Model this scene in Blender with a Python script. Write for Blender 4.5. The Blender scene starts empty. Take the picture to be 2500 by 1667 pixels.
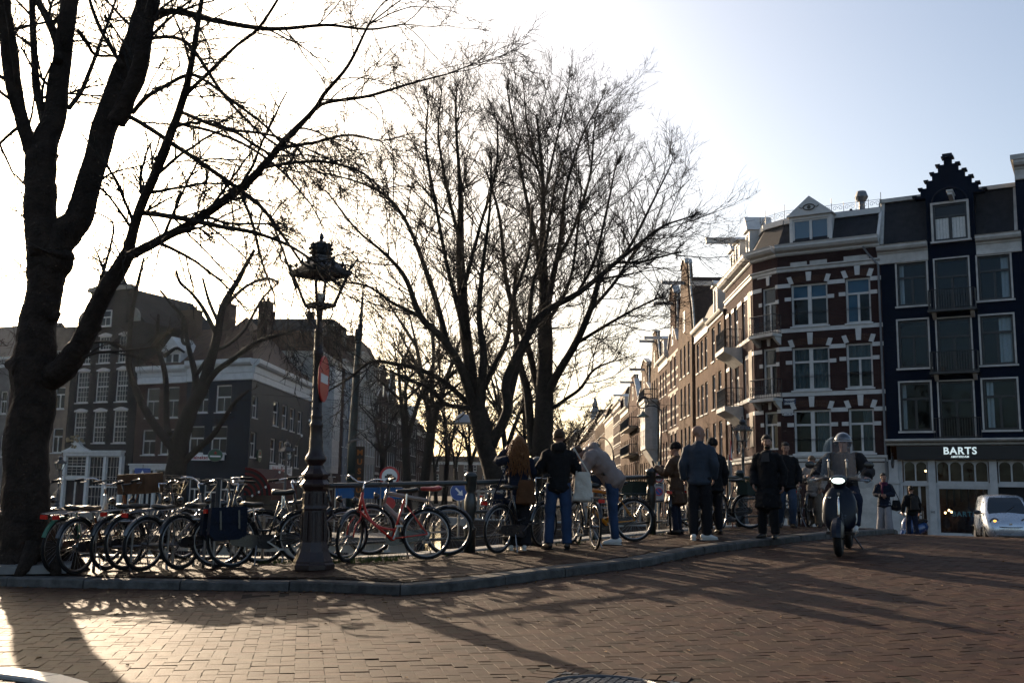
import bpy, math, random
import numpy as np
from mathutils import Vector, Matrix, Euler
random.seed(7)
RNG = np.random.default_rng(11)
SC = bpy.context.scene
COL = SC.collection
PI = math.pi
# ------------------------------------------------------------------ camera, sky, sun, exposure
EYE = np.array([0.0, 0.0, 1.24])
PITCH, ROLL, FPX = math.radians(8.47), 0.016, 2431.0
_f = np.array([0, math.cos(PITCH), math.sin(PITCH)])
_r0 = np.array([1.0, 0, 0]); _u0 = np.array([0, -math.sin(PITCH), math.cos(PITCH)])
_r = math.cos(ROLL) * _r0 + math.sin(ROLL) * _u0
_u = -math.sin(ROLL) * _r0 + math.cos(ROLL) * _u0
cam = bpy.data.cameras.new('camera'); cam_o = bpy.data.objects.new('camera', cam); COL.objects.link(cam_o)
cam.sensor_width = 36.0; cam.lens = 36.0 * FPX / 2500.0
cam.clip_start = 0.1; cam.clip_end = 3000
M = Matrix(((_r[0], _u[0], -_f[0], EYE[0]), (_r[1], _u[1], -_f[1], EYE[1]), (_r[2], _u[2], -_f[2], EYE[2]), (0, 0, 0, 1)))
cam_o.matrix_world = M
SC.camera = cam_o
SUN_EL, SUN_AZ = math.radians(16.2), math.radians(-28.8)      # azimuth measured from +Y towards +X
sun_dir = Vector((math.sin(SUN_AZ) * math.cos(SUN_EL), math.cos(SUN_AZ) * math.cos(SUN_EL), math.sin(SUN_EL)))
world = bpy.data.worlds.new('World'); SC.world = world; world.use_nodes = True
wn = world.node_tree; wn.nodes.clear()
sky = wn.nodes.new('ShaderNodeTexSky'); sky.sky_type = 'NISHITA'; sky.sun_disc = False
sky.sun_elevation = SUN_EL; sky.sun_rotation = SUN_AZ
sky.air_density = 0.9; sky.dust_density = 3.4; sky.ozone_density = 0.9; sky.altitude = 0
bg = wn.nodes.new('ShaderNodeBackground'); bg.inputs[1].default_value = 0.09
wo = wn.nodes.new('ShaderNodeOutputWorld')
wn.links.new(sky.outputs[0], bg.inputs[0]); wn.links.new(bg.outputs[0], wo.inputs[0])
sun = bpy.data.lights.new('sun', 'SUN'); sun.energy = 4.0; sun.angle = math.radians(0.55); sun.color = (1.0, 0.78, 0.55)
sun_o = bpy.data.objects.new('sun', sun); COL.objects.link(sun_o)
sun_o.rotation_euler = sun_dir.to_track_quat('Z', 'Y').to_euler(); sun_o.location = (-20, 40, 40)
SC.view_settings.view_transform = 'Standard'; SC.view_settings.look = 'None'
SC.view_settings.exposure = 1.3; SC.view_settings.gamma = 1.0; SC.view_settings.use_curve_mapping = False
HAZE, HAZE_G = 0.00005, 0.6
SC.cycles.max_bounces = 8; SC.cycles.transparent_max_bounces = 12; SC.cycles.volume_bounces = 0
SC.cycles.diffuse_bounces = 3; SC.cycles.glossy_bounces = 3; SC.cycles.transmission_bounces = 4
SC.cycles.use_denoising = True
SC.cycles.caustics_reflective = False; SC.cycles.caustics_refractive = False
# ------------------------------------------------------------------ measuring helpers (photo pixel -> point of the place)
def ray(px, py):
 return _f + _r * ((px - 1250.0) / FPX) + _u * ((833.5 - py) / FPX)
def at(px, py, Y):
 d = ray(px, py); return EYE + d * (Y / d[1])
_T = np.array([-20, 6, 7.5, 8.7, 10, 12.5, 15, 18, 20, 22, 25, 29.3, 36, 47, 60, 500.0])
_Z = np.array([0, 0, 0.0, .035, .12, .24, .35, .45, .48, .47, .36, .14, -.25, -.72, -.8, -.8])
_m = np.zeros(len(_T))
_d = np.diff(_Z) / np.diff(_T)
for _i in range(1, len(_T) - 1):
 if _d[_i - 1] * _d[_i] > 0: _m[_i] = 2 * _d[_i - 1] * _d[_i] / (_d[_i - 1] + _d[_i])
def road_z(x, y):
 t = np.clip(0.45 * np.asarray(x, float) + 0.9 * np.asarray(y, float), -19, 499)
 i = np.clip(np.searchsorted(_T, t) - 1, 0, len(_T) - 2)
 h = _T[i + 1] - _T[i]; s = (t - _T[i]) / h
 z = ((1 + 2 * s) * (1 - s) ** 2 * _Z[i] + s * (1 - s) ** 2 * h * _m[i] + s * s * (3 - 2 * s) * _Z[i + 1] + s * s * (s - 1) * h * _m[i + 1])
 return z if z.shape else float(z)
def ground(px, py, off=0.0):
 """Where the ground (road height + off) is met by the line of sight through a pixel of the photograph."""
 d = ray(px, py); Y = 4.0
 for k in range(4000):
  p = EYE + d * (Y / d[1])
  if p[2] <= road_z(p[0], p[1]) + off: return p
  Y += 0.01 + Y * 0.001
 return p
KERB_H = 0.10
def walk_z(x, y): return road_z(x, y) + KERB_H
# ------------------------------------------------------------------ mesh building
class MB:
 def __init__(s): s.v = []; s.f = []; s.n = 0
 def add(s, v, f):
  v = np.asarray(v, float).reshape(-1, 3)
  s.v.append(v)
  if isinstance(f, np.ndarray): s.f.append(f + s.n)
  else:
   by = {}
   for q in f: by.setdefault(len(q), []).append(q)
   for k, l in by.items(): s.f.append(np.array(l, int) + s.n)
  s.n += len(v); return s
 def box(s, x0, x1, y0, y1, z0, z1):
  v = [(x, y, z) for z in (z0, z1) for y in (y0, y1) for x in (x0, x1)]
  return s.add(v, [(0, 2, 3, 1), (4, 5, 7, 6), (0, 1, 5, 4), (2, 6, 7, 3), (0, 4, 6, 2), (1, 3, 7, 5)])
 def hexa(s, c, ax, ay, az):
  c = np.asarray(c, float); ax, ay, az = (np.asarray(a, float) for a in (ax, ay, az))
  v = [c + i * ax + j * ay + k * az for k in (-1, 1) for j in (-1, 1) for i in (-1, 1)]
  return s.add(v, [(0, 2, 3, 1), (4, 5, 7, 6), (0, 1, 5, 4), (2, 6, 7, 3), (0, 4, 6, 2), (1, 3, 7, 5)])
 def bar(s, a, b, w, h, up=(0, 0, 1)):
  a = np.asarray(a, float); b = np.asarray(b, float); d = b - a; L = np.linalg.norm(d); d = d / L
  x = np.cross(d, up)
  if np.linalg.norm(x) < 1e-4: x = np.cross(d, (1, 0, 0))
  x /= np.linalg.norm(x); y = np.cross(x, d)
  return s.hexa((a + b) / 2, x * w / 2, d * L / 2, y * h / 2)
 def quad(s, a, b, c, d): return s.add([a, b, c, d], [(0, 1, 2, 3)])
 def poly(s, pts): return s.add(pts, [tuple(range(len(pts)))])
 def prism(s, pts, vec):
  """closed outline pts (list of 3d) extruded by vec"""
  n = len(pts); p = np.asarray(pts, float); q = p + np.asarray(vec, float)
  f = [tuple(range(n))[::-1], tuple(range(n, 2 * n))]
  f += [(i, (i + 1) % n, n + (i + 1) % n, n + i) for i in range(n)]
  return s.add(np.vstack([p, q]), f)
 def tube(s, pts, rad, k=6, caps=True, closed=False, ref=None, ell=None):
  p = np.asarray(pts, float); n = len(p)
  r = np.full(n, rad, float) if np.isscalar(rad) else np.asarray(rad, float)
  t = np.gradient(p, axis=0) if not closed else np.roll(p, -1, 0) - np.roll(p, 1, 0)
  t /= np.maximum(np.linalg.norm(t, axis=1, keepdims=True), 1e-9)
  if ref is None:
   m = np.abs(t).mean(0); ref = np.eye(3)[int(np.argmin(m))]
  a = np.cross(t, np.asarray(ref, float)); a /= np.maximum(np.linalg.norm(a, axis=1, keepdims=True), 1e-9)
  b = np.cross(t, a)
  an = np.arange(k) * 2 * PI / k
  e0, e1 = (1.0, 1.0) if ell is None else ell
  v = p[:, None, :] + r[:, None, None] * (np.cos(an)[None, :, None] * a[:, None, :] * e0 + np.sin(an)[None, :, None] * b[:, None, :] * e1)
  v = v.reshape(-1, 3)
  m = n if closed else n - 1
  i = np.arange(m)[:, None]; j = np.arange(k)[None, :]
  i2 = (i + 1) % n; j2 = (j + 1) % k
  f = np.stack([i * k + j, i2 * k + j, i2 * k + j2, i * k + j2], -1).reshape(-1, 4)
  s.add(v, f)
  if caps and not closed:
   s.f.append(np.array([list(range(k))]) + s.n - len(v))
   s.f.append(np.array([list(range((n - 1) * k, n * k))[::-1]]) + s.n - len(v))
  return s
 def lathe(s, prof, k=16, c=(0, 0, 0), caps=True):
  c = np.asarray(c, float)
  p = np.array([[0, 0, z] for r, z in prof], float) + c
  rr = np.array([max(r, 1e-4) for r, z in prof])
  an = np.arange(k) * 2 * PI / k
  v = p[:, None, :] + rr[:, None, None] * np.stack([np.cos(an), np.sin(an), 0 * an], -1)[None]
  n = len(prof); v = v.reshape(-1, 3)
  i = np.arange(n - 1)[:, None]; j = np.arange(k)[None]
  f = np.stack([i * k + j, i * k + (j + 1) % k, (i + 1) * k + (j + 1) % k, (i + 1) * k + j], -1).reshape(-1, 4)
  s.add(v, f)
  if caps:
   s.f.append(np.array([list(range(k))[::-1]]) + s.n - len(v)); s.f.append(np.array([list(range((n - 1) * k, n * k))]) + s.n - len(v))
  return s
 def ellip(s, c, rx, ry, rz, k=12, m=8, rot=None):
  th = np.linspace(0, PI, m + 1)
  v = []
  for a in th:
   for j in range(k):
    b = 2 * PI * j / k; v.append((rx * max(math.sin(a), 1e-3) * math.cos(b), ry * max(math.sin(a), 1e-3) * math.sin(b), rz * math.cos(a)))
  v = np.array(v)
  if rot is not None: v = v @ np.array(rot).T
  i = np.arange(m)[:, None]; j = np.arange(k)[None]
  f = np.stack([i * k + j, (i + 1) * k + j, (i + 1) * k + (j + 1) % k, i * k + (j + 1) % k], -1).reshape(-1, 4)
  s.add(v + np.asarray(c, float), f)
  s.f.append(np.array([list(range(k))]) + s.n - len(v)); s.f.append(np.array([list(range(m * k, (m + 1) * k))[::-1]]) + s.n - len(v))
  return s
 def verts(s): return np.vstack(s.v)
 def xform(s, fn): s.v = [fn(a) for a in s.v]; return s
 def mesh(s, name, smooth=False):
  me = bpy.data.meshes.new(name)
  if not s.n: return me
  v = np.vstack(s.v)
  me.vertices.add(len(v)); me.vertices.foreach_set('co', v.astype(np.float32).ravel())
  tot = np.concatenate([np.full(len(f), f.shape[1]) for f in s.f]); idx = np.concatenate([f.ravel() for f in s.f])
  me.loops.add(len(idx)); me.loops.foreach_set('vertex_index', idx.astype(np.int32))
  me.polygons.add(len(tot))
  st = np.concatenate([[0], np.cumsum(tot)[:-1]])
  me.polygons.foreach_set('loop_start', st.astype(np.int32)); me.polygons.foreach_set('loop_total', tot.astype(np.int32))
  me.polygons.foreach_set('use_smooth', np.full(len(tot), bool(smooth)))
  me.update(calc_edges=True); me.validate()
  return me
 def build(s, name, mt, parent=None, smooth=False, loc=None):
  me = s.mesh(name, smooth)
  return link(name, me, mt, parent, loc)
def link(name, me, mt=None, parent=None, loc=None):
 if mt is not None and not me.materials: me.materials.append(mt)
 o = bpy.data.objects.new(name, me); COL.objects.link(o)
 if parent is not None: o.parent = parent
 if loc is not None: o.location = loc
 return o
def tag(o, label=None, cat=None, group=None, kind=None):
 if label: o['label'] = label
 if cat: o['category'] = cat
 if group: o['group'] = group
 if kind: o['kind'] = kind
 return o
def empty(name, loc=(0, 0, 0), rz=0.0, label=None, cat=None, group=None):
 o = bpy.data.objects.new(name, None); COL.objects.link(o); o.empty_display_size = 0.1
 o.location = Vector([float(a) for a in loc]); o.rotation_euler = (0, 0, rz)
 return tag(o, label, cat, group)
KIDS = {}
def copy_tree(o, parent=None):
 c = o.copy(); COL.objects.link(c)
 if parent is not None: c.parent = parent
 for ch in list(o.children): copy_tree(ch, c)
 return c
def spline(pts, n):
 """smooth line through pts (Catmull-Rom), n points; any number of columns"""
 p = np.asarray(pts, float); m = len(p)
 if m < 3: return np.array([p[0] + (p[-1] - p[0]) * i / (n - 1) for i in range(n)])
 q = np.vstack([2 * p[0] - p[1], p, 2 * p[-1] - p[-2]])
 u = np.linspace(0, m - 1 - 1e-9, n); i = u.astype(int); t = (u - i)[:, None]
 a, b, c, d = q[i], q[i + 1], q[i + 2], q[i + 3]
 return 0.5 * (2 * b + (c - a) * t + (2 * a - 5 * b + 4 * c - d) * t ** 2 + (3 * b - a - 3 * c + d) * t ** 3)
# ------------------------------------------------------------------ materials
MAT = {}
def mat(name, col, rough=0.7, metal=0.0, var=0.0, scale=8.0, bump=0.0, bscale=60.0, spec=0.5, island=0.0, coat=0.0, col2=None, emit=None, stint=0.0):
 if name in MAT: return MAT[name]
 if max(col) < .45: col = tuple(c * .72 for c in col); col2 = tuple(c * .72 for c in col2) if col2 else None
 m = bpy.data.materials.new(name); m.use_nodes = True; MAT[name] = m
 nt = m.node_tree; b = nt.nodes['Principled BSDF']
 b.inputs['Base Color'].default_value = (*col, 1); b.inputs['Roughness'].default_value = rough; b.inputs['Metallic'].default_value = metal
 if rough >= .5 and not metal and not coat: spec = min(spec, .18)
 b.inputs['Specular IOR Level'].default_value = spec
 if stint: b.inputs['Specular Tint'].default_value = (stint, stint * .97, stint * .94, 1)
 if coat: b.inputs['Coat Weight'].default_value = coat; b.inputs['Coat Roughness'].default_value = 0.06
 if emit: b.inputs['Emission Color'].default_value = (*emit[0], 1); b.inputs['Emission Strength'].default_value = emit[1]
 tc = nt.nodes.new('ShaderNodeTexCoord')
 last = None
 if var or col2:
  nz = nt.nodes.new('ShaderNodeTexNoise'); nz.inputs['Scale'].default_value = scale; nz.inputs['Detail'].default_value = 6; nz.inputs['Roughness'].default_value = 0.6
  nt.links.new(tc.outputs['Object'], nz.inputs['Vector'])
  rp = nt.nodes.new('ShaderNodeValToRGB'); c2 = col2 or tuple(min(1, c * (1 + var)) for c in col)
  rp.color_ramp.elements[0].position = 0.32; rp.color_ramp.elements[1].position = 0.68
  rp.color_ramp.elements[0].color = (*[c * (1 - var) for c in col], 1); rp.color_ramp.elements[1].color = (*c2, 1)
  nt.links.new(nz.outputs['Fac'], rp.inputs[0]); last = rp.outputs[0]
  mr = nt.nodes.new('ShaderNodeMapRange'); mr.inputs['To Min'].default_value = max(0.02, rough - 0.12); mr.inputs['To Max'].default_value = min(1, rough + 0.1)
  nt.links.new(nz.outputs['Fac'], mr.inputs['Value']); nt.links.new(mr.outputs[0], b.inputs['Roughness'])
 if island:
  ge = nt.nodes.new('ShaderNodeNewGeometry'); oi = nt.nodes.new('ShaderNodeObjectInfo')
  ad = nt.nodes.new('ShaderNodeMath'); ad.operation = 'ADD'; fr = nt.nodes.new('ShaderNodeMath'); fr.operation = 'FRACT'
  nt.links.new(ge.outputs['Random Per Island'], ad.inputs[0]); nt.links.new(oi.outputs['Random'], ad.inputs[1]); nt.links.new(ad.outputs[0], fr.inputs[0])
  hs = nt.nodes.new('ShaderNodeHueSaturation')
  m2 = nt.nodes.new('ShaderNodeMapRange'); m2.inputs['To Min'].default_value = 1 - island; m2.inputs['To Max'].default_value = 1 + island
  nt.links.new(fr.outputs[0], m2.inputs['Value']); nt.links.new(m2.outputs[0], hs.inputs['Value'])
  m3 = nt.nodes.new('ShaderNodeMapRange'); m3.inputs['To Min'].default_value = 0.488; m3.inputs['To Max'].default_value = 0.512
  f2 = nt.nodes.new('ShaderNodeMath'); f2.operation = 'MULTIPLY'; f2.inputs[1].default_value = 7.13
  f3 = nt.nodes.new('ShaderNodeMath'); f3.operation = 'FRACT'
  nt.links.new(fr.outputs[0], f2.inputs[0]); nt.links.new(f2.outputs[0], f3.inputs[0]); nt.links.new(f3.outputs[0], m3.inputs['Value']); nt.links.new(m3.outputs[0], hs.inputs['Hue'])
  if last is not None: nt.links.new(last, hs.inputs['Color'])
  else: hs.inputs['Color'].default_value = (*col, 1)
  last = hs.outputs[0]
 if last is not None: nt.links.new(last, b.inputs['Base Color'])
 if bump:
  n2 = nt.nodes.new('ShaderNodeTexNoise'); n2.inputs['Scale'].default_value = bscale; n2.inputs['Detail'].default_value = 5
  nt.links.new(tc.outputs['Object'], n2.inputs['Vector'])
  bp = nt.nodes.new('ShaderNodeBump'); bp.inputs['Strength'].default_value = min(1.0, bump); bp.inputs['Distance'].default_value = 0.05 if 'bark' in name else 0.02
  nt.links.new(n2.outputs['Fac'], bp.inputs['Height']); nt.links.new(bp.outputs[0], b.inputs['Normal'])
 return m
def brick_mat(name, c1, c2, mortar, bw=0.22, bh=0.066, dirt=0.35, off=0.0):
 """brickwork too far away to pick the bricks apart: courses with mortar relief, weathered in patches"""
 if name in MAT: return MAT[name]
 c1, c2, mortar = (tuple(v * .68 for v in c) for c in (c1, c2, mortar))
 m = bpy.data.materials.new(name); m.use_nodes = True; MAT[name] = m
 nt = m.node_tree; b = nt.nodes['Principled BSDF']; b.inputs['Roughness'].default_value = 0.92; b.inputs['Specular IOR Level'].default_value = 0.08
 tc = nt.nodes.new('ShaderNodeTexCoord'); sp = nt.nodes.new('ShaderNodeSeparateXYZ'); ad = nt.nodes.new('ShaderNodeMath'); ad.operation = 'ADD'
 cb = nt.nodes.new('ShaderNodeCombineXYZ')
 nt.links.new(tc.outputs['Object'], sp.inputs[0]); nt.links.new(sp.outputs[0], ad.inputs[0]); nt.links.new(sp.outputs[1], ad.inputs[1])
 nt.links.new(ad.outputs[0], cb.inputs[0]); nt.links.new(sp.outputs[2], cb.inputs[1])
 br = nt.nodes.new('ShaderNodeTexBrick'); br.inputs['Scale'].default_value = 1.0
 br.inputs['Brick Width'].default_value = bw; br.inputs['Row Height'].default_value = bh; br.inputs['Mortar Size'].default_value = 0.008
 br.inputs['Color1'].default_value = (*c1, 1); br.inputs['Color2'].default_value = (*c2, 1); br.inputs['Mortar'].default_value = (*mortar, 1); br.inputs['Bias'].default_value = -0.2
 nt.links.new(cb.outputs[0], br.inputs['Vector'])
 nz = nt.nodes.new('ShaderNodeTexNoise'); nz.inputs['Scale'].default_value = 0.55; nz.inputs['Detail'].default_value = 7; nz.inputs['Roughness'].default_value = 0.65
 nt.links.new(tc.outputs['Object'], nz.inputs['Vector'])
 mr = nt.nodes.new('ShaderNodeMapRange'); mr.inputs['From Min'].default_value = 0.3; mr.inputs['From Max'].default_value = 0.7; mr.inputs['To Min'].default_value = 1 - dirt; mr.inputs['To Max'].default_value = 1 + dirt * 0.4
 nt.links.new(nz.outputs['Fac'], mr.inputs['Value'])
 mx = nt.nodes.new('ShaderNodeMix'); mx.data_type = 'RGBA'; mx.blend_type = 'MULTIPLY'; mx.inputs[0].default_value = 1.0
 nt.links.new(br.outputs['Color'], mx.inputs[6]); nt.links.new(mr.outputs[0], mx.inputs[7]); nt.links.new(mx.outputs[2], b.inputs['Base Color'])
 bp = nt.nodes.new('ShaderNodeBump'); bp.inputs['Strength'].default_value = 0.35; bp.inputs['Distance'].default_value = 0.01; bp.invert = True
 nt.links.new(br.outputs['Fac'], bp.inputs['Height']); nt.links.new(bp.outputs[0], b.inputs['Normal'])
 return m
def glass_mat(name, tint=(0.62, 0.70, 0.75), ior=1.4, dirt=0.0, rough=0.02, gcol=(.62, .82, 1.0)):
 """thin see-through pane: clear straight through, mirror-like at the Fresnel share"""
 if name in MAT: return MAT[name]
 m = bpy.data.materials.new(name); m.use_nodes = True; MAT[name] = m
 nt = m.node_tree; nt.nodes.clear(); out = nt.nodes.new('ShaderNodeOutputMaterial')
 tr = nt.nodes.new('ShaderNodeBsdfTransparent'); tr.inputs[0].default_value = (*tint, 1)
 gl = nt.nodes.new('ShaderNodeBsdfGlossy'); gl.inputs['Roughness'].default_value = rough; gl.inputs['Color'].default_value = (*gcol, 1)
 tc = nt.nodes.new('ShaderNodeTexCoord'); nz = nt.nodes.new('ShaderNodeTexNoise'); nz.inputs['Scale'].default_value = 1.3
 nt.links.new(tc.outputs['Object'], nz.inputs['Vector'])
 bp = nt.nodes.new('ShaderNodeBump'); bp.inputs['Strength'].default_value = 0.25; bp.inputs['Distance'].default_value = 0.03
 nt.links.new(nz.outputs['Fac'], bp.inputs['Height']); nt.links.new(bp.outputs[0], gl.inputs['Normal'])
 lw = nt.nodes.new('ShaderNodeLayerWeight'); pw = nt.nodes.new('ShaderNodeMath'); pw.operation = 'POWER'; pw.inputs[1].default_value = 5.0
 fr = nt.nodes.new('ShaderNodeMapRange'); r0 = ((ior - 1) / (ior + 1)) ** 2; fr.inputs['To Min'].default_value = r0; fr.inputs['To Max'].default_value = 1.0
 nt.links.new(lw.outputs['Facing'], pw.inputs[0]); nt.links.new(pw.outputs[0], fr.inputs['Value'])
 mx = nt.nodes.new('ShaderNodeMixShader')
 nt.links.new(fr.outputs[0], mx.inputs[0]); nt.links.new(tr.outputs[0], mx.inputs[1]); nt.links.new(gl.outputs[0], mx.inputs[2])
 last = mx.outputs[0]
 if dirt:
  df = nt.nodes.new('ShaderNodeBsdfTranslucent'); df.inputs[0].default_value = (.8, .8, .78, 1)
  d2 = nt.nodes.new('ShaderNodeBsdfDiffuse'); d2.inputs[0].default_value = (.8, .8, .78, 1)
  m0 = nt.nodes.new('ShaderNodeMixShader'); nt.links.new(df.outputs[0], m0.inputs[1]); nt.links.new(d2.outputs[0], m0.inputs[2])
  m2 = nt.nodes.new('ShaderNodeMixShader'); m2.inputs[0].default_value = dirt
  nt.links.new(last, m2.inputs[1]); nt.links.new(m0.outputs[0], m2.inputs[2]); last = m2.outputs[0]
 nt.links.new(last, out.inputs[0])
 return m
IRON = mat('black_iron_paint', (.018, .02, .024), .38, 0.0, .3, 12, .25, 40, spec=.6)
IRON_RED = mat('red_black_iron_paint', (.024, .010, .010), .38, 0.0, .4, 9, .3, 50, spec=.4)
RAILP = mat('dark_green_rail_paint', (.012, .022, .024), .35, 0, .3, 14, .15, 60, spec=.6)
WHITE = mat('white_paint', (.56, .555, .54), .5, 0, .10, 3, .08, 90)
WHITE2 = mat('old_white_paint', (.48, .465, .44), .6, 0, .2, 2.5, .15, 60)
BLACKP = mat('black_facade_paint', (.022, .026, .034), .55, 0, .22, 1.4, .2, 30)
ROOFT = mat('red_brown_roof', (.085, .05, .036), .85, 0, .35, 3, .4, 20)
SLATE = mat('dark_slate', (.03, .032, .038), .7, 0, .35, 4, .35, 25)
ZINC = mat('grey_zinc', (.22, .23, .25), .5, .3, .2, 3, .1, 40)
STONE = mat('grey_stone', (.24, .23, .215), .75, 0, .2, 4, .3, 45)
BLUESTONE = mat('blue_stone_kerb', (.10, .098, .095), .8, 0, .4, 7, .6, 45, island=.2, stint=.4)
GLASSD = mat('dark_window_glass', (.010, .018, .028), .03, 0, spec=.3)
GLASS = glass_mat('window_glass')
LAMPG = glass_mat('lamp_glass', (.93, .93, .90), 1.45)
CURT = mat('white_curtain', (.6, .6, .58), .9, 0, .12, 20, .3, 15)
DARKIN = mat('dark_interior', (.018, .020, .024), .9)
RUBBER = mat('black_rubber', (.012, .012, .013), .7, 0, .3, 30, .2, 80)
CHROME = mat('bright_metal', (.55, .55, .56), .22, 1.0, .1, 20)
STEEL = mat('dull_steel', (.32, .32, .33), .35, 1.0, .2, 15)
BLACKM = mat('black_metal', (.015, .015, .017), .3, 0, .3, 20, spec=.6, coat=.3)
LEATHER = mat('black_saddle', (.014, .013, .013), .42, 0, .3, 40, .2, 120)
BARK = mat('bark', (.030, .025, .021), .9, 0, .4, 9, .9, 22)
TWIG = mat('twig_bark', (.028, .023, .020), .9, 0, .3, 6)
# ------------------------------------------------------------------ ground, water, kerbs, paving
SKEW = 0.033
KERB_PX = [(-300, 1405), (-100, 1408), (0, 1409), (200, 1413), (430, 1417), (600, 1419), (760, 1420), (860, 1424), (969, 1429), (1060, 1424), (1170, 1413),
   (1290, 1398), (1400, 1384), (1550, 1367), (1640, 1350), (1728, 1334), (1882, 1315), (2019, 1301)]
kerb_pts = [ground(x, y, KERB_H)[:2] for x, y in KERB_PX]
kerb_pts = [(-14, 12.9), (-10, 12.6)] + [tuple(p) for p in kerb_pts[1:]] + [(6.9, 19.5), (8.2, 21.6), (9.3, 24.4), (9.8, 28.0)]
BACK = [(-14, 14.9), (-10, 14.6), (-7, 14.35), (-4.9, 13.95), (-3.4, 13.75), (-2.4, 13.65), (-1.5, 13.95), (-0.55, 14.62), (0.45, 15.55), (1.45, 16.55), (2.5, 17.72), (3.6, 19.1), (4.7, 20.5), (5.7, 21.9), (6.6, 23.6), (7.2, 26.0), (7.4, 28.0)]
front = spline(kerb_pts, 260); back = spline(BACK, 260)
def resample(p, n):
 s = np.concatenate([[0], np.cumsum(np.linalg.norm(np.diff(p, axis=0), axis=1))]); u = np.linspace(0, s[-1], n)
 return np.stack([np.interp(u, s, p[:, i]) for i in range(p.shape[1])], 1)
front = resample(front, 400); back = resample(back, 400)
def offset_line(p, d):
 t = np.gradient(p, axis=0); t /= np.linalg.norm(t, axis=1, keepdims=True)
 return p + d * np.stack([-t[:, 1], t[:, 0]], 1)
def side_of(line, x, y):
 """signed distance-like value: positive on the left of the line (the pavement side of the kerb)"""
 x = np.asarray(x, float); y = np.asarray(y, float); out = np.empty(len(x)); t = np.gradient(line, axis=0)
 sub = line[::2]; tt = t[::2]
 for a in range(0, len(x), 4000):
  dx = x[a:a + 4000, None] - sub[None, :, 0]; dy = y[a:a + 4000, None] - sub[None, :, 1]
  d2 = dx * dx + dy * dy; i = d2.argmin(1); r = np.arange(len(i))
  cr = tt[i, 0] * dy[r, i] - tt[i, 1] * dx[r, i]
  out[a:a + 4000] = np.sign(cr) * np.sqrt(d2[r, i])
 return out
def in_canal(sx, y, by):
 return ((sx > -11.5) & (sx < 3.0) & (y > by) & (y < 27)) | ((sx > -11.5) & (sx < -2.7) & (y >= 27) & (y < 290))
JOINT = mat('sandy_joint_dirt', (.02, .016, .013), .95, 0, .4, 5, .5, 40, stint=.2)
ROADB = brick_mat('distant_brick_paving', (.075, .045, .033), (.06, .036, .027), (.03, .024, .02), .2, .1, .3)
BRICK = mat('road_brick', (.052, .027, .018), .7, 0, .34, 2.4, .35, 90, spec=.5, island=.28, stint=.05)
PBRICK = mat('pavement_brick', (.052, .028, .019), .65, 0, .32, 2.4, .5, 120, spec=.4, island=.24, stint=.15)
gx = np.unique(np.concatenate([np.arange(-75, -15, 4), np.arange(-15, 14, 0.5), np.arange(14, 100, 4), [-11.5, 3.0, -2.7]]))
gy = np.unique(np.concatenate([np.arange(-30, 4, 2), np.arange(4, 30, 0.5), np.arange(30, 70, 2), np.arange(70, 900, 15), [27, 290]]))
X, Yg = np.meshgrid(gx, gy); Xw = X + SKEW * np.maximum(Yg, 0)
V = np.stack([Xw, Yg, road_z(Xw, Yg) - 0.0045], -1).reshape(-1, 3)
nx = len(gx); cells = []
bx = np.interp
for j in range(len(gy) - 1):
 for i in range(nx - 1):
  cx, cy = (gx[i] + gx[i + 1]) / 2, (gy[j] + gy[j + 1]) / 2
  by = np.interp(cx + SKEW * cy, back[:, 0], back[:, 1]) - 0.15
  if in_canal(np.array(cx), np.array(cy), by): continue
  a = j * nx + i; cells.append((a, a + 1, a + nx + 1, a + nx))
road = tag(MB().add(V, np.array(cells)).build('road', None), kind='structure')
road.data.materials.append(JOINT); road.data.materials.append(ROADB)
far = np.array([(V[c[0]][1] > 27.5 or V[c[0]][0] < -13 or V[c[0]][0] > 17.5) for c in cells])
mi = np.zeros(len(road.data.polygons), np.int32); mi[:len(far)] = far; road.data.polygons.foreach_set('material_index', mi)
# pavement slab behind the kerb (its back edge is the quay wall down to the water)
NS = 9
rows = []
fin = offset_line(front, 0.30)
for k in range(NS):
 s = k / (NS - 1); p = fin * (1 - s) + back * s
 rows.append(np.column_stack([p, walk_z(p[:, 0], p[:, 1]) - 0.006]))
mbp = MB(); n = len(front)
vv = np.vstack(rows); ff = [(k * n + i, k * n + i + 1, (k + 1) * n + i + 1, (k + 1) * n + i) for k in range(NS - 1) for i in range(n - 1)]
mbp.add(vv, np.array(ff))
pavement = tag(mbp.build('pavement', JOINT), kind='structure')
WALLB = brick_mat('canal_wall_brick', (.10, .07, .055), (.075, .055, .045), (.12, .11, .10), .22, .066, .4)
mw = MB(); lo = np.column_stack([back, np.full(n, -2.6)]); hi = np.column_stack([back, walk_z(back[:, 0], back[:, 1]) - 0.16])
mw.add(np.vstack([lo, hi]), np.array([(i + 1, i, n + i, n + i + 1) for i in range(n - 1)]))
wall = tag(mw.build('quay_wall', WALLB), kind='structure')
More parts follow.
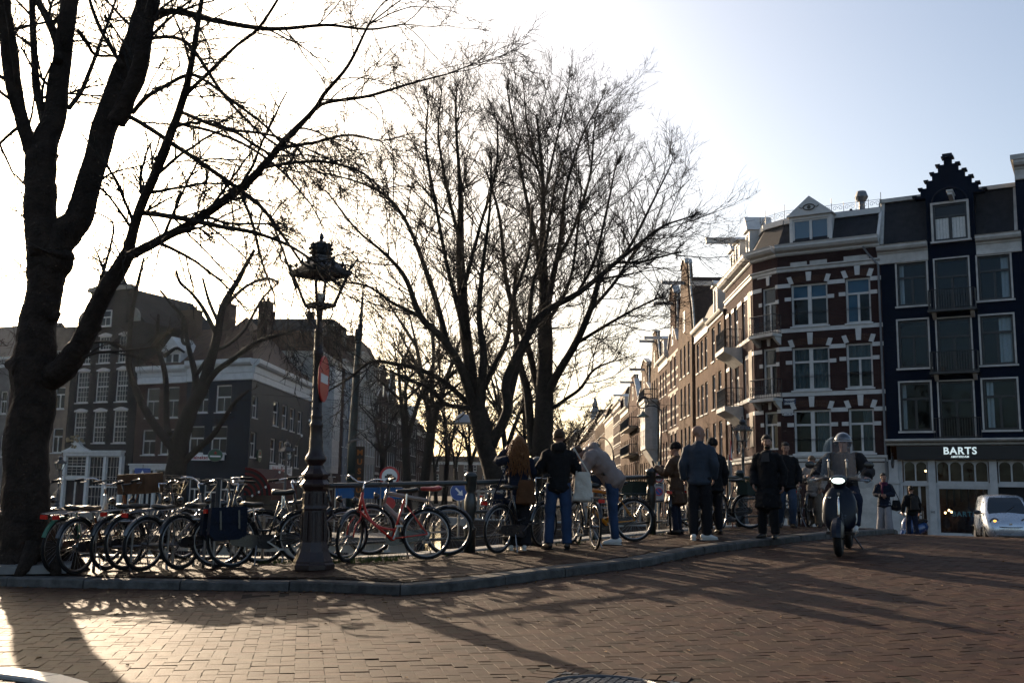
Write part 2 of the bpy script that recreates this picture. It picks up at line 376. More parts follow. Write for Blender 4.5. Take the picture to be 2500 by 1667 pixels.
# stone coping along the back edge, stone by stone
def stone_run(name, line, width, top, depth, piece, mt, parent, zf, start=0.0, gap=0.008, cham=0.02, taper=0.0):
 s = np.concatenate([[0], np.cumsum(np.linalg.norm(np.diff(line, axis=0), axis=1))]); inn = offset_line(line, width)
 u = start; rr = random.Random(5)
 while u < s[-1] - 0.2:
  L = piece * rr.uniform(.8, 1.2); v = min(u + L, s[-1]); m = max(3, int((v - u) / 0.3) + 1)
  q = np.linspace(u + gap, v - gap, m); mb = MB(); ring = []; dz = rr.uniform(-.006, .006); dw = rr.uniform(-.008, .008)
  for a in q:
   o = np.array([np.interp(a, s, line[:, i]) for i in (0, 1)]); p = np.array([np.interp(a, s, inn[:, i]) for i in (0, 1)])
   d = (p - o) / np.linalg.norm(p - o); o = o + d * dw; z = zf(o[0], o[1]) + top + dz
   w = np.linalg.norm(p - o)
   ring.append([(*(o), z - depth), (*(o + d * taper * .6), z - cham), (*(o + d * (cham + taper)), z), (*(o + d * (w - .01)), z), (*(o + d * w), z - .012), (*(o + d * w), z - depth)])
  R_ = np.array(ring).reshape(-1, 3); k = 6
  f = [(i * k + j, i * k + (j + 1) % k, (i + 1) * k + (j + 1) % k, (i + 1) * k + j) for i in range(m - 1) for j in range(k)]
  mb.add(R_, f); mb.poly(R_[:k][::-1]); mb.poly(R_[-k:])
  mb.build(name, mt, parent); u = v
kerb = tag(empty('kerb'), kind='structure')
stone_run('kerb_stone', front, 0.30, 0.10, 0.2, 1.15, BLUESTONE, kerb, road_z, taper=.012)
coping = tag(empty('quay_coping'), kind='structure')
stone_run('coping_stone', offset_line(back, -0.02), 0.34, 0.12, 0.28, 1.3, mat('pale_coping_stone', (.34, .33, .31), .6, 0, .2, 5, .3, 60, island=.12), coping, road_z)
# traffic island at the lower left: pale kerb round a patch of bricks
isl_o = [ground(x, y, .1)[:2] for x, y in [(-330, 1640), (-200, 1630), (-90, 1626), (0, 1627), (76, 1634), (134, 1641), (201, 1656), (232, 1668), (260, 1690), (270, 1720)]]
isl = resample(spline(isl_o, 120), 160)
ik = tag(empty('kerb'), kind='structure')
stone_run('kerb_stone', isl[::-1], 0.20, 0.10, 0.16, 1.0, mat('pale_granite', (.42, .41, .39), .5, 0, .12, 30, .2, 90), ik, road_z, gap=.006)
ip = np.vstack([offset_line(isl[::-1], .19), [(-3.4, 4.2), (-4.4, 4.6)]])
mi_ = MB(); mi_.poly([(a, b, road_z(a, b) + .075) for a, b in ip])
island = tag(mi_.build('traffic_island', JOINT), kind='structure')
# bricks
def brick_template(L, W):
 i = .001
 def ring(dx, dy, z): return [(-dx, -dy, z), (dx, -dy, z), (dx, dy, z), (-dx, dy, z)]
 v = ring(L / 2 - i, W / 2 - i, 0) + ring(L / 2 - .0003, W / 2 - .0003, -.0008) + ring(L / 2, W / 2, -.03)
 f = [(0, 1, 2, 3)] + [(4 * k + 4 + a, 4 * k + 4 + (a + 1) % 4, 4 * k + (a + 1) % 4, 4 * k + a) for k in range(2) for a in range(4)]
 return np.array(v), np.array(f)
def lay(parent, pos, ang, zf, zoff, L, W, mt, label, nmax=300, jit=1.0):
 """pos (n,2) centres, ang (n) headings; the nmax that show largest become objects, the rest one stuff part"""
 n = len(pos); tv, tf = brick_template(L, W)
 e = .05; z0 = zf(pos[:, 0], pos[:, 1]); gxs = (zf(pos[:, 0] + e, pos[:, 1]) - z0) / e; gys = (zf(pos[:, 0], pos[:, 1] + e) - z0) / e
 tilt = RNG.normal(0, .006 * jit, (n, 2)); dz = RNG.normal(0, .0014 * jit, n); a = ang + RNG.normal(0, .012, n)
 p3 = np.column_stack([pos + RNG.normal(0, .0012, (n, 2)), z0 + zoff + dz])
 d = p3 - EYE; zc = d @ _f; px = 1250 + FPX * (d @ _r) / zc; py = 833.5 - FPX * (d @ _u) / zc
 vis = (px > 0) & (px < 2500) & (py < 1667) & (py > 0) & (zc > 0)
 order = np.argsort(np.where(vis, zc, 1e9)); pick = order[:nmax]; pick = pick[vis[pick]]
 rest = np.setdiff1d(np.arange(n), pick)
 ca, sa = np.cos(a), np.sin(a)
 def place(idx):
  x = tv[None, :, 0] * ca[idx, None] - tv[None, :, 1] * sa[idx, None]; y = tv[None, :, 0] * sa[idx, None] + tv[None, :, 1] * ca[idx, None]
  z = tv[None, :, 2] + x * (gxs[idx] + tilt[idx, 0])[:, None] + y * (gys[idx] + tilt[idx, 1])[:, None]
  return np.stack([x + p3[idx, 0, None], y + p3[idx, 1, None], z + p3[idx, 2, None]], -1)
 v = place(rest).reshape(-1, 3); f = (tf[None] + (np.arange(len(rest)) * len(tv))[:, None, None]).reshape(-1, 4)
 tag(MB().add(v, f).build(label, mt, parent), kind='stuff')
 me = MB().add(tv, tf).mesh('single_brick'); me.materials.append(mt)
 for i in pick:
  o = link(label, me, None, parent, p3[i])
  nrm = Vector((-gxs[i] - tilt[i, 0], -gys[i] - tilt[i, 1], 1)).normalized()
  o.rotation_mode = 'QUATERNION'
  o.rotation_quaternion = Vector((0, 0, 1)).rotation_difference(nrm) @ Euler((0, 0, a[i])).to_quaternion()
def herring(th, a, xr, yr):
 e1 = np.array([math.cos(th), math.sin(th)]); e2 = np.array([-math.sin(th), math.cos(th)])
 R_ = max(abs(v) for v in xr + yr) * 1.6; N = int(R_ / a)
 i, j = np.meshgrid(np.arange(-N, N), np.arange(-N, N)); i = i.ravel(); j = j.ravel(); c = (i - j) % 4
 H = c == 0; Vv = c == 3
 ph = np.stack([(i[H] + 1) * a, (j[H] + .5) * a], 1); pv = np.stack([(i[Vv] + .5) * a, (j[Vv] + 1) * a], 1)
 q = np.vstack([ph, pv]); ang = np.concatenate([np.full(len(ph), th), np.full(len(pv), th + PI / 2)])
 p = q[:, :1] * e1 + q[:, 1:] * e2
 k = (p[:, 0] > xr[0]) & (p[:, 0] < xr[1]) & (p[:, 1] > yr[0]) & (p[:, 1] < yr[1])
 return p[k], ang[k]
MH = ground(1455, 1652)[:2] + np.array([0.02, -0.36])
pos, ang = herring(math.radians(11.6), .1, (-12.5, 17.5), (4.6, 27))
az = np.abs(pos[:, 0]) < (pos[:, 1] * .56 + 2.6)
pos, ang = pos[az], ang[az]
sf = side_of(front, pos[:, 0], pos[:, 1]); si = side_of(isl[::-1], pos[:, 0], pos[:, 1])
dm = np.abs((pos - MH) @ np.array([[.94, -.34], [.34, .94]]).T).max(1)
nearisl = (pos[:, 0] < -1.9) & (pos[:, 1] < 7.4)
k = (sf < -.05) & (~(nearisl & (si > -.05)) ) & (dm > .60)
lay(road, pos[k], ang[k], road_z, 0.0, .1976, .0976, BRICK, 'brick', 300)
# bricks set square round the manhole
A = math.radians(-20); sq = []
for s_ in range(4):
 b = A + s_ * PI / 2; d = np.array([math.cos(b), math.sin(b)]); e = np.array([-d[1], d[0]])
 for q in range(-4, 5):
  sq.append((*(MH + d * .485 + e * q * .104), b))
sq = np.array(sq)
lay(road, sq[:, :2], sq[:, 2], road_z, 0.001, .19, .096, BRICK, 'brick', 40)
# island bricks, laid on edge in thin courses
ii, jj = np.meshgrid(np.arange(-20, 25), np.arange(-60, 60)); q = np.stack([(ii.ravel() + .5 * (jj.ravel() % 2)) * .205 - 4.2, jj.ravel() * .055 + 5.6], 1)
s2 = side_of(isl[::-1], q[:, 0], q[:, 1]); k = (s2 > .24) & (s2 < 2.5) & (q[:, 1] > 5.0)
if k.sum(): lay(island, q[k], np.zeros(k.sum()), road_z, .085, .198, .049, PBRICK, 'brick', 60)
# pavement bricks: courses across the walk
ii, jj = np.meshgrid(np.arange(-130, 130), np.arange(-200, 200)); th = math.radians(24)
q = np.stack([(ii.ravel() + .5 * (jj.ravel() % 2)) * .2, jj.ravel() * .1], 1); e1 = np.array([math.cos(th), math.sin(th)]); e2 = np.array([-e1[1], e1[0]])
q = q[:, :1] * e1 + q[:, 1:] * e2 + np.array([0, 15.0])
k = (q[:, 0] > -12) & (q[:, 0] < 9) & (q[:, 1] > 10.5) & (q[:, 1] < 27); q = q[k]
k = (side_of(front, q[:, 0], q[:, 1]) > .36) & (side_of(back, q[:, 0], q[:, 1]) < -.06); q = q[k]
lay(pavement, q, np.full(len(q), th), walk_z, 0.0, .1976, .0976, PBRICK, 'brick', 300, jit=1.2)
lay_tufts = None
# dead leaves and grit caught in the gutter and scattered on the bricks
lv = MB(); LEAF = mat('dead_leaf', (.14, .075, .03), .8, 0, .4, 30, island=.4)
for i in range(420):
 if i < 300: u = RNG.uniform(.02, .8); p = front[int(u * 399)] + np.array([RNG.normal(0, .05), -.05 - abs(RNG.normal(0, .10))])
 else: y = RNG.uniform(6.8, 15); p = np.array([RNG.uniform(-.55, .55) * y, y])
 if 0 < side_of(front, [p[0]], [p[1]])[0] < .35: continue
 zb = (walk_z if side_of(front, [p[0]], [p[1]])[0] > 0 else road_z)(*p) + .006; a = RNG.uniform(0, 6.28); L_ = RNG.uniform(.012, .035); c, s_ = math.cos(a) * L_, math.sin(a) * L_; t = RNG.uniform(.002, .012)
 lv.add([(p[0] + c, p[1] + s_, zb), (p[0] - s_ * .5, p[1] + c * .5, zb + t), (p[0] - c, p[1] - s_, zb), (p[0] + s_ * .5, p[1] - c * .5, zb + t)], [(0, 1, 2), (0, 2, 3)])
tag(lv.build('fallen_leaves', LEAF), 'dry brown leaf scraps in the gutter and on the road bricks', kind='stuff')
# manhole cover
mz = road_z(*MH)
mh = empty('manhole_cover', (MH[0], MH[1], mz), A, 'round cast iron manhole cover with a waffle grid set in the brick road', 'manhole cover')
CAST = mat('worn_cast_iron', (.11, .11, .115), .38, .6, .3, 12, .3, 60)
fr = MB()
fr.prism([(-.43, -.43, -.03), (.43, -.43, -.03), (.43, .43, -.03), (-.43, .43, -.03)], (0, 0, .024))
for x in np.arange(-.40, .41, .05):
 for s_ in (-1, 1):
  if abs(x) > .30: fr.box(x - .016, x + .016, s_ * .39 - .03, s_ * .39 + .03, -.006, .001)
  if abs(x) > .30: fr.box(s_ * .39 - .03, s_ * .39 + .03, x - .016, x + .016, -.006, .0015)
fr.build('frame', CAST, mh)
rg = MB(); an = np.linspace(0, 2 * PI, 49)[:-1]
rg.tube(np.stack([.375 * np.cos(an), .375 * np.sin(an), 0 * an], 1), .014, 6, closed=True, ref=(0, 0, 1)); rg.build('rim', CAST, mh)
ld = MB(); ld.lathe([(0.355, -.02), (.355, -.004)], 40)
for x in np.arange(-.33, .34, .055):
 for y in np.arange(-.33, .34, .055):
  if x * x + y * y < .335 ** 2 and not (abs(y + .14) < .05 and abs(abs(x) - .12) < .05): ld.box(x - .019, x + .019, y - .019, y + .019, -.006, .003)
ld.build('lid', CAST, mh)
# canal water and far quay walls
WATER = mat('canal_water', (.012, .018, .016), .06, 0, 0, 1, .25, 1.6, spec=.6)
wm = MB(); y0 = 12.0
for (a, b, c, d) in ((-12.3, 4.2, 12, 27.5), (-12.3, -2.2, 27.5, 292)):
 wm.quad((a + SKEW * c, c, -1.75), (b + SKEW * c, c, -1.75), (b + SKEW * d, d, -1.75), (a + SKEW * d, d, -1.75))
water = tag(wm.build('water', WATER), kind='structure')
qw = MB()
def qwall(p0, p1, n=30):
 P = np.array([np.array(p0) * (1 - i / n) + np.array(p1) * i / n for i in range(n + 1)])
 lo = np.column_stack([P, np.full(n + 1, -2.6)]); hi = np.column_stack([P, road_z(P[:, 0], P[:, 1]) + .02])
 qw.add(np.vstack([lo, hi]), np.array([(i, i + 1, n + 2 + i, n + 1 + i) for i in range(n)]))
 return P
sk = lambda sx, y: (sx + SKEW * y, y)
W1 = qwall(sk(-11.5, 13.5), sk(-11.5, 290)); W2 = qwall(sk(-2.7, 27), sk(-2.7, 290)); W3 = qwall(sk(-2.7, 27), sk(3.0, 27)); W4 = qwall(sk(3.0, 17), sk(3.0, 27))
tag(qw.build('quay_wall', WALLB), kind='structure')
c2 = tag(empty('quay_coping'), kind='structure'); CP = MAT['pale_coping_stone']
for P in (resample(W3, 60), resample(W1[:14], 60)):
 stone_run('coping_stone', P if P[0][0] < -5 else P[::-1], .35 if P[0][0] < -5 else -.35, .06, .2, 1.6, CP, c2, road_z)
# grass in the joints at the quay edge
gm = MB(); GR = mat('dry_grass', (.075, .10, .025), .8, 0, .3, 20)
for c in range(320):
 u = RNG.uniform(.05, .62); i = int(u * 399); p = back[i] + RNG.normal(0, .07, 2) + np.array([0, -.42]);
 if RNG.random() < .6: i = int(RNG.uniform(.36, .43) * 399); p = back[i] + RNG.normal(0, .10, 2) + np.array([0, -.42])
 z = walk_z(*p)
 for b in range(5):
  d = RNG.normal(0, .03, 2); h = RNG.uniform(.03, .10); w = .004
  gm.add([(p[0] + d[0] * .3 - w, p[1] + d[1] * .3, z - .01), (p[0] + d[0] * .3 + w, p[1] + d[1] * .3, z - .01), (p[0] + d[0], p[1] + d[1], z + h)], [(0, 1, 2)])
tag(gm.build('grass_tufts', GR), 'short dry grass growing along the quay edge behind the bicycles', kind='stuff')
# ------------------------------------------------------------------ house building kit
def holes_wall(mb, W, H, holes, depth=0.16, x0=0.0, z0=0.0, y=0.0):
 """front wall in the xz plane (facing -y) with rectangular openings and their reveals"""
 xs = sorted({x0, x0 + W, *[min(max(h[0], x0), x0 + W) for h in holes], *[min(max(h[0] + h[2], x0), x0 + W) for h in holes]})
 zs = sorted({z0, z0 + H, *[min(max(h[1], z0), z0 + H) for h in holes], *[min(max(h[1] + h[3], z0), z0 + H) for h in holes]})
 for i in range(len(xs) - 1):
  for j in range(len(zs) - 1):
   cx, cz = (xs[i] + xs[i + 1]) / 2, (zs[j] + zs[j + 1]) / 2
   if any(h[0] < cx < h[0] + h[2] and h[1] < cz < h[1] + h[3] for h in holes): continue
   mb.quad((xs[i], y, zs[j]), (xs[i + 1], y, zs[j]), (xs[i + 1], y, zs[j + 1]), (xs[i], y, zs[j + 1]))
 for (a, b, w, h) in [h[:4] for h in holes]:
  c, d = a + w, b + h; Y = y + depth
  mb.quad((a, y, b), (a, Y, b), (c, Y, b), (c, y, b)); mb.quad((a, y, d), (c, y, d), (c, Y, d), (a, Y, d))
  mb.quad((a, y, b), (a, y, d), (a, Y, d), (a, Y, b)); mb.quad((c, y, b), (c, Y, b), (c, Y, d), (c, y, d))
WCACHE = {}
def window_meshes(style, w, h):
 """meshes of a window of this style: frame (local origin at lower left, outer plane y=0, facing -y) and its panes"""
 key = (style, round(w, 2), round(h, 2))
 if key in WCACHE: return WCACHE[key]
 fr = MB(); panes = []; t = min(.085, w * .11); d0, d1 = .03, .11
 def fbox(a, b, c, d, y0=d0, y1=d1): fr.box(a, b, y0, y1, c, d)
 fbox(0, t, 0, h); fbox(w - t, w, 0, h); fbox(t, w - t, 0, t, d0 + .004, d1); fbox(t, w - t, h - t, h, d0 + .004, d1)
 iw0, iw1, iz0, iz1 = t, w - t, t, h - t
 def pane(a, b, c, d): panes.append(MB().quad((a, .085, c), (b, .085, c), (b, .085, d), (a, .085, d)).mesh('pane'))
 m = t * .55
 if style in ('T', 'TT', 'T1'):
  zt = h * .66; fbox(iw0, iw1, zt - m, zt + m, d0 + .002, d1)
  cuts = {'T': [], 'TT': [w / 2], 'T1': []}[style]
  if style == 'TT': fbox(w / 2 - t, w / 2 + t, iz0, iz1, d0 - .004, d1)
  if style == 'T': fbox(w / 2 - m, w / 2 + m, iz0, zt - m, d0 + .006, d1)
  if style == 'TT':
   for a, b in ((iw0, w / 2 - t), (w / 2 + t, iw1)): pane(a, b, iz0, zt - m); pane(a, b, zt + m, iz1)
  elif style == 'T': pane(iw0, w / 2 - m, iz0, zt - m); pane(w / 2 + m, iw1, iz0, zt - m); pane(iw0, iw1, zt + m, iz1)
  else: pane(iw0, iw1, iz0, zt - m); pane(iw0, iw1, zt + m, iz1)
 elif style == 'double':
  fbox(w / 2 - t * .7, w / 2 + t * .7, iz0, iz1, d0 - .003, d1); pane(iw0, w / 2 - t * .7, iz0, iz1); pane(w / 2 + t * .7, iw1, iz0, iz1)
 elif style == 'grid':
  zt = h * .5; fbox(iw0, iw1, zt - m, zt + m)
  for k in range(1, 4): x = iw0 + (iw1 - iw0) * k / 4; fbox(x - .014, x + .014, iz0, iz1, .07, .10)
  for k in range(1, 6):
   z = iz0 + (iz1 - iz0) * k / 6; fbox(iw0, iw1, z - .014, z + .014, .068, .098)
  pane(iw0, iw1, iz0, zt); pane(iw0, iw1, zt, iz1)
 elif style == 'sash':
  zt = h * .56; fbox(iw0, iw1, zt - m, zt + m); fbox(w / 2 - .018, w / 2 + .018, iz0, zt, .06, .1); pane(iw0, iw1, iz0, zt); pane(iw0, iw1, zt, iz1)
 else:
  zt = h * .62; fbox(iw0, iw1, zt - m, zt + m); pane(iw0, iw1, iz0, iz1)
 WCACHE[key] = (fr.mesh('window_frame'), panes); return WCACHE[key]
def put_window(root, x, z, w, h, style='T', fmat=WHITE, gmat=GLASSD, y=0.06, sill=True, fine=True, curtain=None, arch=0.0, dark=None):
 fm, panes = window_meshes(style, w, h)
 key = (fm.name, fmat.name); me = WCACHE.get(key)
 if me is None: me = fm.copy(); me.materials.clear(); me.materials.append(fmat); WCACHE[key] = me
 o = link('window', me, None, root, (x, y, z))
 if fine:
  for p in panes:
   k2 = (p.name, gmat.name); pm = WCACHE.get(k2)
   if pm is None: pm = p.copy(); pm.materials.clear(); pm.materials.append(gmat); WCACHE[k2] = pm
   link('pane', pm, None, o)
 else:
  k2 = ('all', style, round(w, 2), round(h, 2), gmat.name); pm = WCACHE.get(k2)
  if pm is None: pm = MB().quad((.02, .085, .02), (w - .02, .085, .02), (w - .02, .085, h - .02), (.02, .085, h - .02)).mesh('pane'); pm.materials.append(gmat); WCACHE[k2] = pm
  link('pane', pm, None, o)
 if sill:
  k3 = ('sill', round(w, 2), fmat.name); sm = WCACHE.get(k3)
  if sm is None: sm = MB().box(-.07, w + .07, -.13, .05, -.075, -.003).mesh('sill'); sm.materials.append(fmat); WCACHE[k3] = sm
  link('sill', sm, None, o)
 if curtain:
  mb = MB()
  for (a, b) in curtain:
   n = max(4, int((b - a) * w / .06)); xs = np.linspace(a * w, b * w, n); ys = .2 + .03 * np.sin(np.arange(n) * 1.9) + RNG.normal(0, .006, n)
   for i in range(n - 1): mb.quad((xs[i], ys[i], .05), (xs[i + 1], ys[i + 1], .05), (xs[i + 1], ys[i + 1], h - .05), (xs[i], ys[i], h - .05))
  mb.build('curtain', CURT, o)
 return o
def cornice(root, W, z, prof, mt, x0=-.0, name='cornice', y=0.0, ends=True):
 """moulded band along the front: prof = [(projection, height above z), ...]"""
 mb = MB(); p = [(0.02, prof[0][1])] + list(prof) + [(0.02, prof[-1][1])]
 pts = [(x0, y - a, z + b) for a, b in p]; mb.prism(pts, (W, 0, 0)); return mb.build(name, mt, root)
CORN = [(.05, 0), (.08, .02), (.08, .12), (.06, .14), (.06, .45), (.10, .48), (.12, .55), (.28, .60), (.34, .70), (.34, .80), (.38, .84)]
CORN_S = [(.04, 0), (.06, .03), (.06, .12), (.18, .17), (.24, .25), (.26, .32)]
BAND = [(.03, 0), (.05, .02), (.05, .18), (.03, .20)]
def body(root, W, D, H, wmat, holes, depth=.16, name='wall', back=True):
 mb = MB(); holes_wall(mb, W, H, holes, depth)
 mb.quad((0, D, 0), (0, 0, 0), (0, 0, H), (0, D, H)); mb.quad((W, 0, 0), (W, D, 0), (W, D, H), (W, 0, H)); mb.quad((W, D, 0), (0, D, 0), (0, D, H), (W, D, H))
 return mb.build(name, wmat, root)
def flat_roof(root, W, D, H, mt=None): return MB().quad((0, 0, H), (W, 0, H), (W, D, H), (0, D, H)).build('roof', mt or ZINC, root)
def pitched(root, W, D, H, rise, mt, over=0.0, hip=0.0, axis='x'):
 mb = MB()
 if axis == 'y':   # ridge runs back from the street
  a, b, c, d = (0, over, H), (W, over, H), (W, D, H), (0, D, H); r0, r1 = (W / 2, over + hip, H + rise), (W / 2, D, H + rise)
  mb.quad(b, c, r1, r0); mb.quad(d, a, r0, r1); mb.poly([a, b, r0]); mb.poly([c, d, r1])
 else:
  a, b, c, d = (0, 0, H), (W, 0, H), (W, D, H), (0, D, H); r0, r1 = (hip, D / 2, H + rise), (W - hip, D / 2, H + rise)
  mb.quad(a, b, r1, r0); mb.quad(c, d, r0, r1); mb.poly([b, c, r1]); mb.poly([d, a, r0])
 return mb.build('roof', mt, root)
def chimney(root, x, y, z, w=.6, d=.5, h=1.2, mt=None, pots=2):
 mb = MB(); mb.box(x, x + w, y, y + d, z - 1.0, z + h); mb.box(x - .05, x + w + .05, y - .05, y + d + .05, z + h, z + h + .1)
 for i in range(pots): mb.lathe([(.09, z + h + .1), (.075, z + h + .45)], 8, (x + w * (i + .5) / pots, y + d / 2, 0))
 return mb.build('chimney', mt or MAT.get('chimney_brick') or brick_mat('chimney_brick', (.12, .075, .058), (.09, .06, .045), (.15, .13, .12)), root)
def hoist(root, x, z, L=1.2, mt=WHITE, y=0.0, w=.16, h=.2, hook=True):
 mb = MB(); mb.box(x - w / 2, x + w / 2, y - L, y + .3, z, z + h); mb.box(x - w / 2 - .03, x + w / 2 + .03, y - L - .03, y + .3, z + h + .002, z + h + .04)
 if hook:
  an = np.linspace(0, PI * 1.5, 8); mb.tube(np.stack([np.full(8, x), y - L * .85 + .06 * np.cos(an), z - .12 + .06 * np.sin(an)], 1), .015, 4)
 return mb.build('hoist_beam', mt, root)
def dormer(root, x, y, z, w, h, D=1.6, fmat=WHITE, style='double', rise=.5, gmat=GLASSD, fine=True):
 mb = MB(); t = .14
 mb.box(x - w / 2, x - w / 2 + t, y, y + .15, z, z + h); mb.box(x + w / 2 - t, x + w / 2, y, y + .15, z, z + h); mb.box(x - w / 2 + t, x + w / 2 - t, y, y + .15, z + h - .15, z + h); mb.box(x - w / 2 + t, x + w / 2 - t, y, y + .15, z, z + .1)
 mb.quad((x - w / 2, y + .15, z), (x - w / 2, D + y, z), (x - w / 2, D + y, z + h), (x - w / 2, y + .15, z + h)); mb.quad((x + w / 2, y + .15, z), (x + w / 2, D + y, z), (x + w / 2, D + y, z + h), (x + w / 2, y + .15, z + h))
 if rise: mb.prism([(x - w / 2 - .12, y - .14, z + h), (x + w / 2 + .12, y - .14, z + h), (x, y - .14, z + h + rise)], (0, D + .14, 0))
 else: mb.box(x - w / 2 - .12, x + w / 2 + .12, y - .16, y + D, z + h, z + h + .14)
 d = mb.build('dormer', fmat, root)
 put_window_sub(d, x - w / 2 + t, z + .1, w - 2 * t, h - .25, style, fmat, gmat, y + .02)
 return d
def put_window_sub(part, x, z, w, h, style, fmat, gmat, y):
 fm, panes = window_meshes(style, w, h); mb = fm.copy(); mb.materials.clear(); mb.materials.append(fmat)
 link('window', mb, None, part, (x, y, z))
 pm = MB().quad((.02, .085, .02), (w - .02, .085, .02), (w - .02, .085, h - .02), (.02, .085, h - .02)).mesh('pane'); link('pane', pm, gmat, part, (x, y, z))
def gable(root, W, H, kind, wmat, tmat, depth=.35, rise=3.0):
 """front gable above the eaves: outline by kind, with a lighter capping"""
 c = W / 2
 if kind == 'step':
  n = 6; pts = [(0, 0)]
  for i in range(n): pts += [(c * .86 * i / n, rise * (i + .7) / n), (c * .86 * (i + 1) / n, rise * (i + .7) / n)]
  pts = pts + [(W - x, z) for x, z in pts[::-1]]
 elif kind == 'bell':
  q = spline([(0, 0), (.10 * W, .35 * rise), (.20 * W, .52 * rise), (.25 * W, .78 * rise), (.30 * W, .95 * rise), (.38 * W, 1.06 * rise), (.5 * W, 1.1 * rise)], 12)
  pts = [tuple(a) for a in q] + [(W - x, z) for x, z in q[-2::-1]]
 elif kind == 'neck':
  pts = [(0, 0), (.04 * W, .08 * rise), (.26 * W, .30 * rise), (.28 * W, .8 * rise), (.24 * W, .82 * rise), (.24 * W, .88 * rise), (.36 * W, .98 * rise), (.5 * W, 1.1 * rise)]
  pts = pts + [(W - x, z) for x, z in pts[-2::-1]]
 elif kind == 'spout': pts = [(0, 0), (.34 * W, .85 * rise), (.34 * W, rise), (.66 * W, rise), (.66 * W, .85 * rise), (W, 0)]
 else: pts = [(0, 0), (c, rise), (W, 0)]
 mb = MB(); mb.prism([(x, 0, H + z) for x, z in pts], (0, depth, 0)); g = mb.build('gable', wmat, root)
 cap = MB(); p = [(x, z) for x, z in pts]
 for i in range(len(p) - 1):
  a = np.array([p[i][0], depth / 2 - .03, H + p[i][1]]); b = np.array([p[i + 1][0], depth / 2 - .03, H + p[i + 1][1]])
  if np.linalg.norm(b - a) > .02: cap.bar(a, b, depth + .16, .11 if kind != 'step' else .07, up=(0, 1, 0) if abs(b[2] - a[2]) > abs(b[0] - a[0]) else (0, 0, 1))
 cap.build('capping', tmat, g)
 return g
def railing(mb, pts, h=.9, r=.012, gap=.11, curls=False):
 p = np.asarray(pts, float)
 for z in (0.05, h): mb.tube(p + np.array([0, 0, z]), r * 1.5, 4)
 for a, b in zip(p[:-1], p[1:]):
  L = np.linalg.norm(b - a); n = max(1, int(L / gap))
  for i in range(n + 1):
   q = a + (b - a) * i / n; mb.tube([q, q + np.array([0, 0, h])], r, 4)
   if curls and i < n:
    an = np.linspace(0, 2 * PI, 9)[:-1]; m = a + (b - a) * (i + .5) / n + np.array([0, 0, h * .55]); d = (b - a) / L
    mb.tube(np.array([m + d * gap * .42 * math.cos(t) + np.array([0, 0, gap * .5 * math.sin(t)]) for t in an]), r * .7, 4, closed=True)
    m2 = m - np.array([0, 0, h * .3]); mb.tube(np.array([m2 + d * gap * .42 * math.cos(t) + np.array([0, 0, gap * .5 * math.sin(t)]) for t in an]), r * .7, 4, closed=True)
def text_mesh(txt, size, depth=.01, bold=0.0, spacing=1.0):
 cu = bpy.data.curves.new('lettering', 'FONT'); cu.body = txt; cu.size = size; cu.extrude = depth; cu.offset = bold; cu.space_character = spacing
 cu.align_x = 'CENTER'; cu.align_y = 'CENTER'; cu.resolution_u = 3
 o = bpy.data.objects.new('lettering', cu); COL.objects.link(o); dg = bpy.context.evaluated_depsgraph_get(); me = bpy.data.meshes.new_from_object(o.evaluated_get(dg))
 bpy.data.objects.remove(o); return me
def lettering(txt, size, mt, parent, loc, rot=(PI / 2, 0, 0), depth=.008, bold=0.0, spacing=1.0, name='lettering'):
 me = text_mesh(txt, size, depth, bold, spacing); me.materials.clear(); o = link(name, me, mt, parent, loc); o.rotation_euler = rot; return o
class Plane:
 """A street front: a vertical plane through world point P, running along direction d (to the right as seen from the street)."""
 def __init__(s, P, d):
  s.P = np.array([P[0], P[1], 0.0]); s.d = np.array([d[0], d[1], 0.0]); s.d /= np.linalg.norm(s.d); s.n = np.array([s.d[1], -s.d[0], 0])
 def uz(s, px, py):
  r = ray(px, py); t = ((s.P - EYE) @ s.n) / (r @ s.n); p = EYE + r * t
  return float((p - s.P) @ s.d), float(p[2])
 def pt(s, u): return s.P + s.d * u
 def rz(s): return math.atan2(s.d[1], s.d[0])
# ------------------------------------------------------------------ houses on the right of the bridge
def rect(pl, xl, xr, yt, yb):
 ym, xm = (yt + yb) / 2, (xl + xr) / 2
 u0, u1 = pl.uz(xl, ym)[0], pl.uz(xr, ym)[0]; z0, z1 = pl.uz(xm, yb)[1], pl.uz(xm, yt)[1]
 return u0, z0, u1 - u0, z1 - z0
K0 = at(2160, 900, 44.0)
FA = Plane(K0, (.86, -.51))                                   # front of the corner house and of the dark shop house
DK = mat('navy_black_brick_paint', (.009, .016, .034), .5, 0, .25, 1.8, .3, 14)
DKW = brick_mat('painted_dark_brick', (.009, .018, .040), (.007, .014, .032), (.006, .010, .022), .22, .066, .3)
RB = brick_mat('purple_red_brick', (.072, .034, .033), (.052, .025, .026), (.06, .052, .05), .22, .066, .35)
RB2 = brick_mat('orange_brown_brick', (.15, .080, .048), (.105, .058, .037), (.16, .135, .115), .22, .066, .35)
RB3 = brick_mat('sand_brown_brick', (.17, .10, .062), (.125, .073, .047), (.17, .145, .12), .22, .066, .4)
RB4 = brick_mat('deep_red_brick', (.125, .055, .038), (.09, .04, .03), (.13, .11, .10), .22, .066, .35)
SANDST = mat('pale_sandstone', (.34, .30, .25), .7, 0, .15, 3, .2, 40)
SHOPG = glass_mat('shop_window_glass', (.62, .66, .68), 1.7)
WARM = mat('warm_shop_lamp', (.9, .6, .3), .5, emit=((1.0, .55, .22), 6.0))
def base_z(p): return road_z(p[0], p[1]) - .25
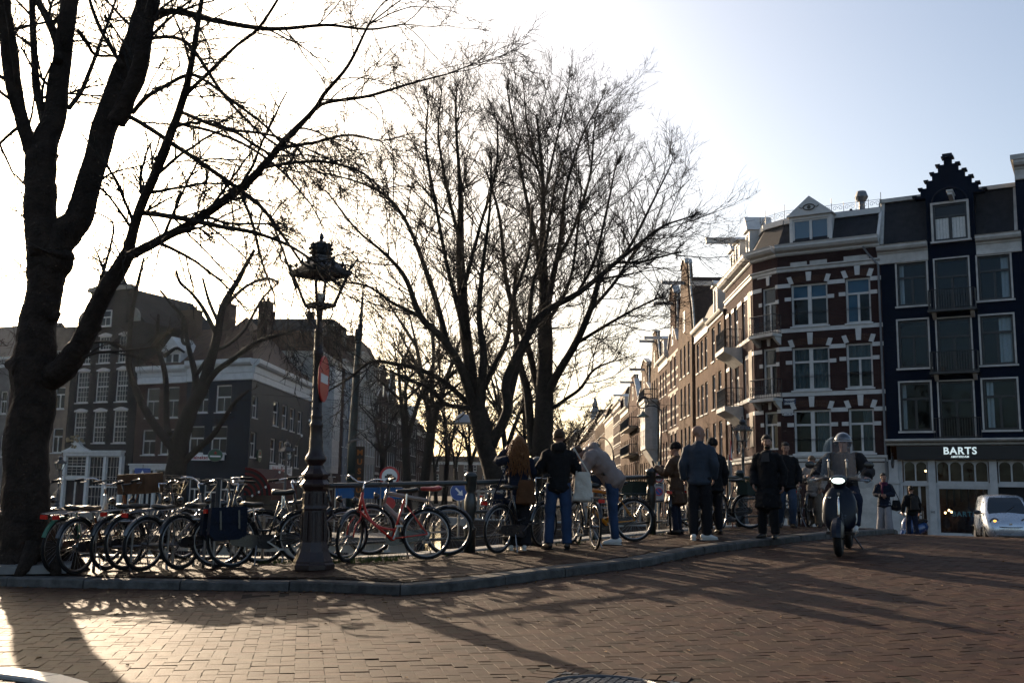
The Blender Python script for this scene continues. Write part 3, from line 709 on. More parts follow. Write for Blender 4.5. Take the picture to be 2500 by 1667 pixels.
def start(pl, u, name, label, group=None, zb=None, cat='house'):
 p = pl.pt(u); zb = base_z(p) if zb is None else zb
 return empty(name, (p[0], p[1], zb), pl.rz(), label, cat, group), zb
# --- dark shop house with the stepped gable
u0 = FA.uz(2160, 900)[0]; u1 = FA.uz(2505, 900)[0]
sh, zb = start(FA, u0, 'shop_house', 'narrow navy-black house with a stepped gable and a shop on its ground floor')
W = u1 - u0; L = lambda *r: (lambda q: (q[0] - u0, q[1] - zb, q[2], q[3]))(rect(FA, *r))
zs = lambda x, y: FA.uz(x, y)[1] - zb
us = lambda x, y: FA.uz(x, y)[0] - u0
win = [L(2191, 2263, 641, 745), L(2388, 2468, 623, 731), L(2194, 2267, 781, 897), L(2395, 2476, 769, 889), L(2199, 2273, 933, 1051), L(2401, 2485, 925, 1048)]
door = [L(2284, 2366, 631, 757), L(2289, 2372, 776, 908), L(2294, 2378, 930, 1068)]
zc = zs(2300, 1080)                                            # underside of the shop cornice
Hw = zs(2215, 590)
gu0, gu1 = us(2262, 545), us(2380, 545); ztop = zs(2318, 383)
gw = L(2279, 2362, 498, 587)
allh = win + door
mb = MB(); holes_wall(mb, W, Hw - zc, allh, .17, 0, zc)
D = 9.0
mb.quad((0, D, 0), (0, 0, 0), (0, 0, Hw), (0, D, Hw)); mb.quad((W, 0, 0), (W, D, 0), (W, D, Hw), (W, 0, Hw)); mb.quad((W, D, 0), (0, D, 0), (0, D, Hw), (W, D, Hw))
mb.build('wall', DKW, sh)
DKF = mat('dark_window_frame', (.02, .024, .03), .4)
cs = [[(.02, .2)], [(.7, .98)], None, [(.55, 1.0)], [(.02, .18)], [(.1, .3)]]
for i, w_ in enumerate(win):
 o = put_window(sh, *w_, style='T', fmat=DKF, gmat=GLASS, curtain=cs[i])
 tr = MB(); x, z, w, h = w_
 tr.box(x - .07, x + .0, -.03, .05, z - .02, z + h); tr.box(x + w, x + w + .07, -.03, .05, z - .02, z + h); tr.box(x - .07, x + w + .07, -.035, .05, z + h, z + h + .07); tr.box(x - .13, x + w + .13, -.08, .04, z - .10, z - .021)
 tr.build('window_surround', WHITE2, sh)
for i, w_ in enumerate(door):
 put_window(sh, *w_, style='T', fmat=DKF, gmat=GLASS, sill=False)
 x, z, w, h = w_; tr = MB(); tr.box(x - .06, x, -.03, .05, z, z + h); tr.box(x + w, x + w + .06, -.03, .05, z, z + h); tr.box(x - .06, x + w + .06, -.032, .05, z + h, z + h + .06); tr.build('window_surround', WHITE2, sh)
 b = MB(); zz = z - .02
 if i < 2: b.box(x - .3, x + w + .3, -.62, .02, zz - .1, zz)
 railing(b, [(x - .25, -.0 if i == 2 else -.02, zz), (x - .25, -.12 if i == 2 else -.56, zz), (x + w + .25, -.12 if i == 2 else -.56, zz), (x + w + .25, -.02, zz)], .86, .011, .10)
 if i == 1: b.lathe([(.08, zz), (.11, zz + .22)], 10, (x + .25, -.35, 0))
 bal = b.build('balcony', IRON, sh)
 if i < 2:
  for q in (x - .16, x + w + .02):
   bk = MB(); bk.prism([(q, .0, zz - .1), (q, -.4, zz - .1), (q, -.34, zz - .2), (q, -.1, zz - .34), (q, 0, zz - .36)], (.15, 0, 0)); bk.build('bracket', WHITE2, bal)
# interior seen through the panes
inn = MB(); inn.box(.15, W - .15, 2.6, 2.7, zc, Hw - .1)
for z in (zc + .05, *[d[1] - .15 for d in door], Hw - .12): inn.box(.1, W - .1, .25, 2.6, z - .05, z)
inn.build('interior', DARKIN, sh)
fl = MB(); fl.quad((0, .3, Hw), (W, .3, Hw), (W, D, Hw), (0, D, Hw)); fl.build('attic_floor', ZINC, sh)
# gable, mansard, cornices
cgap = (gu0 + gu1) / 2
gb = MB(); zg0 = Hw - .9; pts = [(gu0, zg0), (gu1, zg0), (gu1, zs(2390, 480))]
n = 5; wtop = (gu1 - gu0) * .5 + .45; ze = zs(2390, 468); stp = []
for i in range(n + 1):
 hw = wtop * (1 - i / (n + .6)); za = ze + (ztop - ze) * (i + .35) / (n + .35); stp.append((hw, za))
r_ = [(gu1, ze)]
for i, (hw, za) in enumerate(stp): r_ += [(cgap + hw, ze if i == 0 else stp[i - 1][1]), (cgap + hw, za)]
outl = [(gu0, zg0), (gu1, zg0)] + r_ + [(2 * cgap - x, z) for x, z in r_[::-1]]
hx, hz, hw_, hh = gw
gb.prism([(x, -.012, z) for x, z in outl], (0, .4, 0))
g = gb.build('gable', DKW, sh)
for hw, za in stp:
 for sgn in (-1, 1): MB().box(cgap + sgn * hw - .10, cgap + sgn * hw + .10, -.06, .42, za - .02, za + .05).build('capping', DK, g)
MB().box(cgap - .2, cgap + .2, -.05, .4, stp[-1][1] + .02, stp[-1][1] + .16).build('capping', DK, g)
put_window(sh, hx, hz, hw_, hh, 'T', DKF, GLASSD, y=-.10, sill=False)
tr = MB(); x, z, w, h = gw
tr.box(x - .09, x, -.14, 0, z - .02, z + h); tr.box(x + w, x + w + .09, -.14, 0, z - .02, z + h); tr.box(x - .09, x + w + .09, -.145, 0, z + h, z + h + .1); tr.box(x - .14, x + w + .14, -.18, 0, z - .1, z - .021)
for a, b in ((x + .05, x + w / 2 - .06), (x + w / 2 + .06, x + w - .05)):
 pass
tr.build('window_surround', WHITE2, sh)
cu = MB()
for a, b in ((x + .08, x + w * .45), (x + w * .55, x + w - .06)):
 q = np.linspace(a, b, 14); yy = -.018 + .006 * np.sin(np.arange(14) * 2)
 for i in range(13): cu.quad((q[i], yy[i] - .002, z + .05), (q[i + 1], yy[i + 1] - .002, z + .05), (q[i + 1], yy[i + 1] - .002, z + h * .62), (q[i], yy[i] - .002, z + h * .62))
cu.build('curtain', CURT, sh)
hb = MB(); bx, bz = us(2325, 487), zs(2325, 487)
hb.prism([(bx - .09, 0, bz - .12), (bx - .09, -.9, bz - .02), (bx - .09, -.9, bz + .12), (bx - .09, 0, bz + .12)], (.18, 0, 0)); hb.box(bx - .13, bx + .13, -.95, .0, bz + .122, bz + .19); hb.build('hoist_beam', WHITE, sh)
arch = MB(); an = np.linspace(0, PI, 15); rr_ = (gu1 - gu0) * .36
arch.tube(np.stack([cgap + rr_ * np.cos(an), np.full(15, -.03), hz + hh + .1 + rr_ * .9 * np.sin(an)], 1), .05, 4); arch.build('arch_moulding', DK, g)
for a, b in ((-.12, gu0), (gu1, W + .12)):
 cornice(sh, b - a, Hw - .95, CORN, WHITE2, x0=a, y=.0)
zr = zs(2200, 478) ; run = .95
for a, b in ((0, gu0), (gu1, W)):
 m = MB(); m.quad((a, .12, Hw - .12), (b, .12, Hw - .12), (b, run, zr), (a, run, zr)); m.build('mansard_roof', SLATE, sh)
 t_ = MB(); t_.box(a - .08, b + .02, run - .15, run + .12, zr, zr + .18)
 e_ = a if a == 0 else b
 t_.hexa(((e_), .12 + (run - .12) / 2, (Hw - .12 + zr) / 2), (.13, 0, 0), (0, (run - .12) / 2, (zr - Hw + .12) / 2), (0, -.06, .03)); t_.build('roof_edge', WHITE2, sh)
rf = MB(); rf.quad((0, run, zr), (W, run, zr), (W, D, zr), (0, D, zr)); rf.quad((0, .12, Hw - .1), (0, run, zr), (0, D, zr), (0, D, Hw - .1)); rf.quad((W, .12, Hw - .1), (W, D, Hw - .1), (W, D, zr), (W, run, zr))
rf.prism([(gu0 + .1, .35, Hw), (gu1 - .1, .35, Hw), (gu1 - .1, .35, ze), (cgap, .35, ztop - .5), (gu0 + .1, .35, ze)], (0, 6, 0)); rf.build('roof', SLATE, sh)
# tiled roof flank towards the corner house: rows of pantiles
tl = MB(); PT = mat('yellow_brown_pantile', (.17, .125, .07), .8, 0, .3, 9, .3, 30, island=.2)
A0, A1 = np.array([0, .12, Hw - .1]), np.array([0, run + .1, zr]); Bv = np.array([-1.0, 2.4, 1.1])
for i in range(11):
 for j in range(16):
  c = A0 * (1 - i / 11) + A1 * (i / 11) + np.array([-.03, .0, 0]) + np.array([-.012, .18, .035]) * j * 1.4
  tl.hexa(c + np.array([-.02, .1, 0]), (.035, 0, .01), (0, .12, .03), (-.012, .0, .085))
tl.build('roof_tiles', PT, sh); sh.children[-1]['kind'] = 'stuff'
# shop front
cornice(sh, W + .1, zc - .12, [(.05, 0), (.10, .04), (.10, .10), (.30, .16), (.36, .22), (.36, .28)], WHITE2, x0=-.05)
sgz0, sgz1 = zs(2300, 1122), zs(2300, 1089)
sg = MB(); sg.box(us(2192, 1105), W + .0, -.30, -.002, sgz0, sgz1); sgn = sg.build('fascia', mat('black_fascia', (.006, .007, .010), .45), sh)
LET = mat('white_lettering', (.72, .80, .80), .5, emit=((.80, .95, .95), .24))
a, z, w, h = L(2305, 2387, 1093, 1110)
lettering('BARTS', h * 1.42, LET, sgn, (a + w / 2, -.312, z + h / 2), bold=h * .035, spacing=1.12)
a, z, w, h = L(2329, 2363, 1113, 1117.5)
lettering('AMSTERDAM', h * 1.45, LET, sgn, (a + w / 2, -.312, z + h / 2), bold=.004, spacing=1.1)
SHW = mat('shop_front_grey_white', (.46, .46, .46), .5, 0, .12, 4, .1, 50)
sf_ = MB(); zt0, zt1 = zs(2350, 1178), zs(2350, 1126); zd = zs(2350, 1312); zk = zs(2350, 1306)
P_ = [(0.0, us(2205, 1200)), (us(2268, 1200), us(2286, 1200)), (us(2418, 1200), us(2437, 1200)), (W - .25, W)]
for a, b in P_: sf_.box(a, b, -.06 if a else -.02, .22, 0, sgz0 - .002)
for (_, a), (b, _) in zip(P_[:-1], P_[1:]):
 sf_.box(a, b, 0, .2, zt0 - .16, zt0); sf_.box(a, b, 0.002, .2, zt1, sgz0 - .004)
a, b = P_[1][1], P_[2][0]; sf_.box(a, b, -.02, .2, 0, zk)
sf_.box(P_[0][0] - .03, P_[0][1] * .8, -.14, -.062, zs(2180, 1180), zs(2180, 1172)); sf_.box(.02, P_[0][1] * .72, -.10, -.063, 0, sgz0)
sf_.build('shop_front', SHW, sh)
def arched_lights(x0, x1, z0, z1, n):
 ar = MB(); wv = (x1 - x0) / n
 for i in range(n):
  c = x0 + wv * (i + .5); r = wv * .44; zz = z1 - r * 1.0
  an = np.linspace(0, PI, 9); top = [(c + r * math.cos(t), .05, zz + r * .9 * math.sin(t)) for t in an]
  for k in range(8):
   p, q = top[k], top[k + 1]; ar.quad((p[0], .05, p[2]), (p[0], .05, z1), (q[0], .05, z1), (q[0], .05, q[2]))
  ar.box(c - wv / 2, c - r, .03, .09, z0, z1); ar.box(c + r, c + wv / 2, .03, .09, z0, z1); ar.box(c - r, c + r, .03, .09, z0, z0 + .06)
 o = ar.build('window', SHW, sh)
 for i in range(n):
  c = x0 + wv * (i + .5); MB().quad((c - wv * .45, .07, z0), (c + wv * .45, .07, z0), (c + wv * .45, .07, z1), (c - wv * .45, .07, z1)).build('pane', SHOPG, o)
arched_lights(P_[0][1] + .06, P_[1][0] - .04, zt0, zt1, 2); arched_lights(P_[1][1] + .05, P_[2][0] - .05, zt0, zt1, 4); arched_lights(P_[2][1] + .05, P_[3][0] - .02, zt0, zt1, 2)
a, b = P_[1][1] + .0, P_[2][0]
dw = MB(); dw.box(a, a + .1, .02, .14, zk, zt0 - .16); dw.box(b - .1, b, .02, .14, zk, zt0 - .16); dw.box(a + .1, b - .1, .025, .14, zt0 - .26, zt0 - .16); dw.box(a + .1, b - .1, .025, .14, zk, zk + .08)
dw = dw.build('display_window', SHW, sh)
MB().quad((a + .08, .09, zk), (b - .08, .09, zk), (b - .08, .09, zt0 - .2), (a + .08, .09, zt0 - .2)).build('pane', SHOPG, dw)
x_, z_, w_, h_ = L(2329, 2377, 1249, 1261)
lettering('BARTS', h_ * 1.42, mat('teal_window_lettering', (.10, .26, .30), .5), dw, (x_ + w_ / 2, .08, z_ + h_ / 2), depth=.002, bold=h_ * .02, spacing=1.15)
x_, z_, w_, h_ = L(2273, 2283, 1247, 1252)
lettering('342', h_ * 1.5, mat('dark_number', (.05, .05, .06), .5), sh, (x_ + w_ / 2, -.07, z_ + h_ / 2), depth=.003, name='house_number')
a, b = P_[0][1], P_[1][0]
dr = MB();
dr.box(a + .02, a + .14, .10, .16, 0, zt0 - .16); dr.box(b - .14, b - .02, .10, .16, 0, zt0 - .16); m_ = a + (b - a) * .62
dr.box(m_ - .05, m_ + .05, .11, .16, 0, zt0 - .16); dr.box(a + .14, b - .14, .105, .16, 0, .55); dr = dr.build('door', SHW, sh)
MB().quad((a + .1, .13, .5), (b - .1, .13, .5), (b - .1, .13, zt0 - .16), (a + .1, .13, zt0 - .16)).build('pane', SHOPG, dr)
an = np.linspace(0, PI, 7)
hd = MB(); hd.tube([(m_ + .12, .06, 1.2), (m_ + .12, .02, 1.25), (m_ + .12, .02, 1.55), (m_ + .12, .06, 1.6)], .015, 6); hd.build('handle', STEEL, dr)
ov = MB(); x_, z_, w_, h_ = L(2179, 2189, 1113, 1144)
an = np.linspace(0, 2 * PI, 25)[:-1]; ov.prism([(x_ + w_ / 2 + .03 * math.cos(t) * 0, -.62 + .26 * math.cos(t), z_ + h_ / 2 + h_ / 2 * math.sin(t)) for t in an], (.05, 0, 0)); ov.tube([(x_ + w_ / 2, 0, z_ + h_ + .1), (x_ + w_ / 2, -.75, z_ + h_ + .1)], .02, 5); ov.tube([(x_ + w_ / 2, -.6, z_ + h_ + .1), (x_ + w_ / 2, -.6, z_ + h_ - .02)], .012, 5)
ov.build('hanging_sign', IRON, sh)
a, b = P_[2][1], P_[3][0]
MB().box(a, b, .12, .2, 0, zt0 - .16).build('opening_fill', mat('black_opening_fill', (.012, .013, .016), .5), sh)  # plain black sheet closing the right-hand shop opening
si_ = MB(); si_.box(.1, W - .1, 3.2, 3.3, 0, zc); si_.box(.1, W - .1, .3, 3.2, .3, .35); si_.box(.05, .1, .3, 3.2, 0, zc); si_.box(W - .1, W - .05, .3, 3.2, 0, zc); si_.box(.1, W - .1, .3, 3.2, zc - .1, zc - .05)
si_.build('interior', mat('shop_wall_brown', (.16, .10, .07), .9, 0, .3, 1), sh)
goods = MB(); rr = random.Random(3)
for i in range(26):
 x = P_[1][1] + rr.uniform(.15, P_[2][0] - P_[1][1] - .2); y = rr.uniform(.5, 2.6); z = rr.uniform(.35, 1.0); w = rr.uniform(.12, .3); h = rr.uniform(.3, .9)
 goods.lathe([(w * .7, z), (w, z + h * .3), (w * .85, z + h * .75), (w * .3, z + h)], 8, (x, y, 0))
for i in range(8):
 x = P_[1][1] + .3 * i; goods.box(x, x + .06, 2.9, 3.1, 1.6 + .2 * (i % 3), 2.6)
goods.build('shop_goods', mat('dark_clothing_display', (.05, .04, .045), .9, 0, .5, 2), sh); sh.children[-1]['kind'] = 'stuff'
lm = MB()
for (px, py, d) in ((2252, 1148, .9), (2300, 1252, 1.0), (2306, 1246, 1.4), (2314, 1250, 1.2), (2262, 1246, 1.1), (2268, 1250, 1.6), (2380, 1225, 1.2)):
 lm.ellip((us(px, py), d, zs(px, py)), .045, .045, .05, 8, 5)
lm.build('shop_lamps', WARM, sh)
# --- taller neighbour at the right edge of the picture
nb, zb2 = start(FA, u1 + .01, 'plastered_house', 'tall house with a bare beige plastered side wall above the stepped-gable house', zb=zb)
zn = FA.uz(2494, 392)[1] - zb; Wn = 6.0; hs = []
for r in range(4):
 for c in range(2): hs.append((.9 + 2.4 * c, 5.0 + r * 2.8, 1.3, 1.9))
mb = MB(); holes_wall(mb, Wn, zn, hs, .16); mb.build('wall', DKW, nb)
for h in hs: put_window(nb, *h, style='T', fine=False)
pl_ = MB(); Dn = 8.5; pl_.prism([(-.0, .02, 0), (0, .02, zn), (0, Dn, zn), (0, Dn, 0)], (-.004 + .03, 0, 0)); pl_.build('side_wall', mat('beige_plaster', (.33, .29, .24), .85, 0, .35, .9, .25, 12), nb)
MB().quad((Wn, 0, 0), (Wn, Dn, 0), (Wn, Dn, zn), (Wn, 0, zn)).build('side_wall', DKW, nb)
rf = MB(); rf.box(-.12, Wn, -.3, Dn + .1, zn, zn + .22); rf.build('roof_edge', WHITE2, nb); cornice(nb, Wn, zn - .85, CORN, WHITE2)
flat_roof(nb, Wn, Dn, zn + .23)
# --- brick corner house with white bands
ua = FA.uz(1904, 900)[0]; Wc = u0 - ua - .01
ch, zb = start(FA, ua, 'corner_house', 'purple-red brick corner house with white stone bands, balconies and a white pedimented dormer')
L = lambda *r: (lambda q: (q[0] - ua, q[1] - zb, q[2], q[3]))(rect(FA, *r))
zs = lambda x, y: FA.uz(x, y)[1] - zb
us = lambda x, y: FA.uz(x, y)[0] - ua
cw = [('TT', L(1932, 2021, 692, 795)), ('T', L(2065, 2126, 678, 788)), ('TT', L(1935, 2026, 847, 952)), ('T', L(2067, 2131, 837, 946)), ('TT', L(1939, 2030, 1000, 1107)), ('T', L(2073, 2135, 997, 1105))]
He = zs(2030, 612); zpl = zs(2030, 1110)
Dc = 8.0
# plan of the house in its own axes: front 0..Wc, bevel B, canal side along the row
bang = math.atan2(-.86, .5) - FA.rz(); Lb = 1.69
Bc = -Lb * np.array([math.cos(bang), math.sin(bang)])
rang = math.atan2(-1, -SKEW) - FA.rz(); rd = np.array([math.cos(rang), math.sin(rang)])
Rend = Bc - rd * 7.3
def sub_axes(o, ang):
 def fn(v): c, s = math.cos(ang), math.sin(ang); q = v.copy(); q[:, 0] = o[0] + v[:, 0] * c - v[:, 1] * s; q[:, 1] = o[1] + v[:, 0] * s + v[:, 1] * c; return q
 return fn
BV = Plane(FA.pt(ua) + np.array([*(Matrix.Rotation(FA.rz(), 2) @ Vector(Bc)), 0]), (.5, -.86))
RW = Plane(FA.pt(ua) + np.array([*(Matrix.Rotation(FA.rz(), 2) @ Vector(Rend)), 0]), (-SKEW, -1))
bw = []
for r in ((1861, 1894, 702, 819), (1863, 1896, 850, 974), (1866, 1899, 1005, 1098)):
 q = rect(BV, *r); bw.append((q[0], q[1] - zb, q[2], q[3]))
rw = [];
for k in range(3):
 z0_, h_ = bw[k][1], bw[k][3]
 rw += [(1.0, z0_ + .1, .75, h_ - .1), (2.5, z0_, 1.0, h_), (4.6, z0_ + .25, .75, h_ - .35)]
mb = MB(); holes_wall(mb, Wc, He, [w for _, w in cw], .16)
m2 = MB(); holes_wall(m2, Lb, He, bw, .16); m2.xform(sub_axes(Bc, bang)); m3 = MB(); holes_wall(m3, 7.3, He, rw, .16); m3.xform(sub_axes(Rend, rang))
for m in (m2, m3):
 for v in m.v: pass
 for f in m.f: pass
def merge(a, b):
 v = np.vstack(b.v); off = a.n
 for f in b.f: a.f.append(f + off)
 a.v.append(v); a.n += len(v)
merge(mb, m2); merge(mb, m3)
back1 = np.array([Wc, Dc]); back0 = Rend + np.array([math.cos(rang + PI / 2), math.sin(rang + PI / 2)]) * 4
mb.quad((Wc, 0, 0), (Wc, Dc, 0), (Wc, Dc, He), (Wc, 0, He)); mb.quad((*back1, 0), (*back0, 0), (*back0, He), (*back1, He)); mb.quad((*back0, 0), (*Rend, 0), (*Rend, He), (*back0, He))
mb.build('wall', RB, ch)
axb = empty('corner_bevel', (Bc[0], Bc[1], 0), bang); axb.parent = ch
axr = empty('canal_side', (Rend[0], Rend[1], 0), rang); axr.parent = ch
def in_axes(part, o, ang):
 part.location = (o[0] + part.location.x * math.cos(ang) - part.location.y * math.sin(ang), o[1] + part.location.x * math.sin(ang) + part.location.y * math.cos(ang), part.location.z)
 part.rotation_euler = (0, 0, ang); return part
bpy.data.objects.remove(axb); bpy.data.objects.remove(axr)
RAILM = IRON
for st_, w_ in cw:
 o = put_window(ch, *w_, style=st_, gmat=GLASS, sill=True)
 x, z, w, h = w_
 rl = MB()
 for zz in (.30, .33): rl.tube([(-.03, -.1, h * zz), (w + .03, -.1, h * zz)], .011, 5)
 rl.build('guard_rail', IRON, o)
for k, w_ in enumerate(bw): in_axes(put_window(ch, *w_, style='T', gmat=GLASSD, sill=False), Bc, bang)
for k, w_ in enumerate(rw): in_axes(put_window(ch, *w_, style='T' if k % 3 != 1 else 'T', gmat=GLASSD, sill=False), Rend, rang)
inn = MB(); inn.box(.3, Wc - .1, 2.4, 2.5, 0, He)
for w in (cw[0][1], cw[2][1], cw[4][1]): inn.box(.3, Wc - .1, .3, 2.4, w[1] - .3, w[1] - .25); inn.box(.3, Wc - .1, .3, 2.4, w[1] + w[3] + .1, w[1] + w[3] + .15)
inn.build('interior', DARKIN, ch)
BL = mat('blue_blind', (.10, .24, .36), .8); GC = mat('grey_green_curtain', (.16, .2, .2), .9)
bl = MB(); x, z, w, h = cw[1][1]; bl.quad((x + .05, .2, z + h * .66), (x + w - .05, .2, z + h * .66), (x + w - .05, .2, z + h), (x + .05, .2, z + h)); bl.quad((x + .05, .2, z), (x + w * .5, .2, z), (x + w * .5, .2, z + h * .66), (x + .05, .2, z + h * .66))
x, z, w, h = cw[0][1]; bl.quad((x + .05, .2, z + h * .66), (x + w - .05, .2, z + h * .66), (x + w - .05, .2, z + h), (x + .05, .2, z + h)); bl.build('blind', BL, ch)
cu = MB()
for (wi, a, b) in ((2, .06, .48), (2, .56, .95), (3, .05, .95), (4, .6, .95), (5, .55, .9)):
 x, z, w, h = cw[wi][1]; q = np.linspace(x + a * w, x + b * w, 16); yy = .22 + .03 * np.sin(np.arange(16) * 1.7)
 for i in range(15): cu.quad((q[i], yy[i], z + .05 + (.35 * h if wi == 3 else 0)), (q[i + 1], yy[i + 1], z + .05 + (.35 * h if wi == 3 else 0)), (q[i + 1], yy[i + 1], z + h), (q[i], yy[i], z + h))
cu.build('curtain', GC, ch)
# stone bands run round front, bevel and canal side
def wrap_band(z, prof, mt, name, segs=((0, 1), (1, 1), (2, 1)), cuts=None):
 for i, (o, ang, Ls) in enumerate(((np.zeros(2), 0.0, Wc), (Bc, bang, Lb), (Rend, rang, 7.3))):
  m = MB(); runs = [(0.0, Ls)] if not cuts or not cuts[i] else []
  if cuts and cuts[i]:
   p = 0.0
   for a, b in sorted(cuts[i]): runs.append((p, a)); p = b
   runs.append((p, Ls))
  for a, b in runs:
   if b - a < .04: continue
   pr = [(.005, prof[0][1])] + prof + [(.005, prof[-1][1])]
   m = MB().prism([(a, -q, z + h) for q, h in pr], (b - a, 0, 0)); m.xform(sub_axes(o, ang)); m.build(name, mt, ch)
def cutsof(lv):
 a = [(w[0] - .01, w[0] + w[2] + .01) for _, w in cw[2 * lv:2 * lv + 2]]; b = [(bw[lv][0] - .01, bw[lv][0] + bw[lv][2] + .01)]; c = [(w[0] - .01, w[0] + w[2] + .01) for w in rw[3 * lv:3 * lv + 3]]
 return [a, b, c]
flat = [(.025, 0), (.025, .19)]
for lv in range(3):
 W1 = cw[2 * lv][1]; zt = W1[1] + W1[3]
 wrap_band(zt - .12, flat, WHITE, 'stone_band', cuts=cutsof(lv))
 if lv < 2: wrap_band(W1[1] - .27, flat, WHITE, 'stone_band')
 for _, (x, z, w, h) in cw[2 * lv:2 * lv + 2]:
  zz = z + h * .66
  for a in (x - .3, x + w + .0): MB().box(a, a + .3, -.03, .02, zz - .09, zz + .09).build('stone_block', WHITE, ch)
  zt = z + h; rise = (.30, .42, .36)[lv]
  MB().prism([(x + w / 2 - .10, -.05, zt + .03 + .1), (x + w / 2 + .10, -.05, zt + .03 + .1), (x + w / 2 + .13, -.05, zt + rise + .26), (x + w / 2 - .13, -.05, zt + rise + .26)], (0, .08, 0)).build('keystone', WHITE, ch)
  for sg_ in (-1, 1):
   c = x + w / 2 + sg_ * (w / 2 + .02)
   MB().hexa((c, -.01, zt + .20), (.10, 0, sg_ * -.02), (0, .04, 0), (sg_ * .06, 0, .17)).build('arch_stone', WHITE, ch)
 x, z, w, h = bw[lv]; zz = z + h * .66
 for a in (x - .2, x + w): MB().box(a, a + .2, -.03, .02, zz - .09, zz + .09).xform(sub_axes(Bc, bang)).build('stone_block', WHITE, ch)
 MB().prism([(x + w / 2 - .08, -.05, z + h + .1), (x + w / 2 + .08, -.05, z + h + .1), (x + w / 2 + .11, -.05, z + h + .55), (x + w / 2 - .11, -.05, z + h + .55)], (0, .08, 0)).xform(sub_axes(Bc, bang)).build('keystone', WHITE, ch)
 ar = MB()
 for _, (x, z, w, h) in cw[2 * lv:2 * lv + 2]:
  n = max(12, int(w / .07)); rise = (.12, .22, .30)[lv]
  for i in range(n):
   f = (i + .5) / n * 2 - 1; c = x + w / 2 + f * w / 2; zz = z + h + .03 + rise * (1 - f * f) * .4
   ar.hexa((c, -.004, zz + .17), (w / n * .42, 0, 0), (0, .012, 0), (f * .07, 0, .15))
 ar.build('arch_bricks', RB4, ch); ch.children[-1]['kind'] = 'stuff'
wrap_band(zs(2030, 655) - .0, [(.03, 0), (.06, .03), (.06, .16), (.12, .2), (.12, .26)], WHITE2, 'moulding')
for r in ((1930, 1970, 640, 655), (1977, 2019, 635, 649), (2060, 2122, 624, 640)):
 pn = MB(); x, z, w, h = L(*r); pn.box(x, x + w, -.03, .01, z, z + h); pn.box(x + .06, x + w - .06, -.045, -.031, z + .06, z + h - .06); pn.build('stone_panel', WHITE2, ch)
pb = MB(); pb.box(.35, 1.3, -.03, .01, zs(1950, 667), zs(1950, 649)); pb.xform(sub_axes(Bc, bang)); pb.build('stone_panel', WHITE2, ch)
wrap_band(He - .05, [(.05, 0), (.12, .06), (.12, .14), (.34, .22), (.44, .34), (.44, .42), (.48, .5)], WHITE, 'cornice')
wrap_band(zpl - .32, [(.05, 0), (.10, .04), (.10, .16), (.18, .2), (.2, .3)], WHITE, 'plinth_band')
pln = MB(); holes_wall(pln, Wc, zpl - .35, [(.3, 0, .9, zpl - .7), (1.7, .4, 1.0, zpl - 1.1)], .1, y=-.02); pln.build('plinth', WHITE2, ch)
MB().quad((.3, .06, 0), (1.2, .06, 0), (1.2, .06, zpl - .7), (.3, .06, zpl - .7)).build('door', mat('dark_green_door', (.02, .04, .035), .4), ch)
# mansard roof with dormer, iron cresting, flue
zm = zs(1990, 528); inw = .75
corners_o = [Rend, Bc, np.zeros(2), np.array([Wc, 0])]
nrm = [rd, np.array([math.cos(bang), math.sin(bang)]), np.array([1.0, 0])]
inner = []
for i, c in enumerate(corners_o):
 ns = [np.array([-nrm[max(i - 1, 0)][1], nrm[max(i - 1, 0)][0]]), np.array([-nrm[min(i, 2)][1], nrm[min(i, 2)][0]])]
 a = ns[0] + ns[1]; a = a / np.linalg.norm(a); k = inw / max(.3, a @ ns[0]); inner.append(c + a * k)
mr_ = MB()
for i in range(3): mr_.quad((*corners_o[i], He + .4), (*corners_o[i + 1], He + .4), (*inner[i + 1], zm), (*inner[i], zm))
mr_.quad((Wc, 0, He), (Wc, Dc, He), (Wc, Dc, zm), (*inner[3], zm)); mr_.build('mansard_roof', SLATE, ch)
rt = MB(); rt.poly([(*p, zm + .02) for p in inner] + [(Wc, Dc, zm + .02), (*back0, zm + .02)]); rt.build('roof', ZINC, ch)
te = MB()
for i in range(3):
 a, b = np.array([*inner[i], zm + .09]), np.array([*inner[i + 1], zm + .09]); te.bar(a, b, .3, .26)
te.bar((Wc - .06, .05, He + .4), (*inner[3], zm), .12, .2); te.build('roof_edge', WHITE, ch)
dx0, dx1 = us(1926, 570), us(2030, 570)
dm = dormer(ch, (dx0 + dx1) / 2, .12, zs(1978, 613), dx1 - dx0, zs(1978, 524) - zs(1978, 613), 2.5, WHITE, 'double', zs(1974, 478) - zs(1978, 524), mat('blue_blind_glass', (.04, .12, .2), .08, spec=.8))
ey = MB(); cx, cz = us(1975, 506), zs(1975, 506); an = np.linspace(0, 2 * PI, 25)[:-1]
ey.tube(np.stack([cx + .26 * np.cos(an), np.full(24, -.04), cz + .14 * np.sin(an)], 1), .03, 5, closed=True); ey.ellip((cx, -.03, cz), .09, .03, .09, 10, 6)
for s_ in (-1, 1): ey.tube([(cx + s_ * .27, -.04, cz + .02), (cx + s_ * .36, -.04, cz - .03), (cx + s_ * .46, -.04, cz + .05)], .018, 4)
ey.build('oval_ornament', mat('bronze_grey', (.12, .12, .10), .5), ch)
cr = MB(); pts = [(*p, zm + .22) for p in inner]
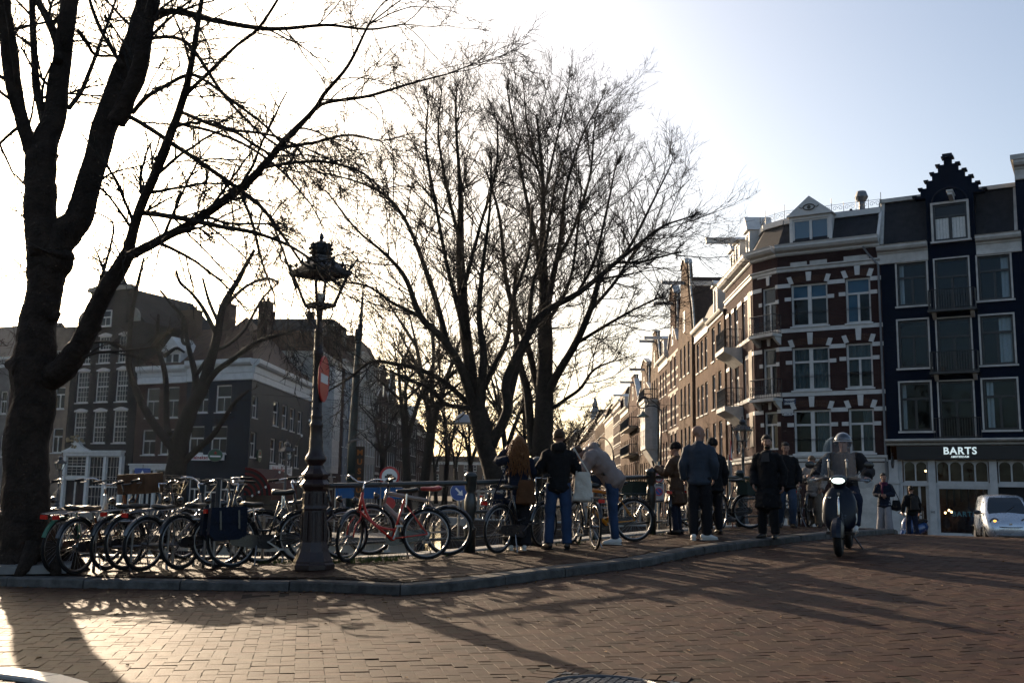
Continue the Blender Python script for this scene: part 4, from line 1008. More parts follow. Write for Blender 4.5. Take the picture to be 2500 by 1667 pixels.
for i in range(3):
 a, b = np.array(pts[i]), np.array(pts[i + 1]); Ls = np.linalg.norm(b - a); n = max(1, int(Ls / .55)); d = (b - a) / Ls
 if i == 2: rngs = [k for k in range(n + 1)]
 for k in range(n + 1):
  q = a + d * Ls * k / n; cr.tube([q, q + np.array([0, 0, .75 if k % 2 == 0 else .5])], .014, 4);
  if k < n:
   for s_ in (.28, .72):
    c = a + d * Ls * (k + s_) / n + np.array([0, 0, .24]); t = np.linspace(0, 2.4 * PI, 14); r_s = np.linspace(.12, .03, 14) * Ls / n / .55
    cr.tube(np.array([c + d * r * math.cos(x) * (1 if s_ < .5 else -1) + np.array([0, 0, r * math.sin(x)]) for x, r in zip(t, r_s)]), .009, 4)
 cr.tube([a + np.array([0, 0, .42]), b + np.array([0, 0, .42])], .010, 4); cr.tube([a + np.array([0, 0, .05]), b + np.array([0, 0, .05])], .010, 4)
cr.build('roof_cresting', IRON, ch)
fx, fz = us(2092, 500), zs(2092, 512); fl = MB(); hh = zs(2092, 453) - fz
fl.lathe([(.15, fz - .4), (.15, fz + hh * .58), (.19, fz + hh * .58), (.31, fz + hh * .76), (.22, fz + hh), (.05, fz + hh)], 12, (fx, 1.1, 0)); fl.build('flue', ZINC, ch)
f2 = MB(); f2.lathe([(.12, fz - .3), (.10, fz + .2), (.06, fz + .35)], 8, (us(2066, 500), 1.0, 0)); f2.build('flue', IRON, ch)
chimney(ch, Wc - .9, 2.0, zm, .8, .6, .5, pots=0)
# canal-side dormers and white hoist
for xx, ww, rs in ((1.3, 1.0, .55), (5.6, .9, .8)):
 d_ = dormer(ch, xx, .15, He + .5, ww, 1.5, 1.2, WHITE, 'double', rs); d_.matrix_parent_inverse = Matrix(); in_axes(d_, Rend, rang)
hbm = hoist(ch, 3.4, He + 1.95, 1.7, WHITE, 0.1, .22, .26); in_axes(hbm, Rend, rang)
d_ = dormer(ch, 3.4, .05, He + .45, 1.25, 1.55, 1.6, WHITE, 'double', .3); in_axes(d_, Rend, rang)
# balconies: two deep ones on the canal side, small ones on the bevel
for k in range(2):
 x, z, w, h = rw[3 * k + 1]; b = MB(); zz = z - .05
 b.prism([(x - .5, 0, zz), (x - .5, -.95, zz), (x - .5, -.95, zz - .22), (x - .5, -.5, zz - .45), (x - .5, 0, zz - .85)], (w + 1.5, 0, 0)); bo = b.build('balcony', WHITE2, ch); in_axes(bo, Rend, rang)
 r2 = MB(); railing(r2, [(x - .45, -.02, zz), (x - .45, -.9, zz), (x + w + .95, -.9, zz), (x + w + .95, -.02, zz)], .95, .012, .14, True); r2.build('railing', IRON, bo)
 x, z, w, h = bw[k]; b = MB(); zz = z - .02
 b.box(x - .35, x + w + .35, -.6, .0, zz - .14, zz); bo = b.build('balcony', WHITE2, ch); in_axes(bo, Bc, bang)
 r2 = MB(); railing(r2, [(x - .32, -.02, zz), (x - .32, -.55, zz), (x + w + .32, -.55, zz), (x + w + .32, -.02, zz)], .9, .014, .15, True); r2.build('railing', IRON, bo)
 for q in (x - .3, x + w + .14):
  bk = MB(); bk.prism([(q, 0, zz - .14), (q, -.45, zz - .14), (q, -.35, zz - .28), (q, -.08, zz - .5), (q, 0, zz - .52)], (.16, 0, 0)); bk.build('bracket', WHITE2, bo)
# pale blank panels on the canal side near the bevel
for k in range(3):
 q = MB(); z0_, h_ = bw[k][1] + .2, bw[k][3] - .1; q.box(6.15, 6.95, -.035, .01, z0_, z0_ + h_); o = q.build('blank_panel', SANDST, ch); in_axes(o, Rend, rang)
dp = MB(); dp.tube([(Wc - .08, -.08, 0), (Wc - .08, -.08, He - .9), (Wc - .5, -.12, He - .35), (Wc - .7, -.2, He)], .05, 6); dp.build('drainpipe', ZINC, ch)
SGB = mat('street_sign_blue', (.012, .03, .10), .4); SGW = mat('sign_white', (.75, .75, .73), .45)
def plate(px0, px1, py0, py1, lines):
 x, z, w, h = L(px0, px1, py0, py1); x = max(x, .06); m = MB(); m.box(x, x + w, -.03, .0, z, z + h); p = m.build('street_name_plate', SGB, ch)
 b = MB()
 for (a0, a1, c0, c1) in ((x + .02, x + w - .02, z + .015, z + .03), (x + .02, x + w - .02, z + h - .03, z + h - .015)): b.box(a0, a1, -.034, -.0305, c0, c1)
 b.build('border', SGW, p)
 for i, t in enumerate(lines): lettering(t, h / len(lines) * .8, SGW, p, (x + w / 2, -.034, z + h * (1 - (i + .5) / len(lines))), depth=.002, bold=.003)
plate(1913, 1943, 973, 988, ['PRINSEN', 'GRACHT']); plate(1914, 1935, 1007, 1015, ['CENTRUM'])
# ------------------------------------------------------------------ the row of houses along the right quay
FLOWER = mat('window_box_green', (.04, .08, .03), .8, 0, .4, 10)
def row_house(pl, ua, ub, ze, name, label, wmat, cols=3, rows=3, ww=.95, wh=1.75, storey=2.85, top=.75, style='sash', fmat=WHITE, D=9.0, eave='cornice', gab=None, grise=3.0, hoistL=0, bands=None, shop=True, base=None, fine=False, roof=ROOFT, lint=None, side=None, chim=0, gmat=GLASSD, group=None, cat='house', wsill=True):
 p0 = pl.pt(ua); zb = base_z(p0) if base is None else base; W = ub - ua
 h = empty(name, (p0[0], p0[1], zb), pl.rz(), label, cat, group); H = ze - zb
 hs = []; m = (W - cols * ww) / (cols + 1); zt = H - top - wh; k = 0
 while k < rows and zt - k * storey > 2.6:
  for c in range(cols): hs.append((m + c * (ww + m), zt - k * storey, ww, wh * (1 - .0 * k)))
  k += 1
 zsh = zt - (k - 1) * storey - .7
 gh = []
 if shop:
  nd = max(2, int(W / 1.6)); sw = W / nd
  gh = [(i * sw + .18, .15 if i % 2 else .5, sw - .36, zsh - .6 - (.15 if i % 2 else .5)) for i in range(nd)]
 body(h, W, D, H, wmat, hs + gh, .17)
 for q in hs: put_window(h, *q, style=style, fmat=fmat, gmat=gmat, fine=fine, sill=wsill)
 for q in gh: put_window(h, *q, style='T', fmat=fmat, gmat=gmat, fine=False, sill=False)
 if shop: cornice(h, W, zsh - .35, [(.04, 0), (.06, .05), (.06, .18), (.16, .24), (.18, .3)], WHITE2)
 if lint:
  for (x, z, w, hh) in hs: MB().box(x - .08, x + w + .08, -.03, .02, z + hh + .003, z + hh + .22).build('lintel', lint, h)
 if bands:
  for kk in range(k):
   for zz in bands[1]:
    b = MB(); z_ = zt - kk * storey + zz; xs = [0] + [v for q in hs[:cols] for v in (q[0], q[0] + q[2])] + [W]
    inside = 0 < zz < wh
    if inside:
     for i in range(0, len(xs), 2): b.box(xs[i], xs[i + 1], -.02, .01, z_, z_ + .2)
     b.build('stone_bands', bands[0], h)['kind'] = 'stuff'
    else: b.box(0, W, -.025, .01, z_, z_ + .2); b.build('stone_band', bands[0], h)
 if eave == 'cornice': cornice(h, W, H - .62, CORN, WHITE2 if fmat is WHITE else fmat)
 elif eave == 'small': cornice(h, W, H - .3, CORN_S, WHITE2)
 if gab:
  gable(h, W, H, gab, wmat, WHITE2, .4, grise); pitched(h, W, D, H, grise * .85, roof, .3, axis='y')
  gwz = H + .35; gww = min(1.0, W * .2)
  fm, _ = window_meshes('sash', gww, min(1.5, grise * .5)); mm = fm.copy(); mm.materials.clear(); mm.materials.append(fmat); o = link('window', mm, None, h, (W / 2 - gww / 2, -.07, gwz))
  hh_ = min(1.5, grise * .5); MB().quad((.02, .05, .02), (gww - .02, .05, .02), (gww - .02, .05, hh_ - .02), (.02, .05, hh_ - .02)).build('pane', GLASSD, o)
  if hoistL: hoist(h, W / 2, H + grise * .74, hoistL, fmat if fmat in (WHITE, WHITE2) else IRON)
 else:
  mb = MB(); q = 1.0; zr = H + 1.9; mb.quad((0, .1, H), (W, .1, H), (W, q, zr), (0, q, zr)); mb.quad((0, q, zr), (W, q, zr), (W, D, zr), (0, D, zr)); mb.quad((W, .1, H), (W, D, H), (W, D, zr), (W, q, zr)); mb.quad((0, .1, H), (0, q, zr), (0, D, zr), (0, D, H)); mb.build('roof', roof, h)
  if hoistL:
   dormer(h, W / 2, -.02, H + .1, 1.3, 1.7, 1.8, fmat, 'double', .35); hoist(h, W / 2, H + 1.85, hoistL, fmat)
 for i in range(chim): chimney(h, W * (.1 + .5 * i), D * .45, H + (grise * .6 if gab else 1.6), .7, .5, 1.3)
 return h, hs, H, W, zb
SX = 10.07
RR = Plane((SX, 0.0), (-SKEW, -1))                            # u runs towards the camera
def yu(Y): return -Y * math.hypot(1, SKEW)
def ypx(px):
 t = (px - 1250) / FPX; return SX / (t - SKEW)
def zpx(px, py): return RR.uz(px, py)[1]
# (pixel of far edge, pixel of near edge, eave pixel at the near edge, ...)
Rend_w = FA.pt(ua) + np.array([*(Matrix.Rotation(FA.rz(), 2) @ Vector(Rend)), 0])
yA = float(Rend_w[1])
Y2, Y3, Y3b, Y4, Y5, Y6 = ypx(1736), ypx(1702), ypx(1692), ypx(1660), ypx(1635), ypx(1592)
r1 = row_house(RR, yu(Y2), yu(yA) - .02, zpx(1752, 768), 'canal_house', 'slim brown brick house with a white cornice, first next to the banded corner house', RB2, cols=2, rows=3, ww=1.0, wh=2.05, storey=2.85, top=.5, eave='small', gmat=GLASSD, roof=SLATE, hoistL=1.5, shop=True, fine=True)
r2 = row_house(RR, yu(Y3) + .02, yu(Y2) - .02, zpx(1715, 800), 'canal_house', 'brown brick house with closed shutters and a white panelled cornice', RB2, cols=3, rows=3, ww=.95, wh=1.95, storey=2.85, top=.75, eave='cornice', gmat=mat('grey_shutter_glass', (.10, .095, .09), .4), roof=SLATE, shop=True, fine=True)
hd_ = r2[0]
r3 = row_house(RR, yu(Y4) + .02, yu(Y3) - 1.5, zpx(1672, 822), 'canal_house', 'tall brown brick house with a pale bell gable and white hoist beam', RB3, cols=3, rows=4, ww=.9, wh=2.2, storey=2.95, top=.6, eave=None, gab='bell', grise=5.2, hoistL=1.6, roof=ROOFT, fine=True)
gap = MB(); p_ = RR.pt(yu(Y3) - .75)
r4 = row_house(RR, yu(Y5) + .02, yu(Y4) - .02, zpx(1646, 850), 'canal_house', 'narrow brick house with white banded arched windows and a pointed gable', RB4, cols=2, rows=4, ww=1.05, wh=2.3, storey=2.95, top=.7, eave=None, gab='neck', grise=4.8, hoistL=1.5, bands=(SANDST, (.55, 1.2, 2.5)), lint=SANDST, roof=ROOFT)
yh = (Y5 + Y6) / 2
r5 = row_house(RR, yu(yh) + .02, yu(Y5) - .02, zpx(1622, 878), 'canal_house', 'orange brick house with a dentilled white cornice and a dark hoist dormer', RB4, cols=3, rows=4, ww=1.0, wh=2.0, storey=2.95, top=1.0, eave='cornice', hoistL=1.6, bands=(SANDST, (.6, 1.3)), roof=SLATE)
r6 = row_house(RR, yu(Y6) + .02, yu(yh) - .02, zpx(1600, 905), 'canal_house', 'brick house with a dark spout gable and a black hoist, behind the curved street lamp', RB3, cols=3, rows=3, ww=1.0, wh=2.0, storey=2.95, top=.8, eave=None, gab='spout', grise=3.6, hoistL=1.4, fmat=WHITE2, roof=SLATE, chim=1)
# white two-storey bay on the front of that house
oh = r6[0]; W6 = r6[3]
bz0, bz1 = zpx(1600, 1098) - r6[4], zpx(1600, 985) - r6[4]
by = MB(); by.prism([(W6 * .18, 0, bz0), (W6 * .18, -1.1, bz0), (W6 * .82, -1.1, bz0), (W6 * .82, 0, bz0)], (0, 0, bz1 - bz0)); by.box(W6 * .15, W6 * .85, -1.2, 0, bz1, bz1 + .25)
by.prism([(W6 * .2, 0, bz0), (W6 * .2, -1.0, bz0 - .02), (W6 * .2, 0, bz0 - 1.6)], (W6 * .6, 0, 0)); bo = by.build('bay', WHITE2, oh)
for k in range(2):
 for j in range(3):
  x = W6 * .18 + W6 * .64 * (j + .12) / 3; w = W6 * .64 * .26; hgt = (bz1 - bz0) * .36
  put_window_sub(bo, x, bz0 + .3 + k * (bz1 - bz0) * .5, w, hgt, 'T1', WHITE, mat('yellowish_pane', (.30, .22, .08), .5), -1.16)  # bay panes in one even yellow
for k in range(2):
 for j in range(2):
  o = link('window', window_meshes('T1', .46, (bz1 - bz0) * .36)[0].copy(), None, bo, (W6 * .82 + .05, -1.04 + j * .5, bz0 + .3 + k * (bz1 - bz0) * .5)); o.data.materials.clear(); o.data.materials.append(WHITE); o.rotation_euler = (0, 0, PI / 2)
  link('pane', MB().quad((.02, .085, .02), (.44, .085, .02), (.44, .085, (bz1 - bz0) * .35), (.02, .085, (bz1 - bz0) * .35)).mesh('pane'), MAT['yellowish_pane'], o)
rails = MB(); railing(rails, [(W6 * .15, 0, bz1 + .25), (W6 * .15, -1.2, bz1 + .25), (W6 * .85, -1.2, bz1 + .25), (W6 * .85, 0, bz1 + .25)], .9, .03, .5); rails.build('railing', IRON, oh)
spec_ = [  # near px, far px, eave px y, wall, label, opts
 (1592, 1562, 962, RB3, 'brick house with a black neck gable, beyond the white bay window', dict(gab='neck', grise=3.4, eave=None, hoistL=1.5, fmat=WHITE2)),
 (1562, 1537, 980, RB4, 'narrow dark brick house with iron balconies, far along the right quay', dict(gab='spout', grise=3.0, eave=None, hoistL=1.5)),
 (1537, 1518, 1000, RB2, 'brown brick house with a black roof and hoist, far along the right quay', dict(hoistL=1.4, eave='cornice')),
 (1518, 1500, 985, RB, 'tall purple brick house with pale stone bands, far along the right quay', dict(bands=(WHITE2, (.2, 1.5)), eave='cornice')),
 (1500, 1480, 1020, SANDST, 'cream plastered house with balconies, far along the right quay', dict(eave='cornice', cols=4)),
 (1480, 1455, 1025, RB3, 'pale brick house with a long row of windows, far along the right quay', dict(eave='cornice', cols=5)),
 (1455, 1438, 1030, RB, 'dark brick house with a slim turret, at the far end of the right quay', dict(eave='small', cols=3, hoistL=1.2)),
 (1438, 1418, 1055, RB2, 'low brown house next to the turret, at the far end of the right quay', dict(eave='cornice', cols=3)),
 (1418, 1400, 1068, SANDST, 'small grey house where the right quay disappears', dict(eave='cornice', cols=4)),
]
for (a, b, ey_, wm_, lab, o_) in spec_:
 Ya, Yb = ypx(a), ypx(b); kw = dict(cols=3, rows=4, ww=1.0, wh=1.9, storey=2.9, top=.9); kw.update(o_)
 kw['cols'] = max(kw['cols'], int((Yb - Ya) / 2.3))
 hh = row_house(RR, yu(Yb) + .02, yu(Ya) - .02, zpx((a + b) / 2, ey_), 'canal_house', lab, wm_, **kw)
 if 'iron balconies' in lab:
  for k in range(2):
   m = MB(); zz = hh[2] - 3.0 - 2.9 * k; m.box(.5, hh[3] - .5, -1.0, 0, zz - .12, zz); railing(m, [(.5, 0, zz), (.5, -1, zz), (hh[3] - .5, -1, zz), (hh[3] - .5, 0, zz)], 1.0, .03, .3); m.build('balcony', IRON, hh[0])
 if 'turret' in lab and 'dark' in lab:
  m = MB(); m.lathe([(1.1, hh[2]), (1.1, hh[2] + 3.5), (1.4, hh[2] + 3.6), (.9, hh[2] + 4.4), (.6, hh[2] + 5), (.7, hh[2] + 5.6), (.1, hh[2] + 7.2)], 8, (1.2, 1.5, 0)); m.build('turret', ZINC, hh[0])
# ------------------------------------------------------------------ the houses on the left of the water
C0 = at(612, 1000, 70.0)
FL = Plane(C0, (.906, -.42)); LS = Plane(C0, (SKEW, 1))
BRN = brick_mat('dull_brown_brick', (.105, .06, .048), (.08, .048, .04), (.09, .08, .075), .22, .066, .35)
GRB = brick_mat('grey_dark_brick', (.05, .048, .048), (.036, .036, .038), (.05, .05, .05), .22, .066, .35)
CAFE = mat('cafe_black_paint', (.010, .020, .032), .6, 0, .25, 1.2, .25, 16)
TAN = mat('tan_plaster', (.27, .20, .15), .85, 0, .25, 1.2, .2, 12)
def lhouse(ux0, ux1, name, label, ztop, wmat, rects, D=9.0, shop_z=None, style='sash', fmat=WHITE2, fine=False, cat='house', pl=FL, u_px_y=1000, base=None, extra=()):
 u0_ = ux0 if isinstance(ux0, float) else pl.uz(ux0, u_px_y)[0]; u1_ = ux1 if isinstance(ux1, float) else pl.uz(ux1, u_px_y)[0]
 p = pl.pt(u0_); zb = -1.1 if base is None else base
 h = empty(name, (p[0], p[1], zb), pl.rz(), label, cat); H = ztop - zb; W = u1_ - u0_
 hs = []
 for r in rects:
  q = rect(pl, *r); hs.append((max(.15, q[0] - u0_), q[1] - zb, q[2], q[3]))
 body(h, W, D, H, wmat, hs + list(extra), .15)
 for q in hs: put_window(h, *q, style=style, fmat=fmat, fine=fine)
 return h, hs, H, W, zb, u0_
lu = lambda px, py, pl=FL: pl.uz(px, py)
# tall dark house with the neck gable
zt = lu(250, 792)[1]
g_rows = [(180, 210, 1005, 1081), (227, 258, 1004, 1081), (276, 309, 1001, 1081), (187, 217, 907, 983), (234, 265, 906, 981), (283, 312, 902, 980), (194, 222, 826, 889), (240, 270, 821, 886), (289, 318, 817, 884)]
dh, hs, H, W, zb, u_ = lhouse(166, 331, 'canal_house', 'tall dark grey canal house with small-paned arched windows and a neck gable', zt, GRB, g_rows, style='grid', fine=True)
for (x, z, w, h) in hs:
 a = MB(); q = spline([(x - .06, z + h), (x + w / 2, z + h + .16), (x + w + .06, z + h)], 9)
 a.prism([(x - .06, -.03, z + h - .01)] + [(p[0], -.03, p[1] + .1) for p in q] + [(x + w + .06, -.03, z + h - .01)], (0, .06, 0)); a.build('arch_lintel', WHITE2, dh)
gx0, gx1 = lu(226, 750)[0] - u_, lu(309, 750)[0] - u_; zg = lu(268, 700)[1] - zb
gm_ = MB(); gm_.prism([(x, -.02, z) for x, z in [(gx0, H - .3), (gx1, H - .3), (gx1, zg - .6), (gx1 + .5, zg - .3), (gx1 + .4, zg), (gx1 - .6, zg + .25), ((gx0 + gx1) / 2 + .7, zg + 1.0), ((gx0 + gx1) / 2, zg + 1.35), ((gx0 + gx1) / 2 - .7, zg + 1.0), (gx0 + .6, zg + .25), (gx0 - .4, zg), (gx0 - .5, zg - .3), (gx0, zg - .6)]], (0, .5, 0)); gg = gm_.build('gable', GRB, dh)
cp = MB(); cp.prism([(x, -.12, z) for x, z in [(gx0 - .6, zg - .32), (gx1 + .6, zg - .32), (gx1 + .5, zg + .02), (gx0 - .5, zg + .02)]], (0, .14, 0)); cp.prism([(x, -.1, z) for x, z in [((gx0 + gx1) / 2 - 1.2, zg + .2), ((gx0 + gx1) / 2 + 1.2, zg + .2), ((gx0 + gx1) / 2 + .5, zg + 1.2), ((gx0 + gx1) / 2, zg + 1.45), ((gx0 + gx1) / 2 - .5, zg + 1.2)]], (0, .08, 0)); cp.build('gable_crown', SANDST, gg)
put_window(dh, *(lambda q: (q[0] - u_, q[1] - zb, q[2], q[3]))(rect(FL, 246, 274, 758, 797)), style='sash', fmat=WHITE2, y=-.12, fine=False)
for sgn, xx in ((-1, gx0 - .9), (1, gx1 + .9)):
 sc = MB(); q = spline([(xx - .5, H + .1), (xx - .42, H + .7), (xx, H + 1.1), (xx + .42, H + .7), (xx + .5, H + .1)], 13); sc.prism([(a, -.06, b) for a, b in q], (0, .2, 0)); sc.build('gable_scroll', STONE, dh)
pitched(dh, W, 9, H, lu(250, 700)[1] - zb - H + .2, GRB, .4, axis='y')
x0_, x1_ = lu(160, 1150)[0] - u_, lu(301, 1150)[0] - u_; zc_ = lu(230, 1105)[1] - zb
sf = MB(); sf.box(x0_, x1_, -.35, .0, zc_ - .25, zc_ + .02); sf.box(x0_ - .1, x1_ + .1, -.45, 0, zc_ + .021, zc_ + .16)
xm = x0_ + (x1_ - x0_) * .40; xs_ = [x0_, xm, x0_ + (x1_ - x0_) * .70, x1_ - .18]
for x in xs_: sf.box(x, x + .26, -.30, 0, -.4, zc_ - .25)
sf.box(x0_ + .26, xm, -.25, 0, zc_ - 2.0, zc_ - 1.8)
q = spline([(x0_ - .1, zc_ + .16), (x0_ + .7, zc_ + .45), (x0_ + 1.3, zc_ + 1.05), ((x0_ + xm) / 2, zc_ + 1.25), (xm - 1.2, zc_ + 1.05), (xm - .5, zc_ + .45), (xm + .3, zc_ + .16)], 25); sf.prism([(a, -.36, b) for a, b in q], (0, .3, 0)); so = sf.build('shop_front', WHITE, dh)
orn = MB(); cx = (x0_ + xm) / 2
for i in range(14): orn.ellip((cx + random.uniform(-.9, .9), -.40, zc_ + .95 + random.uniform(-.1, .32)), .16, .07, .11, 7, 5)
for i in range(5): orn.ellip((cx + random.uniform(-.3, .3), -.40, zc_ + .5 + random.uniform(-.12, .12)), .12, .05, .09, 6, 4)
orn.build('carved_crest', mat('gilt_carving', (.30, .22, .12), .6), so)
for (a, b, z0_, z1_, st_) in ((x0_ + .26, xm, zc_ - 1.8, zc_ - .25, 'grid'), (x0_ + .26, xm, -.4, zc_ - 2.0, 'double'), (xm + .26, xs_[2], -.2, zc_ - .25, 'grid'), (xs_[2] + .26, xs_[3], -.2, zc_ - .25, 'grid')):
 put_window(dh, a, z0_, b - a, z1_ - z0_, st_, WHITE2, GLASSD, y=-.22, sill=False, fine=True)
for (px, py, w_) in ((153, 720, .9), (387, 765, 1.5)):
 u, z = lu(px, py); chimney(dh, u - u_ - w_ / 2, 3.2, z - zb - .5, w_, .7, 1.2)
# brown house
zt = lu(390, 893)[1]
bh, hs, H, W, zb, u_ = lhouse(331.0 and 333, 453, 'canal_house', 'brown brick canal house with a dentilled white cornice, right of the tall dark house', zt, BRN, [(357, 388, 947, 1020), (406, 436, 944, 1019), (347, 379, 1049, 1110), (391, 424, 1047, 1109)], style='sash', fine=True)
cornice(bh, W, H - 1.35, [(.06, 0), (.1, .04), (.1, .5), (.14, .55), (.16, .85), (.32, .92), (.40, 1.05), (.42, 1.3)], WHITE)
for i in range(int(W / .28)):
 MB().box(.08 + i * .28, .22 + i * .28, -.30, -.1, H - .52, H - .38).build('dentil', WHITE2, bh)
pitched(bh, W, 9, H, 3.4, ROOFT, 0, 0)
d_ = dormer(bh, lu(413, 860)[0] - u_, .3, H + .1, 1.7, 1.0, 2.0, WHITE2, 'double', 1.1)
x0_, x1_ = .1, W - .1; zc_ = lu(390, 1136)[1] - zb
sf = MB(); sf.box(0, W, -.3, 0, zc_ - .3, zc_); sf.box(-.02, W + .02, -.42, 0, zc_ + .002, zc_ + .12)
for i in range(5): sf.box(i * (W - .2) / 4, i * (W - .2) / 4 + .2, -.25, 0, -.4, zc_ - .3)
sf.build('shop_front', WHITE, bh)
for i in range(4): put_window(bh, i * (W - .2) / 4 + .2, -.3, (W - .2) / 4 - .2, zc_, 'TT' if i % 2 else 'T', WHITE2, GLASSD, y=-.2, sill=False, fine=True)
chimney(bh, W - 1.2, 4.2, H + 3.2, 1.1, .8, 2.0)
# black corner cafe
zt = lu(520, 880)[1]; Dl = 17.0
ub_ = lu(453, 1000)[0] + .02
cf = empty('corner_cafe', (*FL.pt(ub_)[:2], -1.1), FL.rz(), 'black painted corner cafe with white cornice, beer signs and a striped awning', 'cafe'); zb = -1.1; H = zt - zb; W = -ub_
fr_w = [(lambda q: (q[0] - ub_, q[1] - zb, q[2], q[3]))(rect(FL, *r)) for r in ((480, 508, 950, 1007), (527, 564, 940, 1006), (461, 497, 1040, 1107), (515, 553, 1040, 1107))]
sd_w = [(lambda q: (q[0], q[1] - zb, q[2], q[3]))(rect(LS, *r)) for r in ((600, 613, 960, 1016), (667, 680, 979, 1040), (689, 701, 988, 1047), (708, 719, 996, 1053), (727, 737, 1004, 1059), (591, 605, 1050, 1114), (660, 672, 1070, 1129), (681, 692, 1076, 1134), (700, 712, 1082, 1139), (719, 729, 1087, 1142), (700, 708, 1165, 1215), (716, 724, 1168, 1218))]
sd_w = [(max(.4, x), z, max(.75, w), h) for x, z, w, h in sd_w]
gl_f = [(W * .12, .6, 1.0, 2.2), (W * .36, .0, 1.1, 2.8), (W * .6, .6, 1.3, 2.2)]
Wside = LS.uz(757, 1000)[0]
sang = LS.rz() - FL.rz()
mb = MB(); holes_wall(mb, W, H, fr_w + gl_f, .15); m2 = MB(); holes_wall(m2, Wside, H, sd_w, .15); m2.xform(sub_axes(np.array([W, 0.0]), sang)); merge(mb, m2)
e_ = np.array([W + Wside * math.cos(sang), Wside * math.sin(sang)]); mb.quad((0, 0, 0), (0, 0, H), (*e_ + np.array([-W, 0]), H), (*e_ + np.array([-W, 0]), 0)); mb.quad((*e_, 0), (*e_ + np.array([-W, 0]), 0), (*e_ + np.array([-W, 0]), H), (*e_, H))
mb.build('wall', CAFE, cf)
for q in fr_w: put_window(cf, *q, style='sash', fmat=WHITE, fine=True)
for q in gl_f: put_window(cf, *q, style='T', fmat=WHITE2, fine=True, sill=False)
for q in sd_w: in_axes(put_window(cf, *q, style='sash', fmat=WHITE, fine=True), np.array([W, 0.0]), sang)
pr = [(.05, 0), (.09, .05), (.09, .5), (.13, .55), (.15, 1.0), (.35, 1.08), (.45, 1.22), (.47, 1.5)]
cornice(cf, W + .1, H - 1.5, pr, WHITE)
c3 = MB(); c3.prism([(0, -a, H - 1.502 + b) for a, b in [(.0, 0)] + pr + [(.0, 1.5)]], (Wside, 0, 0)); c3.xform(sub_axes(np.array([W, 0.0]), sang)); c3.build('cornice', WHITE, cf)
rf = MB(); a0 = np.array([0, 0, H]); a1 = np.array([W, 0, H]); a2 = np.array([*e_, H]); a3 = np.array([*(e_ - np.array([W, 0])), H]); r0 = np.array([W * .5, 2.6, H + 3.6]); r1 = np.array([*(e_ - np.array([W * .5, 1.5])), H + 3.6]);
rf.poly([a0, a1, r0]); rf.quad(a1, a2, r1, r0); rf.poly([a2, a3, r1]); rf.quad(a3, a0, r0, r1); rf.build('roof', ROOFT, cf)
for (t, w_, hh) in ((.15, .9, 1.8), (.75, .8, 1.4)): chimney(cf, e_[0] * t * .2 + W * .42, e_[1] * t + 2, H + 3.2, w_, .7, hh)
x, z = lu(453, 1123)[0] - ub_, lu(453, 1123)[1] - zb; x2, z2 = lu(549, 1110)[0] - ub_, lu(549, 1110)[1] - zb
RED = mat('red_sign_paint', (.42, .02, .02), .5)
sg = MB().box(x, x2, -.12, -.02, z, z2).build('beer_sign', SGW, cf)
lettering('Heineken Bier', (z2 - z) * .95, RED, sg, ((x + x2) / 2, -.128, (z + z2) / 2), depth=.004, bold=.012, spacing=1.12)
GSN = mat('green_sign', (.01, .10, .04), .4)
def round_sign(loc, ang, r):
 m = MB(); an = np.linspace(0, 2 * PI, 25)[:-1]; m.prism([(r * 1.15 * math.cos(t), 0, r * math.sin(t)) for t in an], (0, .12, 0)); o = m.build('round_beer_sign', GSN, cf, loc=loc); o.rotation_euler = (0, 0, ang)
 s5 = []
 for i in range(10): t = PI / 2 + i * PI / 5; rr_ = r * (.34 if i % 2 == 0 else .14); s5.append((rr_ * math.cos(t), -.012, r * .38 + rr_ * math.sin(t)))
 MB().prism(s5, (0, .011, 0)).build('star', RED, o)
 b = MB(); b.prism([(-r * .85, -.01, -r * .3), (r * .85, -.01, -r * .3), (r * .85, -.01, -r * .05), (-r * .85, -.01, -r * .05)], (0, .008, 0)); b.build('sign_band', SGW, o)
 t2 = MB(); t2.tube([(r * 1.17 * math.cos(t), .02, r * 1.02 * math.sin(t)) for t in an], .025, 5, closed=True); t2.build('rim', STEEL, o)
u, z = LS.uz(630, 1112); round_sign((W + (u) * math.cos(sang) + .14 * math.sin(sang), (u) * math.sin(sang) - .14 * math.cos(sang), z - zb), sang, .42)
u, z = lu(547, 1112); round_sign((u - ub_, -.9, z - zb), math.radians(40), .42)
u, z = LS.uz(656, 1150); u2, z2 = LS.uz(709, 1141)
sg = MB().box(u, u2, -.15, -.03, z - zb - .25, z - zb + .5).build('beer_sign', SGW, cf); in_axes(sg, np.array([W, 0.0]), sang)
lettering('Heineken Bier', .62, RED, sg, (u + (u2 - u) * .34, -.158, z - zb + .12), depth=.004, bold=.01); lettering('café', .62, mat('grey_letter', (.3, .3, .3), .5), sg, (u + (u2 - u) * .85, -.158, z - zb + .12), depth=.004)
